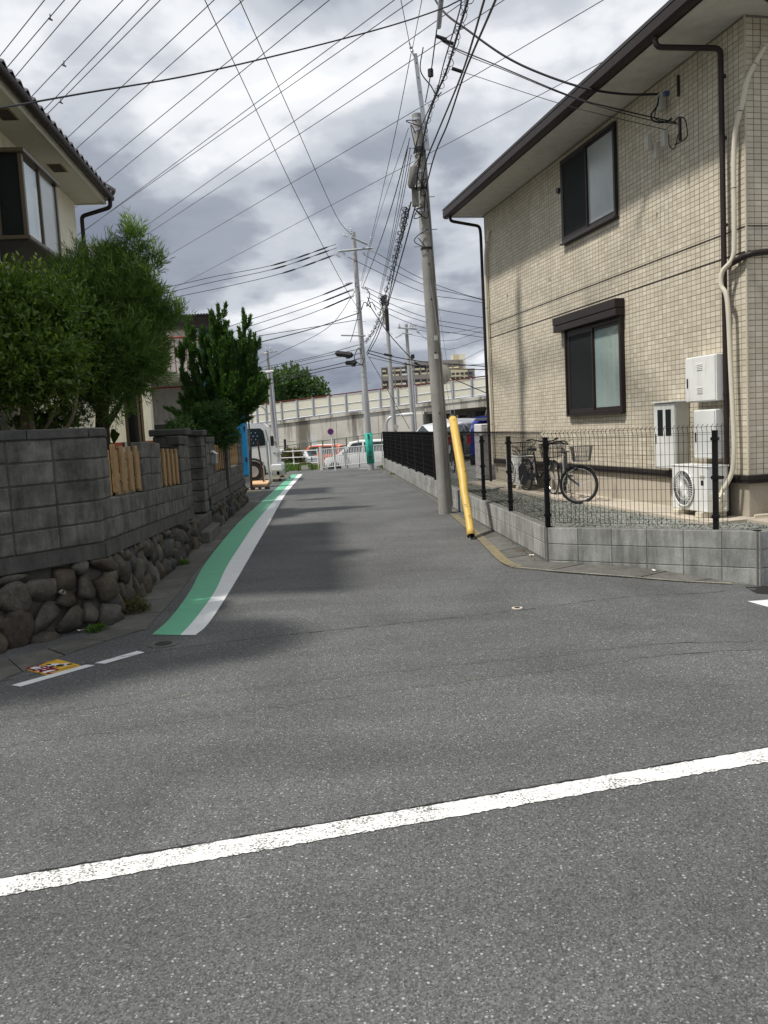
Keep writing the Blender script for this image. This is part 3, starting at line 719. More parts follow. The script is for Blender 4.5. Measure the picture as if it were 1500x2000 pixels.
# power drop hardware on the wall
t = thing('cable_bracket', 'upper steel wall bracket with a blue insulator under the eaves', 'bracket')
m = MB(); m.obox(HF, (1.30, -.03, 5.78), (1.335, -.008, 6.04)); m.build('plate', M_BROWN2, t)
pa = HF(1.32, -.03, 5.95); pe = gy(1298, 183, pa.y-.15); m = MB(); m.tube([pa, pe], .006, 6); m.build('rod', M_STEEL, t)
M_BLUE = plain('blue_insulator', (.02, .05, .16), .3, spec=.6)
m = MB(); 
for k in (0, .04): m.tube([pe+V(-.01+k, 0, 0), pe+V(.015+k, 0, 0)], .035, 12)
m.build('insulator', M_BLUE, t, True)
m = MB(); m.obox(HF, (1.55, -.13, 5.70), (1.66, -.05, 5.92), .01); m.build('junction_box', M_GREYBOX, t)
t = thing('cable_bracket', 'lower steel wall bracket crowded with small junction boxes and looped wires', 'bracket')
m = MB(); m.obox(HF, (1.28, -.03, 5.22), (1.315, -.008, 5.50)); m.build('plate', M_BROWN2, t)
for a, b, c in ((1.42, -.10, 5.20), (1.60, -.12, 5.10), (1.66, -.2, 5.22)):
    m = MB(); m.obox(HF, (a, b-.07, c), (a+.09, b, c+.2), .008); m.build('junction_box', M_GREYBOX, t)
PXY = lambda L_, Y: [gy(x, y, Y) for x, y in L_]
m = MB(); m.tube(bez(PXY([(1316, 238), (1326, 229), (1337, 232), (1342, 252), (1341, 268), (1330, 277), (1318, 283)], 11.05), 8), .008, 6); m.build('looped_wire', M_WIRE, t)
m = MB(); m.tube(bez(PXY([(1306, 262), (1307, 282), (1313, 291), (1320, 284), (1324, 262)], 11.05), 8), .007, 6); m.build('looped_wire', M_WIRE, t)
m = MB(); m.tube(bez(PXY([(1286, 190), (1284, 206), (1273, 222), (1274, 234), (1286, 239), (1303, 237), (1316, 225), (1321, 208), (1320, 192)], 11.5), 8), .011, 6); m.build('looped_wire', M_WIRE, t)
m = MB(); m.tube(bez(PXY([(1288, 186), (1281, 215), (1280, 232), (1300, 238), (1322, 243)], 11.5), 8), .007, 6); m.build('looped_wire', M_WIRE, t)
# ---------------------------------------------------------------- air conditioner outdoor units
def aircon(lab, org, ud, L_=.78, D=.29, H=.55, z=.42, grp='air conditioner outdoor units'):
    """front faces to the right of ud"""
    t = thing('aircon_unit', lab, 'air conditioner', group=grp); u = Vector(ud).normalized(); v = V(u.y, -u.x, 0); fr = frame(org, u, v); zb = z+.07
    m = MB(); m.obox(fr, (0, -D, zb), (L_, 0, zb+H), .012); m.build('case', M_WHITEM, t)
    m = MB(); m.obox(fr, (-.008, -D-.008, zb+H), (L_+.008, .008, zb+H+.018), .005); m.build('top_cover', M_WHITEM, t)
    c = fr(L_*.36, .004, zb+H*.5); rad = .225
    m = MB(); m.tube([c-v*.006, c+v*.001], rad, 32); m.build('fan_opening', M_DARK, t)
    m = MB(); m.ring(c+v*.012, v, rad, .010, 32, 6); m.ring(c+v*.018, v, rad*.62, .0035, 28, 4); m.ring(c+v*.018, v, rad*.3, .0035, 20, 4)
    for k in range(40):
        w = 2*math.pi*k/40; dr = u*math.cos(w)+V(0, 0, 1)*math.sin(w); m.tube([c+v*.02+dr*.04, c+v*.014+dr*rad], .0042, 4, cap=False)
    m.tube([c+v*.014, c+v*.026], .045, 14); m.build('fan_grille', M_WHITEM, t, True)
    m = MB(); m.obox(fr, (L_*.74, 0, zb+.02), (L_*.745, .002, zb+H-.02)); m.obox(fr, (L_*.80, .0, zb+H-.14), (L_*.93, .003, zb+H-.10)); m.build('panel_seam', M_GREYBOX, t)
    m = MB(); m.obox(fr, (L_*.83, .001, zb+H-.22), (L_*.9, .004, zb+H-.16)); m.build('badge', M_BLACKM, t)
    m = MB(); m.obox(fr, (L_-.002, -.21, zb+.05), (L_+.075, -.05, zb+.24), .02); m.build('valve_cover', M_CREAM, t)
    m = MB(); m.obox(fr, (L_, -.22, zb+H-.15), (L_+.006, -.08, zb+H-.11)); m.build('handle_recess', M_BLACKM, t)
    m = MB(); m.obox(fr, (L_, -.2, zb+H-.36), (L_+.003, -.11, zb+H-.18)); m.build('rating_sticker', M_GREYBOX, t)
    for a in (.08, L_-.2):
        m = MB(); m.obox(fr, (a, -D-.03, z), (a+.12, .05, zb), .01); m.build('foot_block', M_CREAM, t)
    return t, fr
aircon('white outdoor unit with round fan grille standing under the meter boxes', HF(.98, -.42, 0), -DU)
t, fr_ = aircon('white outdoor unit cut by the right edge in front of the house corner', HF(-.42, 1.15, 0), V(-DV.x, -DV.y, 0), 1.08-.0, z=.42)
t.location = (0, 0, 0)
aircon('weathered grey outdoor unit at the far end of the tiled wall', HF(6.9, -.45, 0), -DU, .8)
m = MB()
for a in (0, .03): m.tube(bez([HF(.10, -.33, .63+a*1.6), HF(.12, -.30, .64+a*2), HF(.17, -.24, .70+a*2), HF(.2, -.22, .80)], 6), .013, 8)
m.tube(bez([HF(.2, -.22, .78), HF(.16, -.22, .66), HF(.10, -.25, .53)], 6), .009, 8)
tag(m.build('pipe_pair', M_CREAM, None, True), 'pair of cream pipes curling into the side of the near outdoor unit', 'pipe')
o = MB().tube([HF(-.05, .04, .445), HF(-.09, .8, .45), HF(-.09, 3, .45)], .016, 8).build('drain_hose', M_CREAM, None, True); tag(o, 'thin cream hose lying along the foot of the front wall', 'hose')
t = thing('water_heater', 'tall pale water heater cabinet beyond the far downpipe', 'water heater'); p = gz(948, 952, .42)
fr = frame(V(2.35, 19.6, 0), DU, DV); m = MB(); m.obox(fr, (0, 0, .40), (.5, .75, 1.70), .02); m.build('case', M_SHEET, t); m = MB(); m.obox(fr, (-.012, .05, .5), (0, .70, 1.62), .004); m.build('front_panel', M_SHEET, t)
# ---------------------------------------------------------------- left wall
LC = V(-2.69, 7.95, 0); LE1 = V(-3.056, 13.38, 0); FDL = V(-.598, -.801, 0)
LF = LC+FDL*4.4
def zs(y): return -.032*max(0, min(5.05, y-7.95))
wall = thing('block_wall', 'dark weathered block garden wall on a cobble base, left of the green strip', 'wall')
rw5 = [(.78+.2*k, .98+.2*k) for k in range(5)]
# front segment: blocks run from the corner out to the left: face must look to +x,-y
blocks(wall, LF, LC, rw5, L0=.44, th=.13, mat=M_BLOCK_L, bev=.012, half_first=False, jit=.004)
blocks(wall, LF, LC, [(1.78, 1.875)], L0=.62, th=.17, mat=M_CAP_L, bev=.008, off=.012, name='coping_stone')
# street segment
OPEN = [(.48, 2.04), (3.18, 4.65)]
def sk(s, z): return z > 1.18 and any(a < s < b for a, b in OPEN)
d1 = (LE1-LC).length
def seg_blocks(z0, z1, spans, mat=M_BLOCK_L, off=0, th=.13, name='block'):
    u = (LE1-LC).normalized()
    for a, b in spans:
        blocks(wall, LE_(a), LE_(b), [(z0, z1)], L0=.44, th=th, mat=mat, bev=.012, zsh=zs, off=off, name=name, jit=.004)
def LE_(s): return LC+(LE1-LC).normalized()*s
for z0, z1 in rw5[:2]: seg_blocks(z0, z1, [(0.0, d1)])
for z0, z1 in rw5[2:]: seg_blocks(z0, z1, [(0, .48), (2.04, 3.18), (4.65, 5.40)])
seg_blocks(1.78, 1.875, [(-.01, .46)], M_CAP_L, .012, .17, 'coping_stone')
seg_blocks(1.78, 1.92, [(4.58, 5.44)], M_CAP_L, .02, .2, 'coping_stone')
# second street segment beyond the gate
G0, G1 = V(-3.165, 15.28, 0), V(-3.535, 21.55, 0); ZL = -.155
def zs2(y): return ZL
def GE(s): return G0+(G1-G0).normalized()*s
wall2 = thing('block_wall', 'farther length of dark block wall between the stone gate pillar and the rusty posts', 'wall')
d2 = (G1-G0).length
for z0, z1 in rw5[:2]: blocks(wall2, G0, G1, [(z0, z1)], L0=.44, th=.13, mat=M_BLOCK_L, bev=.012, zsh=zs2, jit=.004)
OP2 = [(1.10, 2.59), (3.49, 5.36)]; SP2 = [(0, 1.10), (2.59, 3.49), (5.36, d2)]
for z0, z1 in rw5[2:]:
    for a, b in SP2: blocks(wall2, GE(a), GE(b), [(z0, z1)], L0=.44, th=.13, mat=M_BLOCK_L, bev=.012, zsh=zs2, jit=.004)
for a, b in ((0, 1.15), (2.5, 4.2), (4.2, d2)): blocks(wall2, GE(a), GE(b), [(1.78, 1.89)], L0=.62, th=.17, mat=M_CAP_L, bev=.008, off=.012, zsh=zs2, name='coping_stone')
# mortar cores + beams
def sheared_box(mb, A, B, v0, v1, z0, z1, zf):
    u = (B-A).normalized(); v = V(u.y, -u.x, 0); n = 8
    for k in range(n):
        P = A.lerp(B, k/n); Q = A.lerp(B, (k+1)/n); c = []
        for z in (z0, z1):
            for X, w in ((P, v0), (Q, v0), (Q, v1), (P, v1)): c.append(X+v*w+V(0, 0, z+zf(X.y)))
        mb.add(c, [(0,3,2,1),(4,5,6,7),(0,1,5,4),(2,3,7,6)]+([(3,0,4,7)] if k == 0 else [])+([(1,2,6,5)] if k == n-1 else []))
m = MB(); sheared_box(m, LF, LC, -.12, -.012, .74, 1.79, lambda y: 0)
for a, b, z in ((0, d1, 1.17), (0, .47, 1.78), (2.05, 3.17, 1.77), (4.66, 5.39, 1.77)): sheared_box(m, LE_(a)+V(0, .01, 0), LE_(b)-V(0, .01, 0), -.12, -.012, .74, z, zs)
m.build('mortar_core', M_MORTAR, wall)
m = MB()
for a, b, z in ((0, d2, 1.17), (.01, 1.09, 1.77), (2.60, 3.48, 1.77), (5.37, d2, 1.77)): sheared_box(m, GE(a), GE(b), -.12, -.012, .74, z, zs2)
m.build('mortar_core', M_MORTAR, wall2)
m = MB(); sheared_box(m, LF, LC, -.25, .028, .64, .776, lambda y: 0); m.build('base_beam', M_BEAM, wall)
m = MB(); sheared_box(m, LC, LE1, -.25, .028, .64, .776, zs); m.build('base_beam', M_BEAM, wall)
m = MB(); sheared_box(m, G0, G1, -.25, .028, .64, .776, zs2); m.build('base_beam', M_BEAM, wall2)
# wooden slats in the openings
def slats(parent, fn, openings, zf):
    for a, b in openings:
        n = max(4, int(round((b-a)/.165)))
        for k in range(n):
            s = a+(b-a)*(k+.5)/n; hi = k % 2; c = fn(s); u = (fn(b)-fn(a)).normalized(); v = V(u.y, -u.x, 0)
            fr = frame(c, u, v); m = MB(); w = .056 if hi else .05
            m.obox(fr, (-w, -.035 if hi else -.055, 1.20+(0.03 if hi else .0)+zf(c.y)), (w, -.005 if hi else -.025, (1.72 if hi else 1.66)+zf(c.y)+random.uniform(-.01, .01)), .006); m.build('slat', M_WOODS, parent)
        fr = frame(fn(a), (fn(b)-fn(a)), V((fn(b)-fn(a)).y, -(fn(b)-fn(a)).x, 0)); m = MB(); y_ = fn((a+b)/2).y
        for z in (1.32, 1.55): m.obox(fr, (0, -.10, z+zf(y_)), (b-a, -.075, z+.03+zf(y_)))
        m.build('slat_rail', M_BRONZE, parent)
slats(wall, LE_, OPEN, zs); slats(wall2, GE, OP2, zs2)
# gate pillars
def pillar(lab, c, w, d, z0, z1, cap=.1, grp='stone gate pillars'):
    t = thing('gate_pillar', lab, 'gate pillar', group=grp); fr = frame(c, (LE1-LC), V((LE1-LC).y, -(LE1-LC).x, 0)); n = int(round((z1-z0)/.2)); h = (z1-z0)/n
    for k in range(n): m = MB(); m.obox(fr, (0, -d, z0+k*h+.004), (w, 0, z0+(k+1)*h-.004), .015); m.build('block', M_BLOCK_L, t)
    m = MB(); m.obox(fr, (.02, -d+.02, z0), (w-.02, -.02, z1)); m.build('mortar_core', M_MORTAR, t)
    m = MB(); m.obox(fr, (-.05, -d-.05, z1), (w+.05, .05, z1+cap), .02); m.build('coping_stone', M_CAP_L, t); return t
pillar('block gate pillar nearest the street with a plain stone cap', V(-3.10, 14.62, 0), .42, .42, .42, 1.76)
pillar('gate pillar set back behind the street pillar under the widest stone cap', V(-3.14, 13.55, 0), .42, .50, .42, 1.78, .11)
t = thing('stone_step', 'worn stone step at the foot of the gate pillars', 'step'); fr = frame(V(-3.06, 13.42, 0), (LE1-LC), V(1, .065, 0)); m = MB(); m.obox(fr, (0, -.8, .0), (1.8, .05, .40), .02); m.build('step_slab', M_BEAM, t); m = MB(); m.obox(fr, (.15, .052, 0), (1.6, .22, .2), .02); m.build('lower_step', M_GUTTER, t)
t = thing('mailbox', 'small grey mailbox with a pitched white lid on the garden wall', 'mailbox'); p = gy(416, 893, 15.9); fr = frame(V(p.x, p.y, 0), V(1, 0, 0), V(0, 1, 0))
m = MB(); m.obox(fr, (-.07, -.06, p.z-.12), (.07, .08, p.z+.05), .006); m.build('case', M_STEEL, t); m = MB(); m.prism([(-.09, 0), (0, .07), (.09, 0), (.075, -.01), (0, .045), (-.075, -.01)], -.09, .10, lambda x, y, z: fr(x, z, p.z+.06+y)); m.build('lid', M_WHITEM, t)
# cobbles
def sphere_mesh(seed, sub=2):
    bm = bmesh.new(); bmesh.ops.create_icosphere(bm, subdivisions=sub, radius=1); r = random.Random(seed)
    ax = [(V(r.gauss(0,1), r.gauss(0,1), r.gauss(0,1)).normalized(), r.uniform(.42, .8)) for _ in range(10)]
    for v in bm.verts:
        for a, k in ax:
            d = v.co.dot(a)
            if d > k: v.co -= a*(d-k)*.95
        v.co *= 1+r.uniform(-.03, .03)
    me = bpy.data.meshes.new('stone'); bm.to_mesh(me); bm.free(); me.polygons.foreach_set('use_smooth', [True]*len(me.polygons)); me.materials.append(M_STONE); return me
STN = [sphere_mesh(s) for s in range(9)]
def cobbles(parent, A, B, zt, zb, lean, zf, sz=.15, tall=1.0, zbot=lambda y: 0):
    d = B-A; Ln = d.length; u = d.normalized(); v = V(u.y, -u.x, 0); fr = frame(A, u, v)
    s = -.02; col = 0
    while s < Ln+.05:
        w = sz*random.uniform(.72, 1.25); y = fr(s, 0, 0).y; top = zt+zf(y); bot = zbot(y); H = top-bot
        z = bot-.02+(0.0 if col % 2 else -sz*.55)
        while z < top-.02:
            h = sz*tall*random.uniform(.7, 1.35)
            if z+h > top+.02: h = max(.05, top+.005-z)
            if h < .07: break
            zc = z+h/2; off = lean*(1-(zc-bot)/max(.2, H))
            o = inst('stone', random.choice(STN), parent, fr(s+w/2+random.uniform(-.02, .02), off-.03, zc), random.uniform(-.3, .3)+math.atan2(u.y, u.x))
            o.scale = (w*random.uniform(.60, .72), .115, h*random.uniform(.58, .68)); o.rotation_euler = (random.uniform(-.15, .15), random.uniform(-.6, .6), math.atan2(u.y, u.x)+random.uniform(-.15, .15)); z += h*.94
        s += w*.93; col += 1
    m = MB(); n = 14
    for k in range(n):
        P = fr(Ln*k/n, 0, 0); Q = fr(Ln*(k+1)/n, 0, 0)
        m.add([P+v*(lean-.04)+V(0,0,-.1), Q+v*(lean-.04)+V(0,0,-.1), Q+v*-.06+V(0,0,zt+zf(Q.y)), P+v*-.06+V(0,0,zt+zf(P.y)), P-v*.3+V(0,0,-.1), Q-v*.3+V(0,0,-.1), Q-v*.3+V(0,0,zt+zf(Q.y)), P-v*.3+V(0,0,zt+zf(P.y))], [(0,1,2,3),(4,7,6,5),(3,2,6,7)])
    m.build('base_mortar', M_MORTAR, parent)
cobbles(wall, LF, LC+V(.02, .02, 0), .63, 0, .06, lambda y: 0, .235, 1.05)
cobbles(wall, LC, LE1, .63, 0, .05, zs, .20, 1.35)
cobbles(wall2, G0, G1, .63, 0, .02, zs2, .20, 1.7)
m = MB(); p = gz(84, 1147, .42); c = V(-3.02, 7.62, .42); m.tube([V(-3.05, 7.60, .40), V(-2.93, 7.50, .40)], .022, 14, cap=False); m.tube([V(-3.05, 7.60, .40), V(-2.93, 7.50, .40)], .017, 14, cap=False); m.build('weep_pipe', M_CREAM, wall)
# soil terrace behind left wall
terr = [(LF.x-.1, LF.y+.1), (LC.x-.13, LC.y+.05), (LE1.x-.15, 13.0), (-3.95, 13.5), (-3.95, 15.2), (G0.x-.15, 15.3), (G1.x-.15, G1.y), (-4.4, 21.4), (-24, 21.4), (-24, LF.y-10), (LF.x-6, LF.y-10)]
MB().prism(terr, .05, .9).build('garden_terrace', M_SOIL)['kind'] = 'structure'
# gutter left
gutl = thing('gutter', None, None); gutl['kind'] = 'structure'; gutl['label'] = 'dark concrete gutter covers at the foot of the cobble wall'
nl = [tuple(gz(*p)[:2]) for p in [(213,1232),(300,1140),(345,1097),(380,1063),(418,1025),(452,992),(482,972)]]
ol = [tuple(gz(*p)[:2]) for p in [(283,1232),(345,1166),(397,1098),(430,1060),(465,1018),(500,985),(520,962)]]
slabs(gutl, ol, nl, 24)
nl2 = [tuple(gz(*p)[:2]) for p in [(213,1232),(120,1262),(0,1292),(-160,1330)]]; ol2 = [tuple(gz(*p)[:2]) for p in [(283,1230),(160,1268),(0,1330),(-140,1392)]]
slabs(gutl, ol2, nl2, 5)
m = MB(); e_ = .16
q = offs(nl[::-1], 0)
# ---------------------------------------------------------------- left house
PL = V(-4.827, 14.3, 0); HL = V(-.080, .9968, 0).normalized(); NL = V(HL.y, -HL.x, 0)
LHF = frame(PL, HL, NL)
lh = thing('stucco_house', 'two storey cream stucco house with brown tiled eaves and a bay window, upper left', 'house')
EZ = 5.68
mb = MB(); mb.obox(LHF, (-6.2, -6, .3), (0, 0, EZ)); mb.build('wall', M_STUCCO, lh)
mb = MB(); mb.obox(LHF, (-6.5, 0, EZ), (.06, .47, EZ+.02)); mb.obox(LHF, (0, -6, EZ), (.06, 0, EZ+.02)); mb.build('soffit', M_STUCCO2, lh)
mb = MB(); mb.obox(LHF, (-6.5, .47, EZ-.02), (.08, .495, EZ+.15)); mb.obox(LHF, (.06, -6, EZ-.02), (.085, .47, EZ+.15)); mb.build('fascia', M_STUCCO2, lh)
M_VENT = plain('soffit_vent', (.24, .15, .09), .8)
for a in (-4.05, -2.0): 
    m = MB(); m.obox(LHF, (a, .16, EZ-.008), (a+.36, .36, EZ+.001)); m.build('soffit_vent', M_VENT, lh)
    m = MB(); m.obox(LHF, (a+.02, .18, EZ-.013), (a+.34, .34, EZ-.008)); m.build('vent_grille', M_BARKD, lh)
mb = MB(); n_ = 10
vv = []
for s_ in (-6.55, .14): vv += [LHF(s_, .57+.055*math.cos(math.pi+math.pi*k/n_), EZ+.10+.055*math.sin(math.pi+math.pi*k/n_)*1.1) for k in range(n_+1)]+[LHF(s_, .625, EZ+.11), LHF(s_, .515, EZ+.11)]
kk = n_+3; mb.add(vv, [(i, (i+1) % kk, kk+(i+1) % kk, kk+i) for i in range(kk)]+[tuple(range(kk)), tuple(range(kk, 2*kk))[::-1]]); mb.build('gutter', M_BROWN, lh, True)
mb = MB(); mb.tube([LHF(*p) for p in rounded([(.04, .57, EZ+.06), (.04, .57, EZ-.08), (.08, .08, EZ-.20), (.08, .08, EZ-.5), (.08, .08, 4.35)], .06)], .035, 10); mb.build('downpipe', M_BROWN, lh, True)
m = MB(); m.obox(LHF, (.03, .0, 4.7), (.12, .10, 4.74)); m.build('pipe_bracket', M_BROWN, lh)
# roof plane and tiles along the eave
mb = MB(); mb.add([LHF(-6.55, .55, EZ+.15), LHF(.5, .55, EZ+.15), LHF(.5-3.4, -3.0, EZ+1.75), LHF(-6.55, -3.0, EZ+1.75), LHF(.5, -6.4, EZ+.15), LHF(-6.55, -6.4, EZ+.15)], [(0,1,2,3),(1,4,2),(3,2,4,5)]); mb.build('roof', M_ROOFL, lh)
def roof_tile():
    m = MB(); n = 6; prof = []
    for k in range(n+1): t = k/n; prof.append((-.13+.26*t, .035*math.sin(math.pi*min(1, t/.55))-(.018*math.sin(math.pi*(t-.55)/.45) if t > .55 else 0)))
    vv = []
    for yy, dz in ((.06, 0), (-.26, .125)):
        vv += [(x, yy, z+dz) for x, z in prof]; vv += [(x, yy, z+dz-.018) for x, z in prof]
    k = n+1; ff = []
    for i in range(n): ff += [(i, i+1, 2*k+i+1, 2*k+i), (k+i, 3*k+i, 3*k+i+1, k+i+1), (i, k+i, k+i+1, i+1)]
    return m.add(vv, ff).mesh('roof_tile', M_ROOFL, True)
RT = roof_tile(); cap_m = MB().tube([(0, .055, .012), (0, .085, .010)], .040, 10).mesh('roof_tile_end', M_ROOFL)
rot = math.atan2(HL.y, HL.x)
for i in range(26):
    s_ = .02-.26*i
    for j in range(3):
        o = inst('roof_tile', RT, lh, LHF(s_, .55-.24*j, EZ+.165+.108*j)); o.rotation_euler = (0, 0, rot-math.pi/2+math.pi/2)
        o.rotation_euler = (0, 0, math.atan2(HL.y, HL.x)+math.pi); 
for i in range(24):    # hip end
    s_ = .20-.26*i
    for j in range(2): o = inst('roof_tile', RT, lh, LHF(.12-.24*j, s_, EZ+.165+.108*j), math.atan2(NL.y, NL.x))
m = MB(); m.tube([LHF(.20, .60, EZ+.20), LHF(-.15, .25, EZ+.38), LHF(-2.9, -3.0, EZ+1.85)], .075, 8); m.build('ridge_tile', M_ROOFL, lh, True)
# bay window
bay = MB(); b0, b1, bd, bz0, bz1 = -3.75, -2.32, .36, 4.30, 5.28
bay.obox(LHF, (b0-.04, 0, bz1), (b1+.04, bd+.04, bz1+.05), .006); bay.obox(LHF, (b0-.03, 0, bz0-.05), (b1+.03, bd+.03, bz0), .006)
for s_ in (b0, b1-.06): bay.obox(LHF, (s_, bd-.05, bz0), (s_+.06, bd, bz1), .004)
bay.obox(LHF, ((b0+b1)/2-.05, bd-.045, bz0), ((b0+b1)/2-.01, bd-.005, bz1)); bay.obox(LHF, (b0, 0, bz0), (b0+.05, .05, bz1)); bay.obox(LHF, (b1-.05, 0, bz0), (b1, .05, bz1))
bo = bay.build('bay_window', M_BRONZE, lh)
m = MB(); m.add([LHF(b0, 0, bz0-.30), LHF(b1, 0, bz0-.30), LHF(b1, bd, bz0-.051), LHF(b0, bd, bz0-.051), LHF(b0, 0, bz0-.051), LHF(b1, 0, bz0-.051)], [(0,1,2,3),(0,3,4),(1,5,2),(4,3,2,5)]); m.build('bay_underside', M_BROWN2, bo)
m = MB(); m.obox(LHF, (b0+.02, .05, bz0), (b0+.03, bd-.05, bz1)); m.build('pane', M_SCREEN, bo)
m = MB(); m.obox(LHF, (b0+.06, bd-.03, bz0+.03), ((b0+b1)/2-.05, bd-.024, bz1-.03)); m.build('pane', M_GLASS, bo)
m = MB(); m.obox(LHF, ((b0+b1)/2-.01, bd-.03, bz0+.03), (b1-.06, bd-.024, bz1-.03)); m.build('pane', M_FROST, bo)
m = MB(); nn = 40; vv = []
for k in range(nn+1): s_ = b0+.07+.66*k/nn; vv += [LHF(s_, bd-.09+.012*math.sin(k*1.7), bz0), LHF(s_, bd-.09+.012*math.sin(k*1.7+.4), bz1)]
m.add(vv, [(2*k, 2*k+2, 2*k+3, 2*k+1) for k in range(nn)]); m.build('curtain', M_CURTAIN, bo)
m = MB(); m.tube([LHF(-4.25, .03, 5.6), LHF(-4.22, .03, 3.4)], .014, 6); m.build('wall_pipe', M_STUCCO2, lh)
# wing of the house with its own low roof, entrance wall
mb = MB(); A_ = gy(150, 470, 17.4); B_ = gy(222, 478, 17.0); zr = B_.z-.03
ROW = lambda t, k: V(A_.x-2+(B_.x-A_.x+2)*t, 17.0-.9*k, zr-.42*k)
mb.add([(A_.x-3, 17.2, zr), (B_.x, 17.2, zr), (B_.x+.25, 16.2, zr-.55), (A_.x-3, 16.2, zr-.55), (B_.x+.25, 18.4, zr-.6), (A_.x-3, 18.4, zr-.6)], [(0,1,2,3),(1,4,2),(0,5,4,1),(2,4,5,3)]); mb.build('wing_roof', M_ROOFL, lh)
for i in range(10):
    for j in range(4):
        x = B_.x-.05-.26*i+.06*j; inst('wing_roof_tile', RT, lh, (x, 17.0-.25*j+.0, zr-.06-.137*j), math.pi)
m = MB(); m.tube([(A_.x-3, 17.2, zr+.05), (B_.x+.03, 17.2, zr+.05)], .07, 8); m.tube([(B_.x+.02, 17.2, zr+.05), (B_.x+.3, 16.2, zr-.48)], .055, 8); m.build('ridge_tile', M_ROOFL, lh, True)
ent = MB(); ent.box((-10, 15.78, .3), (B_.x-.02, 18.3, zr-.5)); ent.build('wing_wall', M_STUCCO, lh)
# entrance wall, door, brick foot
YE = 15.6
dl, dr = gy(247, 860, YE), gy(284, 860, YE); pr = gy(299, 860, YE); wl_ = gy(200, 850, YE)
m = MB(); m.box((wl_.x-1.8, YE, 1.72), (dl.x, YE+.15, 3.2)); m.box((dr.x, YE, 1.72), (pr.x, YE+.15, 3.2)); m.box((wl_.x-1.8, YE, 3.2), (pr.x, YE+.15, 3.5)); m.build('entrance_wall', M_STUCCO, lh)
for z in range(6):
    x = wl_.x-1.0+(.11 if z % 2 else 0)
    while x < pr.x-.02:
        if not (x+.2 > dl.x and x < dr.x): m = MB(); m.box((x+.004, YE-.01, 1.15+z*.095), (min(x+.2, pr.x)-.004, YE+.14, 1.24+z*.095)); m.build('brick', M_BRICK, lh)
        x += .21
m = MB(); m.box((dl.x, YE+.02, 1.0), (dl.x+.05, YE+.12, 3.2)); m.box((dr.x-.05, YE+.02, 1.0), (dr.x, YE+.12, 3.2)); m.box(((dl.x+dr.x)/2+.06, YE+.03, 1.0), ((dl.x+dr.x)/2+.10, YE+.10, 3.2)); m.build('door_frame', M_BRONZE, lh)
m = MB(); m.box((dl.x+.05, YE+.06, 1.0), (dr.x-.05, YE+.08, 3.2)); m.build('door', M_DARK, lh)
# ---------------------------------------------------------------- second house
nb = thing('sheet_clad_house', 'pale sheet clad house with a red balcony rail, between the two garden trees', 'house')
YB = 23.0; r0, r1 = gy(300, 640, YB), gy(408, 640, YB); top = gy(385, 610, YB).z
m = MB(); wx1 = gy(386, 640, YB).x; zt_ = top-.42; m.box((-10, YB, .3), (wx1, YB+1.6, zt_)); m.build('wall', M_SHEET, nb)
m = MB()
for k in range(34): x = wx1-.02-k*.11; m.box((x-.02, YB-.02, 2.2), (x, YB-.001, zt_-.01))
m.build('sheet_rib', M_SHEET, nb)
m = MB(); m.box((wx1+.001, YB+.05, .3), (wx1+.03, YB+1.6, zt_)); m.build('blue_side_cladding', M_SKYBLUE, nb)
m = MB(); m.box((-10, YB-.45, zt_), (gy(409, 640, YB-.45).x, YB+1.9, zt_+.28)); m.build('roof_edge', M_BROWN, nb)
m = MB(); xe = gy(410, 608, YB-.45).x
for k in range(60): x = xe-k*.076; m.tube([(x, YB-.5, zt_+.29), (x, YB+.2, zt_+.31)], .03, 6)
m.build('corrugated_roof', M_BROWN2, nb)
zf_ = gy(360, 745, 21.5).z; xr = gy(372, 745, 21.5).x
m = MB(); m.box((-9, 21.4, zf_), (xr, YB, zf_+.10)); m.add([(-9, 20.6, zf_+.75), (xr-1.6, 20.6, zf_+.75), (xr, 21.4, zf_+.1), (-9, 21.4, zf_+.1), (-9, 20.6, zf_+.65), (xr-1.6, 20.6, zf_+.65), (xr, 21.4, zf_+.0), (-9, 21.4, zf_)], [(0,1,2,3),(4,7,6,5),(0,4,5,1),(1,5,6,2),(2,6,7,3)]); m.build('balcony_deck', M_STUCCO2, nb)
zt2 = gy(368, 658, 21.5).z; m = MB(); m.tube([(-9, 21.5, zt2), (xr+.1, 21.5, zt2)], .028, 8); m.tube([(xr+.1, 21.5, zt2), (xr+.1, YB, zt2)], .028, 8); m.build('rail', M_REDPAINT, nb)
for k in range(22): x = xr+.1-k*.145; m = MB(); m.tube([(x, 21.5, zf_+.1), (x, 21.5, zt2)], .011, 5); m.build('baluster', M_REDPAINT, nb)
m = MB(); z2 = gy(340, 742, 21.5).z; m.tube([(-9, 21.7, z2-.17), (xr-.15, 21.7, z2-.17)], .02, 6); m.build('lower_rail', M_REDPAINT, nb)
m = MB(); m.box((-10, 20.9, .3), (-5.4, 22.9, 1.9)); m.build('ground_floor_wall', M_BEAM, nb)
m = MB(); m.box((-9.5, 21.45, .3), (xr-.05, 21.5, zf_-1.05)); m.build('balcony_shade_sheet', M_SHADE, nb)  # dark sheet added below the balcony, its colour stands for the shade there
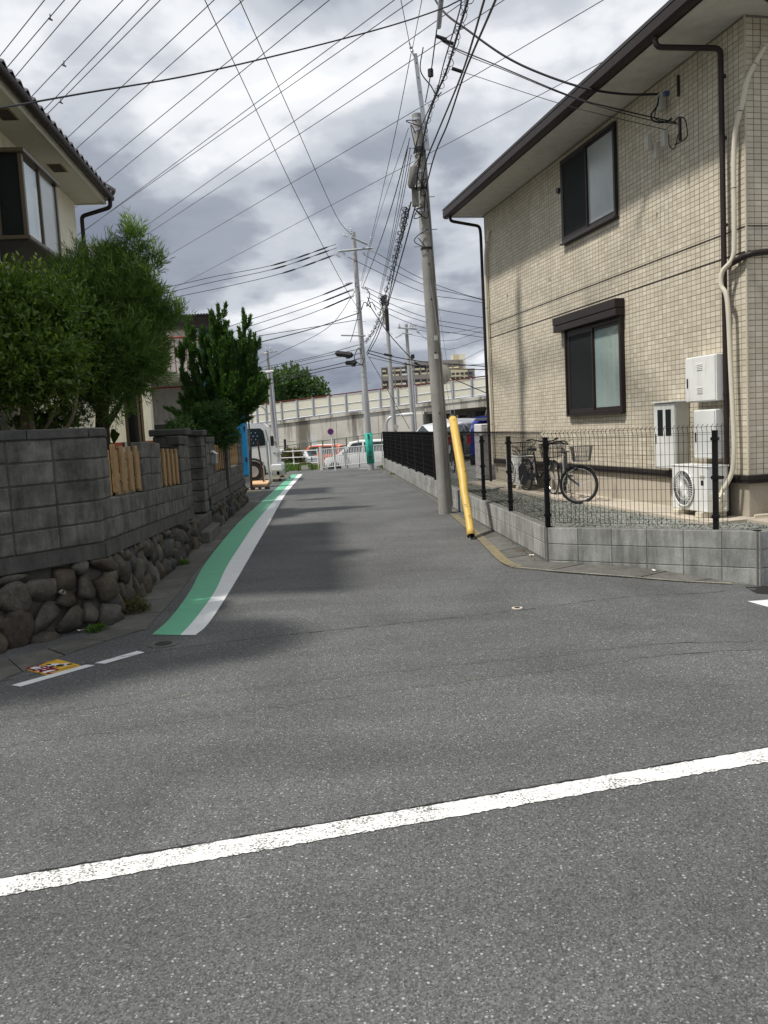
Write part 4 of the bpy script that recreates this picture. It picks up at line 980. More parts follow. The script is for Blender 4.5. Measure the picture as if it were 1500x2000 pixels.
# ================================================================ poles
def step_bolts(parent, a, b, r, z0, z1, dz=.45):
    z = z0; k = 0
    while z < z1:
        t = (z-a.z)/(b.z-a.z); c = a.lerp(b, t); sg = 1 if k % 2 else -1; rr = r(t); m = MB()
        m.tube([c+V(sg*rr*.8, 0, 0), c+V(sg*(rr+.13), 0, 0)], .009, 5); m.build('step_bolt', M_STEEL, parent); z += dz; k += 1
def band(parent, a, b, r, z, w=.05, mat=None):
    t = (z-a.z)/(b.z-a.z); c = a.lerp(b, t); m = MB(); m.tube([c-V(0, 0, w/2), c+V(0, 0, w/2)], r(t)+.006, 16); m.build('band', mat or M_STEEL, parent)
def upole(lab, a, b, ra, rb, mat=M_POLE2, steps=None, grp='utility poles'):
    t = thing('utility_pole', lab, 'utility pole', group=grp); m = MB(); n = 10
    m.tube([a.lerp(b, k/n) for k in range(n+1)], [ra+(rb-ra)*k/n for k in range(n+1)], 20); m.build('pole', mat, t, True)
    if steps: step_bolts(t, a, b, lambda q: ra+(rb-ra)*q, *steps)
    return t
def insul(parent, p, d, n=3, r=.05, nm='insulator'):
    m = MB(); d = Vector(d).normalized(); m.tube([p-d*.06, p+d*(.07*n+.04)], .014, 6)
    for k in range(n): m.tube([p+d*(.07*k), p+d*(.07*k+.018), p+d*(.07*k+.045)], [r*.5, r, r*.6], 10)
    m.build(nm, M_INS, parent, True)
M_POLED = plain('weathered_grey_plastic', (.16, .155, .14), .7)
A, B = V(1.196, 16.3, 0), V(1.0, 16.3, 7.5); ra, rb = .130, .090; rf = lambda q: ra+(rb-ra)*q
mp = upole('nearest concrete utility pole beside the yellow guy wire guard', A, B, ra, rb, M_POLE, (5.1, 7.0, .30))
for z in (5.05, 5.35, 5.75, 6.15, 6.45, 6.85, 7.2, 7.40): band(mp, A, B, rf, z, .045 if z != 6.85 else .1, M_BLACKM if z in (5.05, 6.85, 6.15) else None)
e0, e1 = gy(835, 292, 16.17), gy(811, 104, 16.17); m = MB()
d_ = (e1-e0); m.add([e0+V(-.045, 0, 0), e0+V(.045, 0, 0), e0+V(.045, .05, 0), e0+V(-.045, .05, 0), e1+V(-.035, 0, 0), e1+V(.035, 0, 0), e1+V(.035, .05, 0), e1+V(-.035, .05, 0)], [(0,1,2,3),(4,5,6,7),(0,1,5,4),(1,2,6,5),(2,3,7,6),(3,0,4,7)]); m.build('extension_arm', M_STEEL, mp)
for k in (.1, .2, .3, .45, .6, .75, .9): c = e0.lerp(e1, k); m = MB(); m.tube([c+V(0, -.006, 0), c+V(0, -.001, 0)], .011, 8); m.build('bolt_hole', M_DARK, mp)
insul(mp, e1+V(-.05, 0, .02), V(-.3, 0, 1), 2, .035)
m = MB(); c = gy(806, 345, 16.0); m.tube([c+V(-.06, 0, -.20), c+V(-.03, 0, -.15), c+V(.03, 0, .15), c+V(.05, 0, .20)], [.03, .075, .075, .03], 14); m.build('splice_closure', M_POLED, mp, True)
m = MB(); c = gy(812, 385, 16.1); m.box((c.x-.07, c.y-.06, c.z-.16), (c.x+.05, c.y+.06, c.z+.17)); m.build('terminal_box', M_POLED, mp)
m = MB(); m.tube([A.lerp(B, t)+V(rf(t)+.012, -.03, 0) for t in (.02, .3, .6, .93)], .016, 8); m.build('conduit', M_POLE, mp, True)
for (x, y) in ((852, 661), (852, 697)):
    c = gy(x, y, 16.3); t_ = (c.z)/7.5; cc = A.lerp(B, t_); m = MB(); R0 = rf(t_)+.004; a0_ = math.atan2(-1, (c.x-cc.x)/R0*1.0)
    vv = [];
    for k in range(5): w = a0_-.35+.7*k/4; vv += [cc+V(R0*math.cos(w), R0*math.sin(w), -.045), cc+V(R0*math.cos(w), R0*math.sin(w), .045)]
    m.add(vv, [(2*k, 2*k+2, 2*k+3, 2*k+1) for k in range(4)]); m.build('paper_tag', M_WHITEM, mp)
for z in (1.95, 3.1, 4.1, 4.75, 5.0):
    cc = A.lerp(B, z/7.5); m = MB(); m.tube([cc+V(.02, -rf(z/7.5)+.01, 0), cc+V(.02, -rf(z/7.5)-.012, 0)], .016, 8); m.build('bolt_socket', M_RUST if z > 2 else M_DARK, mp)
# hanging loops of cable on the pole head
rl = random.Random(3)
for k in range(9):
    z = 5.3+.24*k; cc = A.lerp(B, z/7.5); P = [cc+V(rl.uniform(-.22, .1), -.14+rl.uniform(-.05, .03), rl.uniform(-.28, .28)) for _ in range(5)]; m = MB(); m.tube(bez(P, 6), .009, 5); m.build('cable_loop', M_WIRE, mp)
# round mirror mounted behind the pole
t = thing('traffic_mirror', 'round grey traffic mirror seen from its back, half hidden by the near pole', 'mirror'); c = gy(860, 731, 16.75)
m = MB(); m.tube([c+V(0, -.02, 0), c+V(0, 0, 0)], [.17, .205], 28); m.build('back_plate', M_GREYBOX, t, True); m = MB(); m.ring(c, V(0, 1, 0), .208, .008, 32, 6); m.build('rim', M_STEEL, t, True)
m = MB(); m.tube([c+V(-.02, -.03, 0), V(A.lerp(B, c.z/7.5).x, 16.4, c.z)], .02, 8); m.build('bracket', M_STEEL, t)
m = MB(); m.tube([c+V(0, .0, 0), c+V(0, .03, 0)], [.20, .02], 28); m.build('mirror_face', M_CHROME, t, True)
# guy wires and the yellow guard
gb, gt = gz(919, 1056), None; guyT = V(1.10, 16.3, 4.55)
def gline(t, dx=0): return V(1.262+dx, 12.38, 0).lerp(guyT, t)
o = MB().tube([gline(0, .0), gline(.985)], .0045, 6).build('guy_wire', M_WIREG); tag(o, 'left guy wire rising out of the yellow guard to the near pole', 'wire')
o = MB().tube([gline(.02, .05), gline(.97)+V(.08, 0, 0)], .0045, 6).build('guy_wire', M_WIREG); tag(o, 'right guy wire rising out of the yellow guard to the near pole', 'wire')
t = thing('guy_guard', 'long yellow plastic guard, dented and split at its foot, around the guy wires', 'guy guard')
Ts = [.012, .03, .06, .10, .15, .20, .25, .32, .40]; Rs = [.064, .057, .050, .052, .060, .070, .072, .070, .067]; offx = [.0, .003, .007, .005, -.002, .014, .010, .004, .0]
for nm, mt_, a0_, a1_, dr in (('guard_shell', M_YGUARD, 0, 2*math.pi*.86, 0), ('guard_liner', M_BLACKM, 0, 2*math.pi, -.006)):
    vv = []; n_ = 20; ax = (guyT-gline(0)).normalized(); ex = V(1, 0, 0); ey = ax.cross(ex)
    for T_, r_, ox in zip(Ts, Rs, offx):
        c = gline(T_)+V(ox+.02, 0, 0)
        for k in range(n_+1): w = a0_+(a1_-a0_)*k/n_+.62; rr = (r_+dr)*(1+(.14 if (.05 < T_ < .12) else 0)*math.cos(2*w)); vv.append(c+ex*math.cos(w)*rr*.95+ey*math.sin(w)*rr)
    m = MB(); m.add(vv, [(i*(n_+1)+k, i*(n_+1)+k+1, (i+1)*(n_+1)+k+1, (i+1)*(n_+1)+k) for i in range(len(Ts)-1) for k in range(n_)]); ob = m.build(nm, mt_, t, True)
    if nm == 'guard_shell': sm_ = ob.modifiers.new('thickness', 'SOLIDIFY'); sm_.thickness = .004; sm_.offset = 1
for T_, sg in ((.07, .3), (.105, -.4), (.21, .8), (.30, .2), (.39, 0)):
    c = gline(T_)+V(.02+sg*.05, -.072, .02); m = MB(); m.tube([c+V(-.02, 0, -.004), c+V(.02, -.004, .006)], .004, 4); m.build('rivet_slot', M_BLACKM, t)
m = MB(); c = gline(.40)+V(.02, 0, 0); m.tube([c, c+ax*.04], [.075, .07], 16); m.build('top_collar', M_BLACKM, t, True)
o = MB().tube([gline(0)+V(0, 0, -.1), gline(.03)], .012, 8).build('anchor_rod', M_STEEL); tag(o, 'bare steel anchor rod at the foot of the yellow guard', 'anchor')
# far signed pole
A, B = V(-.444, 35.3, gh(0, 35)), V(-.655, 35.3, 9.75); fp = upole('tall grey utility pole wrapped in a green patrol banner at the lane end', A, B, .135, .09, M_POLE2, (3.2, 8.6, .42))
def cross(parent, p, q, w=.045, nm='crossarm', mat=None): m = MB(); m.tube([p, q], w, 4); m.build(nm, mat or M_STEEL, parent)
cross(fp, gy(661, 491, 35.0), gy(728, 484, 35.0), .05); cross(fp, gy(685, 463, 34.6), gy(717, 477, 35.2), .05); cross(fp, gy(666, 655, 35.0), gy(714, 656, 35.2), .03)
M_DARKG = plain('dark_rubber_boot', (.03, .03, .033), .7)
for (x, y, dx, dz) in ((678, 462, -.4, .2), (724, 473, .1, 1), (656, 497, .8, -.5), (686, 456, 0, 1), (724, 488, .7, -.4), (708, 492, .5, -.6), (668, 489, .5, -.8), (684, 552, -1, -.2), (690, 565, -1, -.3), (690, 578, -1, -.3), (708, 562, 1, -.3)):
    insul(fp, gy(x, y, 35.0), V(dx, 0, dz), 3, .06)
for z in (9.5, 8.9, 7.6, 6.9, 6.7, 5.0, 4.4, 4.1, 3.9): band(fp, A, B, lambda q: .135-.045*q, z, .08)
P_ = [[(712, 560), (722, 575), (716, 598), (726, 590), (735, 606)], [(706, 605), (712, 590), (724, 600), (718, 580)], [(706, 690), (700, 680), (692, 700), (706, 712), (712, 700)]]
for q in P_: m = MB(); m.tube(bez([gy(*a, 35.0) for a in q], 8), .018, 5); m.build('cable_loop', M_WIRE, fp)
m = MB(); a_ = gy(706, 600, 35.0); m.tube(bez([gy(703, 570, 35), gy(700, 610, 35), gy(690, 650, 35), gy(684, 668, 35)], 8), .014, 5); m.build('cable_loop', M_WIRE, fp)
# banner
t = thing('patrol_banner', 'green banner with black Japanese lettering wrapped round the far pole', 'banner')
zt_, zb_ = gy(720, 846, 35.1).z, gy(725, 905, 35.1).z; cx_ = lambda z: A.lerp(B, (z-A.z)/(B.z-A.z))
M_BANNER = plain('banner_green', (.03, .42, .32), .6, var=.05)
m = MB(); vv = []; n_ = 12
for z in (zb_, zt_):
    c = cx_(z)
    for k in range(n_+1): w = math.pi+math.pi*k/n_; vv.append(c+V(.155*math.cos(w), .155*math.sin(w), z-c.z))
m.add(vv, [(k, k+1, n_+2+k, n_+1+k) for k in range(n_)]); ob = m.build('sheet', M_BANNER, t, True); s_ = ob.modifiers.new('thickness', 'SOLIDIFY'); s_.thickness = .004
def text_mesh(txt, size, mat, name, parent, loc, rot, sx=1, bold=.0, ext=.0005, align='CENTER'):
    cu = bpy.data.curves.new(name, 'FONT'); cu.body = txt; cu.size = size; cu.align_x = align; cu.align_y = 'CENTER'; cu.extrude = ext; cu.offset = bold; cu.resolution_u = 3
    o = bpy.data.objects.new('tmp_text', cu); COL.objects.link(o); bpy.context.view_layer.update()
    me = bpy.data.meshes.new_from_object(o.evaluated_get(bpy.context.evaluated_depsgraph_get())); bpy.data.objects.remove(o); me.materials.clear(); me.materials.append(mat)
    r = bpy.data.objects.new(name, me); link(r, parent); r.location = loc; r.rotation_euler = rot; r.scale = (sx, 1, 1); return r
s_txt = '警戒パトロール実施中'; hh = (zt_-zb_-.14)/len(s_txt)
for i, ch in enumerate(s_txt):
    if ch == 'ー': ch = '｜'
    z = zt_-.05-hh*(i+.5); c = cx_(z); text_mesh(ch, hh*1.12, M_BLACKM if i < 7 else M_RUST, 'letter', t, (c.x, c.y-.163, z), (R(90), 0, 0), 1, .0022)
# other far poles
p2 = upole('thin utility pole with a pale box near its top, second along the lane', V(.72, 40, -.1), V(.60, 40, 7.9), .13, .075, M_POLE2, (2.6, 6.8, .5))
c = gy(752, 617, 39.8); m = MB(); m.box((c.x-.12, c.y-.12, c.z-.38), (c.x+.10, c.y+.12, c.z+.38)); m.build('terminal_box', M_GREYBOX, p2); m = MB(); c = gy(756, 625, 39.7); m.tube([c+V(0, 0, -.5), c+V(0, 0, .5)], .09, 10); m.build('splice_closure', M_BLACKM, p2)
for k in range(6): P = [gy(750+rl.uniform(-9, 9), 585+rl.uniform(-12, 14), 39.8) for _ in range(5)]; m = MB(); m.tube(bez(P, 6), .022, 5); m.build('cable_loop', M_WIRE, p2)
m = MB(); c = gy(773, 834, 39.7); m.tube([c, c+V(0, .03, 0)], .13, 20); m.build('round_plate', M_GREYBOX, p2); m = MB(); m.box((c.x-.30, c.y, c.z-.1), (c.x-.15, c.y+.1, c.z+.08)); m.build('small_box', M_WHITEM, p2)
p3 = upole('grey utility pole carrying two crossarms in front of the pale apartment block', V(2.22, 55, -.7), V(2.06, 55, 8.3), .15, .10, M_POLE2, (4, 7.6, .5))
cross(p3, gy(777, 640, 54.8), gy(815, 643, 54.8), .05); cross(p3, gy(785, 651, 54.8), gy(806, 653, 54.8), .04)
for (x, y, dx, dz) in ((780, 638, 0, 1), (801, 638, .3, 1), (806, 638, .3, 1), (811, 638, .3, 1), (784, 653, -1, -.6), (778, 657, -1, -.4), (814, 646, .8, -.8)): insul(p3, gy(x, y, 54.8), V(dx, 0, dz), 3, .08)
p3b = upole('slim steel pole just right of the pole with two crossarms', V(2.5, 57, -.7), V(2.34, 57, 6.4), .085, .075, M_POLE2)
m = MB(); c = gy(806, 696, 56.9); m.box((c.x-.12, c.y-.1, c.z-.15), (c.x+.12, c.y+.1, c.z+.12)); m.build('lamp_cap', M_BLACKM, p3b)
p4 = upole('utility pole rising behind the truck cab on the left', V(-6.20, 50, -.7), V(-6.37, 50, 6.6), .15, .10, M_POLE2, (3, 5.6, .45))
cross(p4, gy(512, 691, 49.8), gy(541, 686, 49.8), .045)
for (x, y, dx, dz) in ((514, 688, -1, -.5), (541, 690, 1, -.2), (536, 686, 1, .1), (520, 686, 0, 1), (528, 685, 0, 1)): insul(p4, gy(x, y, 49.7), V(dx, 0, dz), 3, .08)
m = MB(); m.tube([V(-6.0, 49.8, -.7), gy(529, 716, 49.8)], .07, 8); m.build('side_pipe', M_STEEL, p4)
# street lamps
def lamp(lab, P, Y, r, head, zb_=-.7, hd=(1, 0)):
    t = thing('street_lamp', lab, 'street lamp', group='street lamps'); pts = [gy(*p, Y) for p in P]; base = V(pts[0].x, pts[0].y, zb_); m = MB(); m.tube([base]+bez(pts, 6), r, 10); m.build('pole', M_STEEL, t, True)
    e = pts[-1]; m = MB(); s = head; m.tube([e+V(-.05*s*hd[0], 0, 0), e+V(.1*s*hd[0], 0, -.02), e+V(.6*s*hd[0], 0, .0), e+V(.7*s*hd[0], 0, .02)], [.05, .10*s, .09*s, .03], 10); m.build('lamp_head', M_WHITEM, t, True)
lamp('tall street lamp arching right beside the pole behind the truck', [(502, 800), (499, 746), (502, 733), (509, 727), (518, 726)], 48, .07, .7)
lamp('small street lamp arching left above the truck cab', [(521, 826), (519, 805), (515, 797), (509, 793)], 60, .06, .7, hd=(-1, 0))
lamp('pale street lamp arching right over the end of the black fence', [(756, 845), (755, 826), (761, 816), (772, 812), (782, 810)], 45, .06, 1.0)
lamp('street lamp arch partly hidden behind the near concrete pole', [(838, 850), (840, 842), (845, 836), (852, 832)], 45, .05, .6)
# ================================================================ wires
def wire(nm, lab, pts, r, cat='wire', grp=None, n=10, ext_=None, mat=None, seg=5):
    P = [gy(x, y, Y) for x, y, Y in pts]
    if ext_:
        for end, k in ext_:
            if end == 0: P.insert(0, P[0]+(P[0]-P[1]).normalized()*k)
            else: P.append(P[-1]+(P[-1]-P[-2]).normalized()*k)
    o = MB().tube(bez(P, n) if len(P) > 2 else P, r, seg).build(nm, mat or M_WIRE, None, True); return tag(o, lab, cat, grp)
TR = [((5,103),(87,0)),((22,122),(126,0)),((38,140),(157,0)),((68,182),(240,0)),((90,210),(290,0)),((100,215),(313,0)),((137,264),(418,0)),((155,285),(475,0)),((192,328),(592,0)),((212,352),(643,0)),((163,452),(770,0)),((165,449),(806,0)),((230,480),(910,0)),((265,472),(984,0)),((310,510),(1178,0)),((340,563),(1220,98))]
TL = ['leftmost of the thin conductors crossing the upper left sky', 'second conductor from the left in the sky, with a small spacer near the top', 'third conductor from the left, above the stucco eaves', 'fourth conductor from the left, with a spacer above the eaves', 'fifth thin conductor from the left in the upper sky', 'sixth conductor from the left, with a spacer close to the eave tiles', 'seventh conductor, reaching the middle of the stucco eaves', 'eighth conductor, ending low on the stucco eaves', 'ninth conductor, passing just above the eave corner', 'tenth conductor, meeting the eave corner gutter', 'upper one of two conductors meeting beside the eave downpipe', 'lower one of two conductors meeting beside the eave downpipe', 'upper of two parallel conductors over the narrow leaved tree top', 'lower of two parallel conductors over the narrow leaved tree top', 'lone conductor sloping to the right of the narrow leaved tree', 'lowest long conductor, running up behind the eaves of the tiled house']
for (a, b), lb in zip(TR, TL):
    P, Q = gz(*a, 23.0), gz(*b, 24.0); P2 = P+(P-Q)*.35; Q2 = Q+(Q-P)*.4
    o = MB().tube([P2, P, Q, Q2], .026, 5).build('transmission_wire', M_WIREG); tag(o, lb, 'wire', 'high voltage conductors overhead')
for x, y in ((98, 33), (125, 124), (119, 197), (163, 452)):
    c = gz(x, y, 23.6)+V(0, 0, -.12); m = MB(); m.tube([c+V(-.10, 0, .05), c+V(.10, 0, -.05)], .045, 6); m.tube([c, c+V(0, 0, .26)], .03, 6)
    ob = m.build('line_spacer', M_BLACKM); tag(ob, {98: 'tiny damper on the second conductor near the top edge', 125: 'tiny damper on the fourth conductor above the eaves', 119: 'tiny damper touching the sagging cable above the eaves', 163: 'tiny clamp where two conductors meet by the downpipe'}[x], 'damper')
wire('service_cable', 'sagging twisted cable crossing the sky above the stucco eaves', [(-60, 218, 6.6), (0, 211, 6.9), (160, 183, 7.8), (400, 141, 8.8), (700, 68, 9.8), (860, 18, 10.3), (960, -30, 10.6)], .0085, ext_=[(1, 6)])
wire('ground_wire', 'thin wire from the top left of centre down to the far pole boxes', [(400, 0, 18), (470, 150, 22), (579, 380, 29), (672, 558, 34), (706, 612, 35.2)], .011, ext_=[(0, 14)])
wire('ground_wire', 'thin wire running from the top edge down to the far pole head', [(468, 0, 18), (560, 205, 24), (656, 420, 33.5), (690, 462, 35.2)], .011, ext_=[(0, 14)])
wire('ground_wire', 'wire rising left from the steel tip of the near pole', [(803, 100, 16.2), (783, 0, 12.5)], .006, ext_=[(1, 12)])
wire('ground_wire', 'wire rising right from the steel tip of the near pole', [(805, 98, 16.2), (824, 0, 12.5)], .006, ext_=[(1, 12)])
wire('ground_wire', 'long thin wire falling left from the near pole tip to the far poles', [(803, 104, 16.2), (770, 270, 20), (736, 420, 27), (706, 545, 35)], .008)
FPY = 35.1
for k, (P, lb) in enumerate([([(656, 477), (540, 516), (420, 540), (336, 559)], 'top wire of the upper trio leaving the far pole to the left'), ([(658, 484), (540, 524), (420, 550), (330, 571)], 'middle wire of the upper trio leaving the far pole to the left'), ([(661, 495), (560, 531), (450, 558), (330, 583)], 'bottom wire of the upper trio leaving the far pole to the left'),
        ([(690, 552), (600, 587), (444, 639)], 'top wire of the lower trio leaving the far pole to the left'), ([(691, 565), (600, 600), (446, 651)], 'middle wire of the lower trio leaving the far pole to the left'), ([(692, 577), (600, 615), (440, 668)], 'bottom wire of the lower trio leaving the far pole to the left'),
        ([(702, 611), (600, 645), (420, 690)], 'dark cable sloping left below the two wire trios'), ([(703, 624), (600, 641), (470, 662)], 'thin wire below the dark sloping cable on the left'), ([(706, 672), (600, 700), (460, 727)], 'upper of the near level cables left of the far pole'),
        ([(706, 681), (600, 703), (460, 735)], 'second of the near level cables left of the far pole'), ([(706, 690), (610, 708), (460, 746)], 'third of the near level cables left of the far pole'), ([(708, 699), (640, 716), (460, 757)], 'fourth of the near level cables, carrying a black closure'), ([(708, 712), (640, 722), (460, 766)], 'lowest of the near level cables left of the far pole'),
        ([(700, 560), (640, 640), (545, 690)], 'slack wire dropping from the far pole to the pole behind the truck')]):
    Q = [(x, y, FPY+(-1.5 if k < 8 else 4)*(i/(len(P)-1))*(3 if k >= 8 else 1)) for i, (x, y) in enumerate(P)]
    wv = wire('overhead_wire', lb, Q, .012 if k < 3 else (.02 if k in (6, 11, 12) else .013), ext_=[(1, 8)])
    if k < 6:
        PP = bez([gy(*q) for q in Q], 10)
        for j in ((1, 3, 5) if k >= 3 else (2, 5, 9)):
            m = MB(); u_ = (PP[j+1]-PP[j]).normalized(); m.tube([PP[j]-u_*.2, PP[j]-u_*.05, PP[j]+u_*.25, PP[j]+u_*.5], [.013, .034, .032, .013], 7); m.build('wire_sleeve', M_DARKG, wv)
for k, (P, lb) in enumerate([([(737, 495), (828, 546), (948, 586), (1100, 610)], 'top wire running right from the far pole towards the tiled house'), ([(711, 498), (830, 557), (948, 587)], 'second wire running right from the far pole towards the tiled house'), ([(679, 502), (828, 571), (946, 592)], 'third wire running right from the far pole towards the tiled house'),
        ([(712, 560), (763, 581), (860, 605), (948, 621)], 'upper wire of the lower fan right of the far pole'), ([(716, 570), (760, 592), (840, 622), (953, 643)], 'second wire of the lower fan right of the far pole'), ([(722, 582), (760, 603), (835, 630), (950, 652)], 'third wire of the lower fan right of the far pole'), ([(728, 594), (760, 614), (835, 642), (950, 660)], 'lowest wire of the lower fan right of the far pole'),
        ([(722, 597), (762, 655), (815, 710), (850, 725)], 'dark cable falling right from the far pole past the crossarm pole'), ([(718, 684), (770, 697), (840, 708), (955, 716)], 'upper dark cable in front of the apartment block'), ([(718, 690), (790, 710), (850, 720), (955, 722)], 'lower dark cable in front of the apartment block'), ([(718, 697), (790, 712), (870, 716), (960, 710)], 'slack cable just above the apartment block roof'),
        ([(815, 645), (880, 650), (960, 636)], 'upper thin wire from the crossarm pole to the right'), ([(806, 655), (880, 665), (960, 640)], 'thin wire from the lower crossarm to the right'), ([(814, 648), (870, 682), (960, 658)], 'sagging thin wire right of the crossarm pole'), ([(905, 703), (930, 690), (958, 676)], 'short wire above the roof tower of the apartment block'), ([(720, 697), (745, 740), (790, 820), (800, 838)], 'guy wire falling right from the far pole banner')]):
    yy = 35.2 if k < 7 else (36 if k < 11 or k == 15 else 54.5)
    wire('overhead_wire', lb, [(x, y, yy) for x, y in P], .012 if k not in (7, 8, 9) else .02, ext_=[(1, 10)] if k != 15 else None)
# cables between near pole and far pole
wire('overhead_cable', 'left black cable running from the near pole down to the far pole', [(803, 395, 16.5), (776, 500, 21), (757, 590, 27), (735, 650, 31), (716, 690, 35.1)], .016)
wire('overhead_cable', 'right black cable running from the near pole down to the far pole', [(812, 400, 16.5), (785, 500, 21), (757, 597, 27), (738, 655, 31), (717, 694, 35.1)], .016)
wire('overhead_cable', 'dotted cable from the near pole head to the far pole middle', [(797, 285, 16.4), (766, 400, 21), (740, 480, 27), (708, 562, 35)], .012)
for k, (dx, lb) in enumerate([(0, 'first of three fine drop wires left of the near pole'), (6, 'second of three fine drop wires left of the near pole'), (11, 'third of three fine drop wires left of the near pole')]):
    wire('drop_wire', lb, [(800+dx*.3, 270+dx*3, 16.4), (776+dx*.8, 400, 20), (757+dx*.5, 500, 27), (738+dx*.3, 585, 39.5)], .008)
wire('drop_wire', 'fine wire left of the three drop wires, ending at the far pole side', [(798, 250, 16.4), (735, 440, 27), (705, 560, 35)], .006)
def coil(nm, lab, pts, r, R_, turns, core=.012):
    P = bez([gy(*p) for p in pts], 14); t = thing(nm, lab, 'cable'); m = MB(); m.tube(P, core, 5); m.build('core_cable', M_WIRE, t, True)
    n = int(turns*12); H_ = []
    for i in range(n):
        f = i/(n-1)*(len(P)-1.001); k = int(f); p = P[k].lerp(P[k+1], f-k); d = (P[k+1]-P[k]).normalized(); a = d.orthogonal().normalized(); b = d.cross(a); w = i/12*2*math.pi; q = R_*(.7+.5*math.sin(i*.37)+.25*math.sin(i*1.3))
        H_.append(p+(a*math.cos(w)+b*math.sin(w))*q)
    m = MB(); m.tube(H_, r, 4); m.build('spiral_wrap', M_WIRE, t)
coil('spiral_cable', 'curly spiral wrapped cable between the near pole and the far pole', [(794, 405, 16.8), (785, 448, 18.5), (770, 510, 21), (750, 585, 27), (733, 640, 31), (714, 668, 35.1)], .008, .065, 66)
coil('spiral_cable', 'tangled cable bundle with loops climbing from the near pole head to the top edge', [(812, 385, 16.2), (817, 330, 15.6), (830, 256, 14.6), (848, 195, 13.6), (872, 139, 12.4), (893, 70, 11.2), (914, 0, 10), (930, -60, 9)], .005, .045, 40, .016)
wire('overhead_cable', 'slim cable inside the looped bundle, left strand', [(808, 300, 16.2), (822, 250, 15), (852, 180, 13.4), (868, 120, 12), (898, 20, 10.2), (905, -30, 9.5)], .009, ext_=[(1, 6)])
wire('overhead_cable', 'thick dark cable passing right of the loop bundle, left one of two', [(822, 372, 16.1), (833, 315, 15.3), (856, 256, 14), (904, 139, 11.4), (946, 0, 8.8), (970, -80, 7.6)], .013, ext_=[(1, 12)])
wire('overhead_cable', 'thick dark cable passing right of the loop bundle, right one of two', [(832, 366, 16.1), (850, 300, 15), (875, 240, 13.6), (909, 139, 11.4), (968, 0, 8.6), (1000, -80, 7.4)], .013, ext_=[(1, 12)])
wire('overhead_cable', 'short cable with a grey sleeve at the top edge above the near pole', [(831, 200, 16), (842, 140, 14), (850, 80, 12.6), (862, 0, 11), (870, -50, 10)], .010, ext_=[(1, 6)])
o = MB().tube([gy(857, 52, 12.0), gy(864, -30, 10.6)], .035, 10).build('cable_sleeve', M_STEEL, None, True); tag(o, 'grey protective sleeve at the top edge above the near pole', 'cable sleeve')
m = MB(); c = gy(841, 143, 14); m.tube([c+V(0, 0, -.05), c+V(0, 0, .06)], .045, 8); m.tube(bez([c+V(-.1, 0, .4), c+V(-.16, 0, .05), c+V(0, 0, -.2), c+V(.08, 0, -.35), c+V(.16, 0, -.3)], 6), .010, 5); tag(m.build('cable_clamp', M_BLACKM), 'dark clamp knot hanging left of the loop bundle', 'clamp')
wire('service_cable', 'thickest cable swooping right to the blue insulator on the tiled house', [(820, -60, 13.5), (862, 17, 13), (915, 60, 12.6), (988, 111, 12.3), (1060, 145, 12.1), (1146, 173, 11.9), (1222, 184, 11.8), (1292, 184, 11.75)], .016)
wire('service_cable', 'thinner cable below the thickest one, ending at the lower bracket', [(855, 72, 13.4), (880, 90, 13.1), (967, 126, 12.7), (1116, 188, 12.1), (1214, 215, 11.8), (1322, 240, 11.35)], .009)
wire('service_cable', 'second strand twisted beside the thinner service cable', [(857, 75, 13.4), (900, 103, 13), (990, 139, 12.6), (1116, 190, 12.1), (1250, 230, 11.6), (1325, 243, 11.3)], .006)
wire('service_cable', 'finest and lowest wire reaching the tiled house wall', [(880, 136, 13.6), (911, 143, 13.4), (1103, 205, 12.3), (1303, 254, 11.4)], .005)
m = MB()
for (x, y) in ((862, 74), (875, 82), (893, 137)): c = gy(x, y, 13.2); m.tube([c+V(-.08, 0, .03), c+V(.08, 0, -.03)], .028, 8)
tag(m.build('wire_grip', M_BLACKM), 'black wire grips on the cables leaving the loop bundle', 'wire grip', kind=None)
# closures on the left cables
for (x0, y0, x1, y1, lb, hh_) in ((654, 690, 690, 694, 'larger black splice closure hanging left of the far pole', .12), (674, 709, 697, 708, 'smaller black splice closure below the larger one', .09)):
    P, Q = gy(x0, y0, 35.6), gy(x1, y1, 35.4); t = thing('splice_closure', lb, 'splice closure'); m = MB(); m.tube([P, P.lerp(Q, .12), P.lerp(Q, .9), Q], [.03, hh_, hh_, .04], 8); m.build('body', M_BLACKM, t, True); m = MB(); c = P.lerp(Q, .7); m.tube([c+V(0, 0, -.16), c+V(0, 0, .08)], .09, 8); m.build('end_block', M_BLACKM, t, True)
o = MB().tube([gy(750, 692, 36), gy(766, 695, 36)], .05, 8).build('splice_closure', M_BLACKM, None, True); tag(o, 'small black tube closure on the cable right of the far pole', 'splice closure')
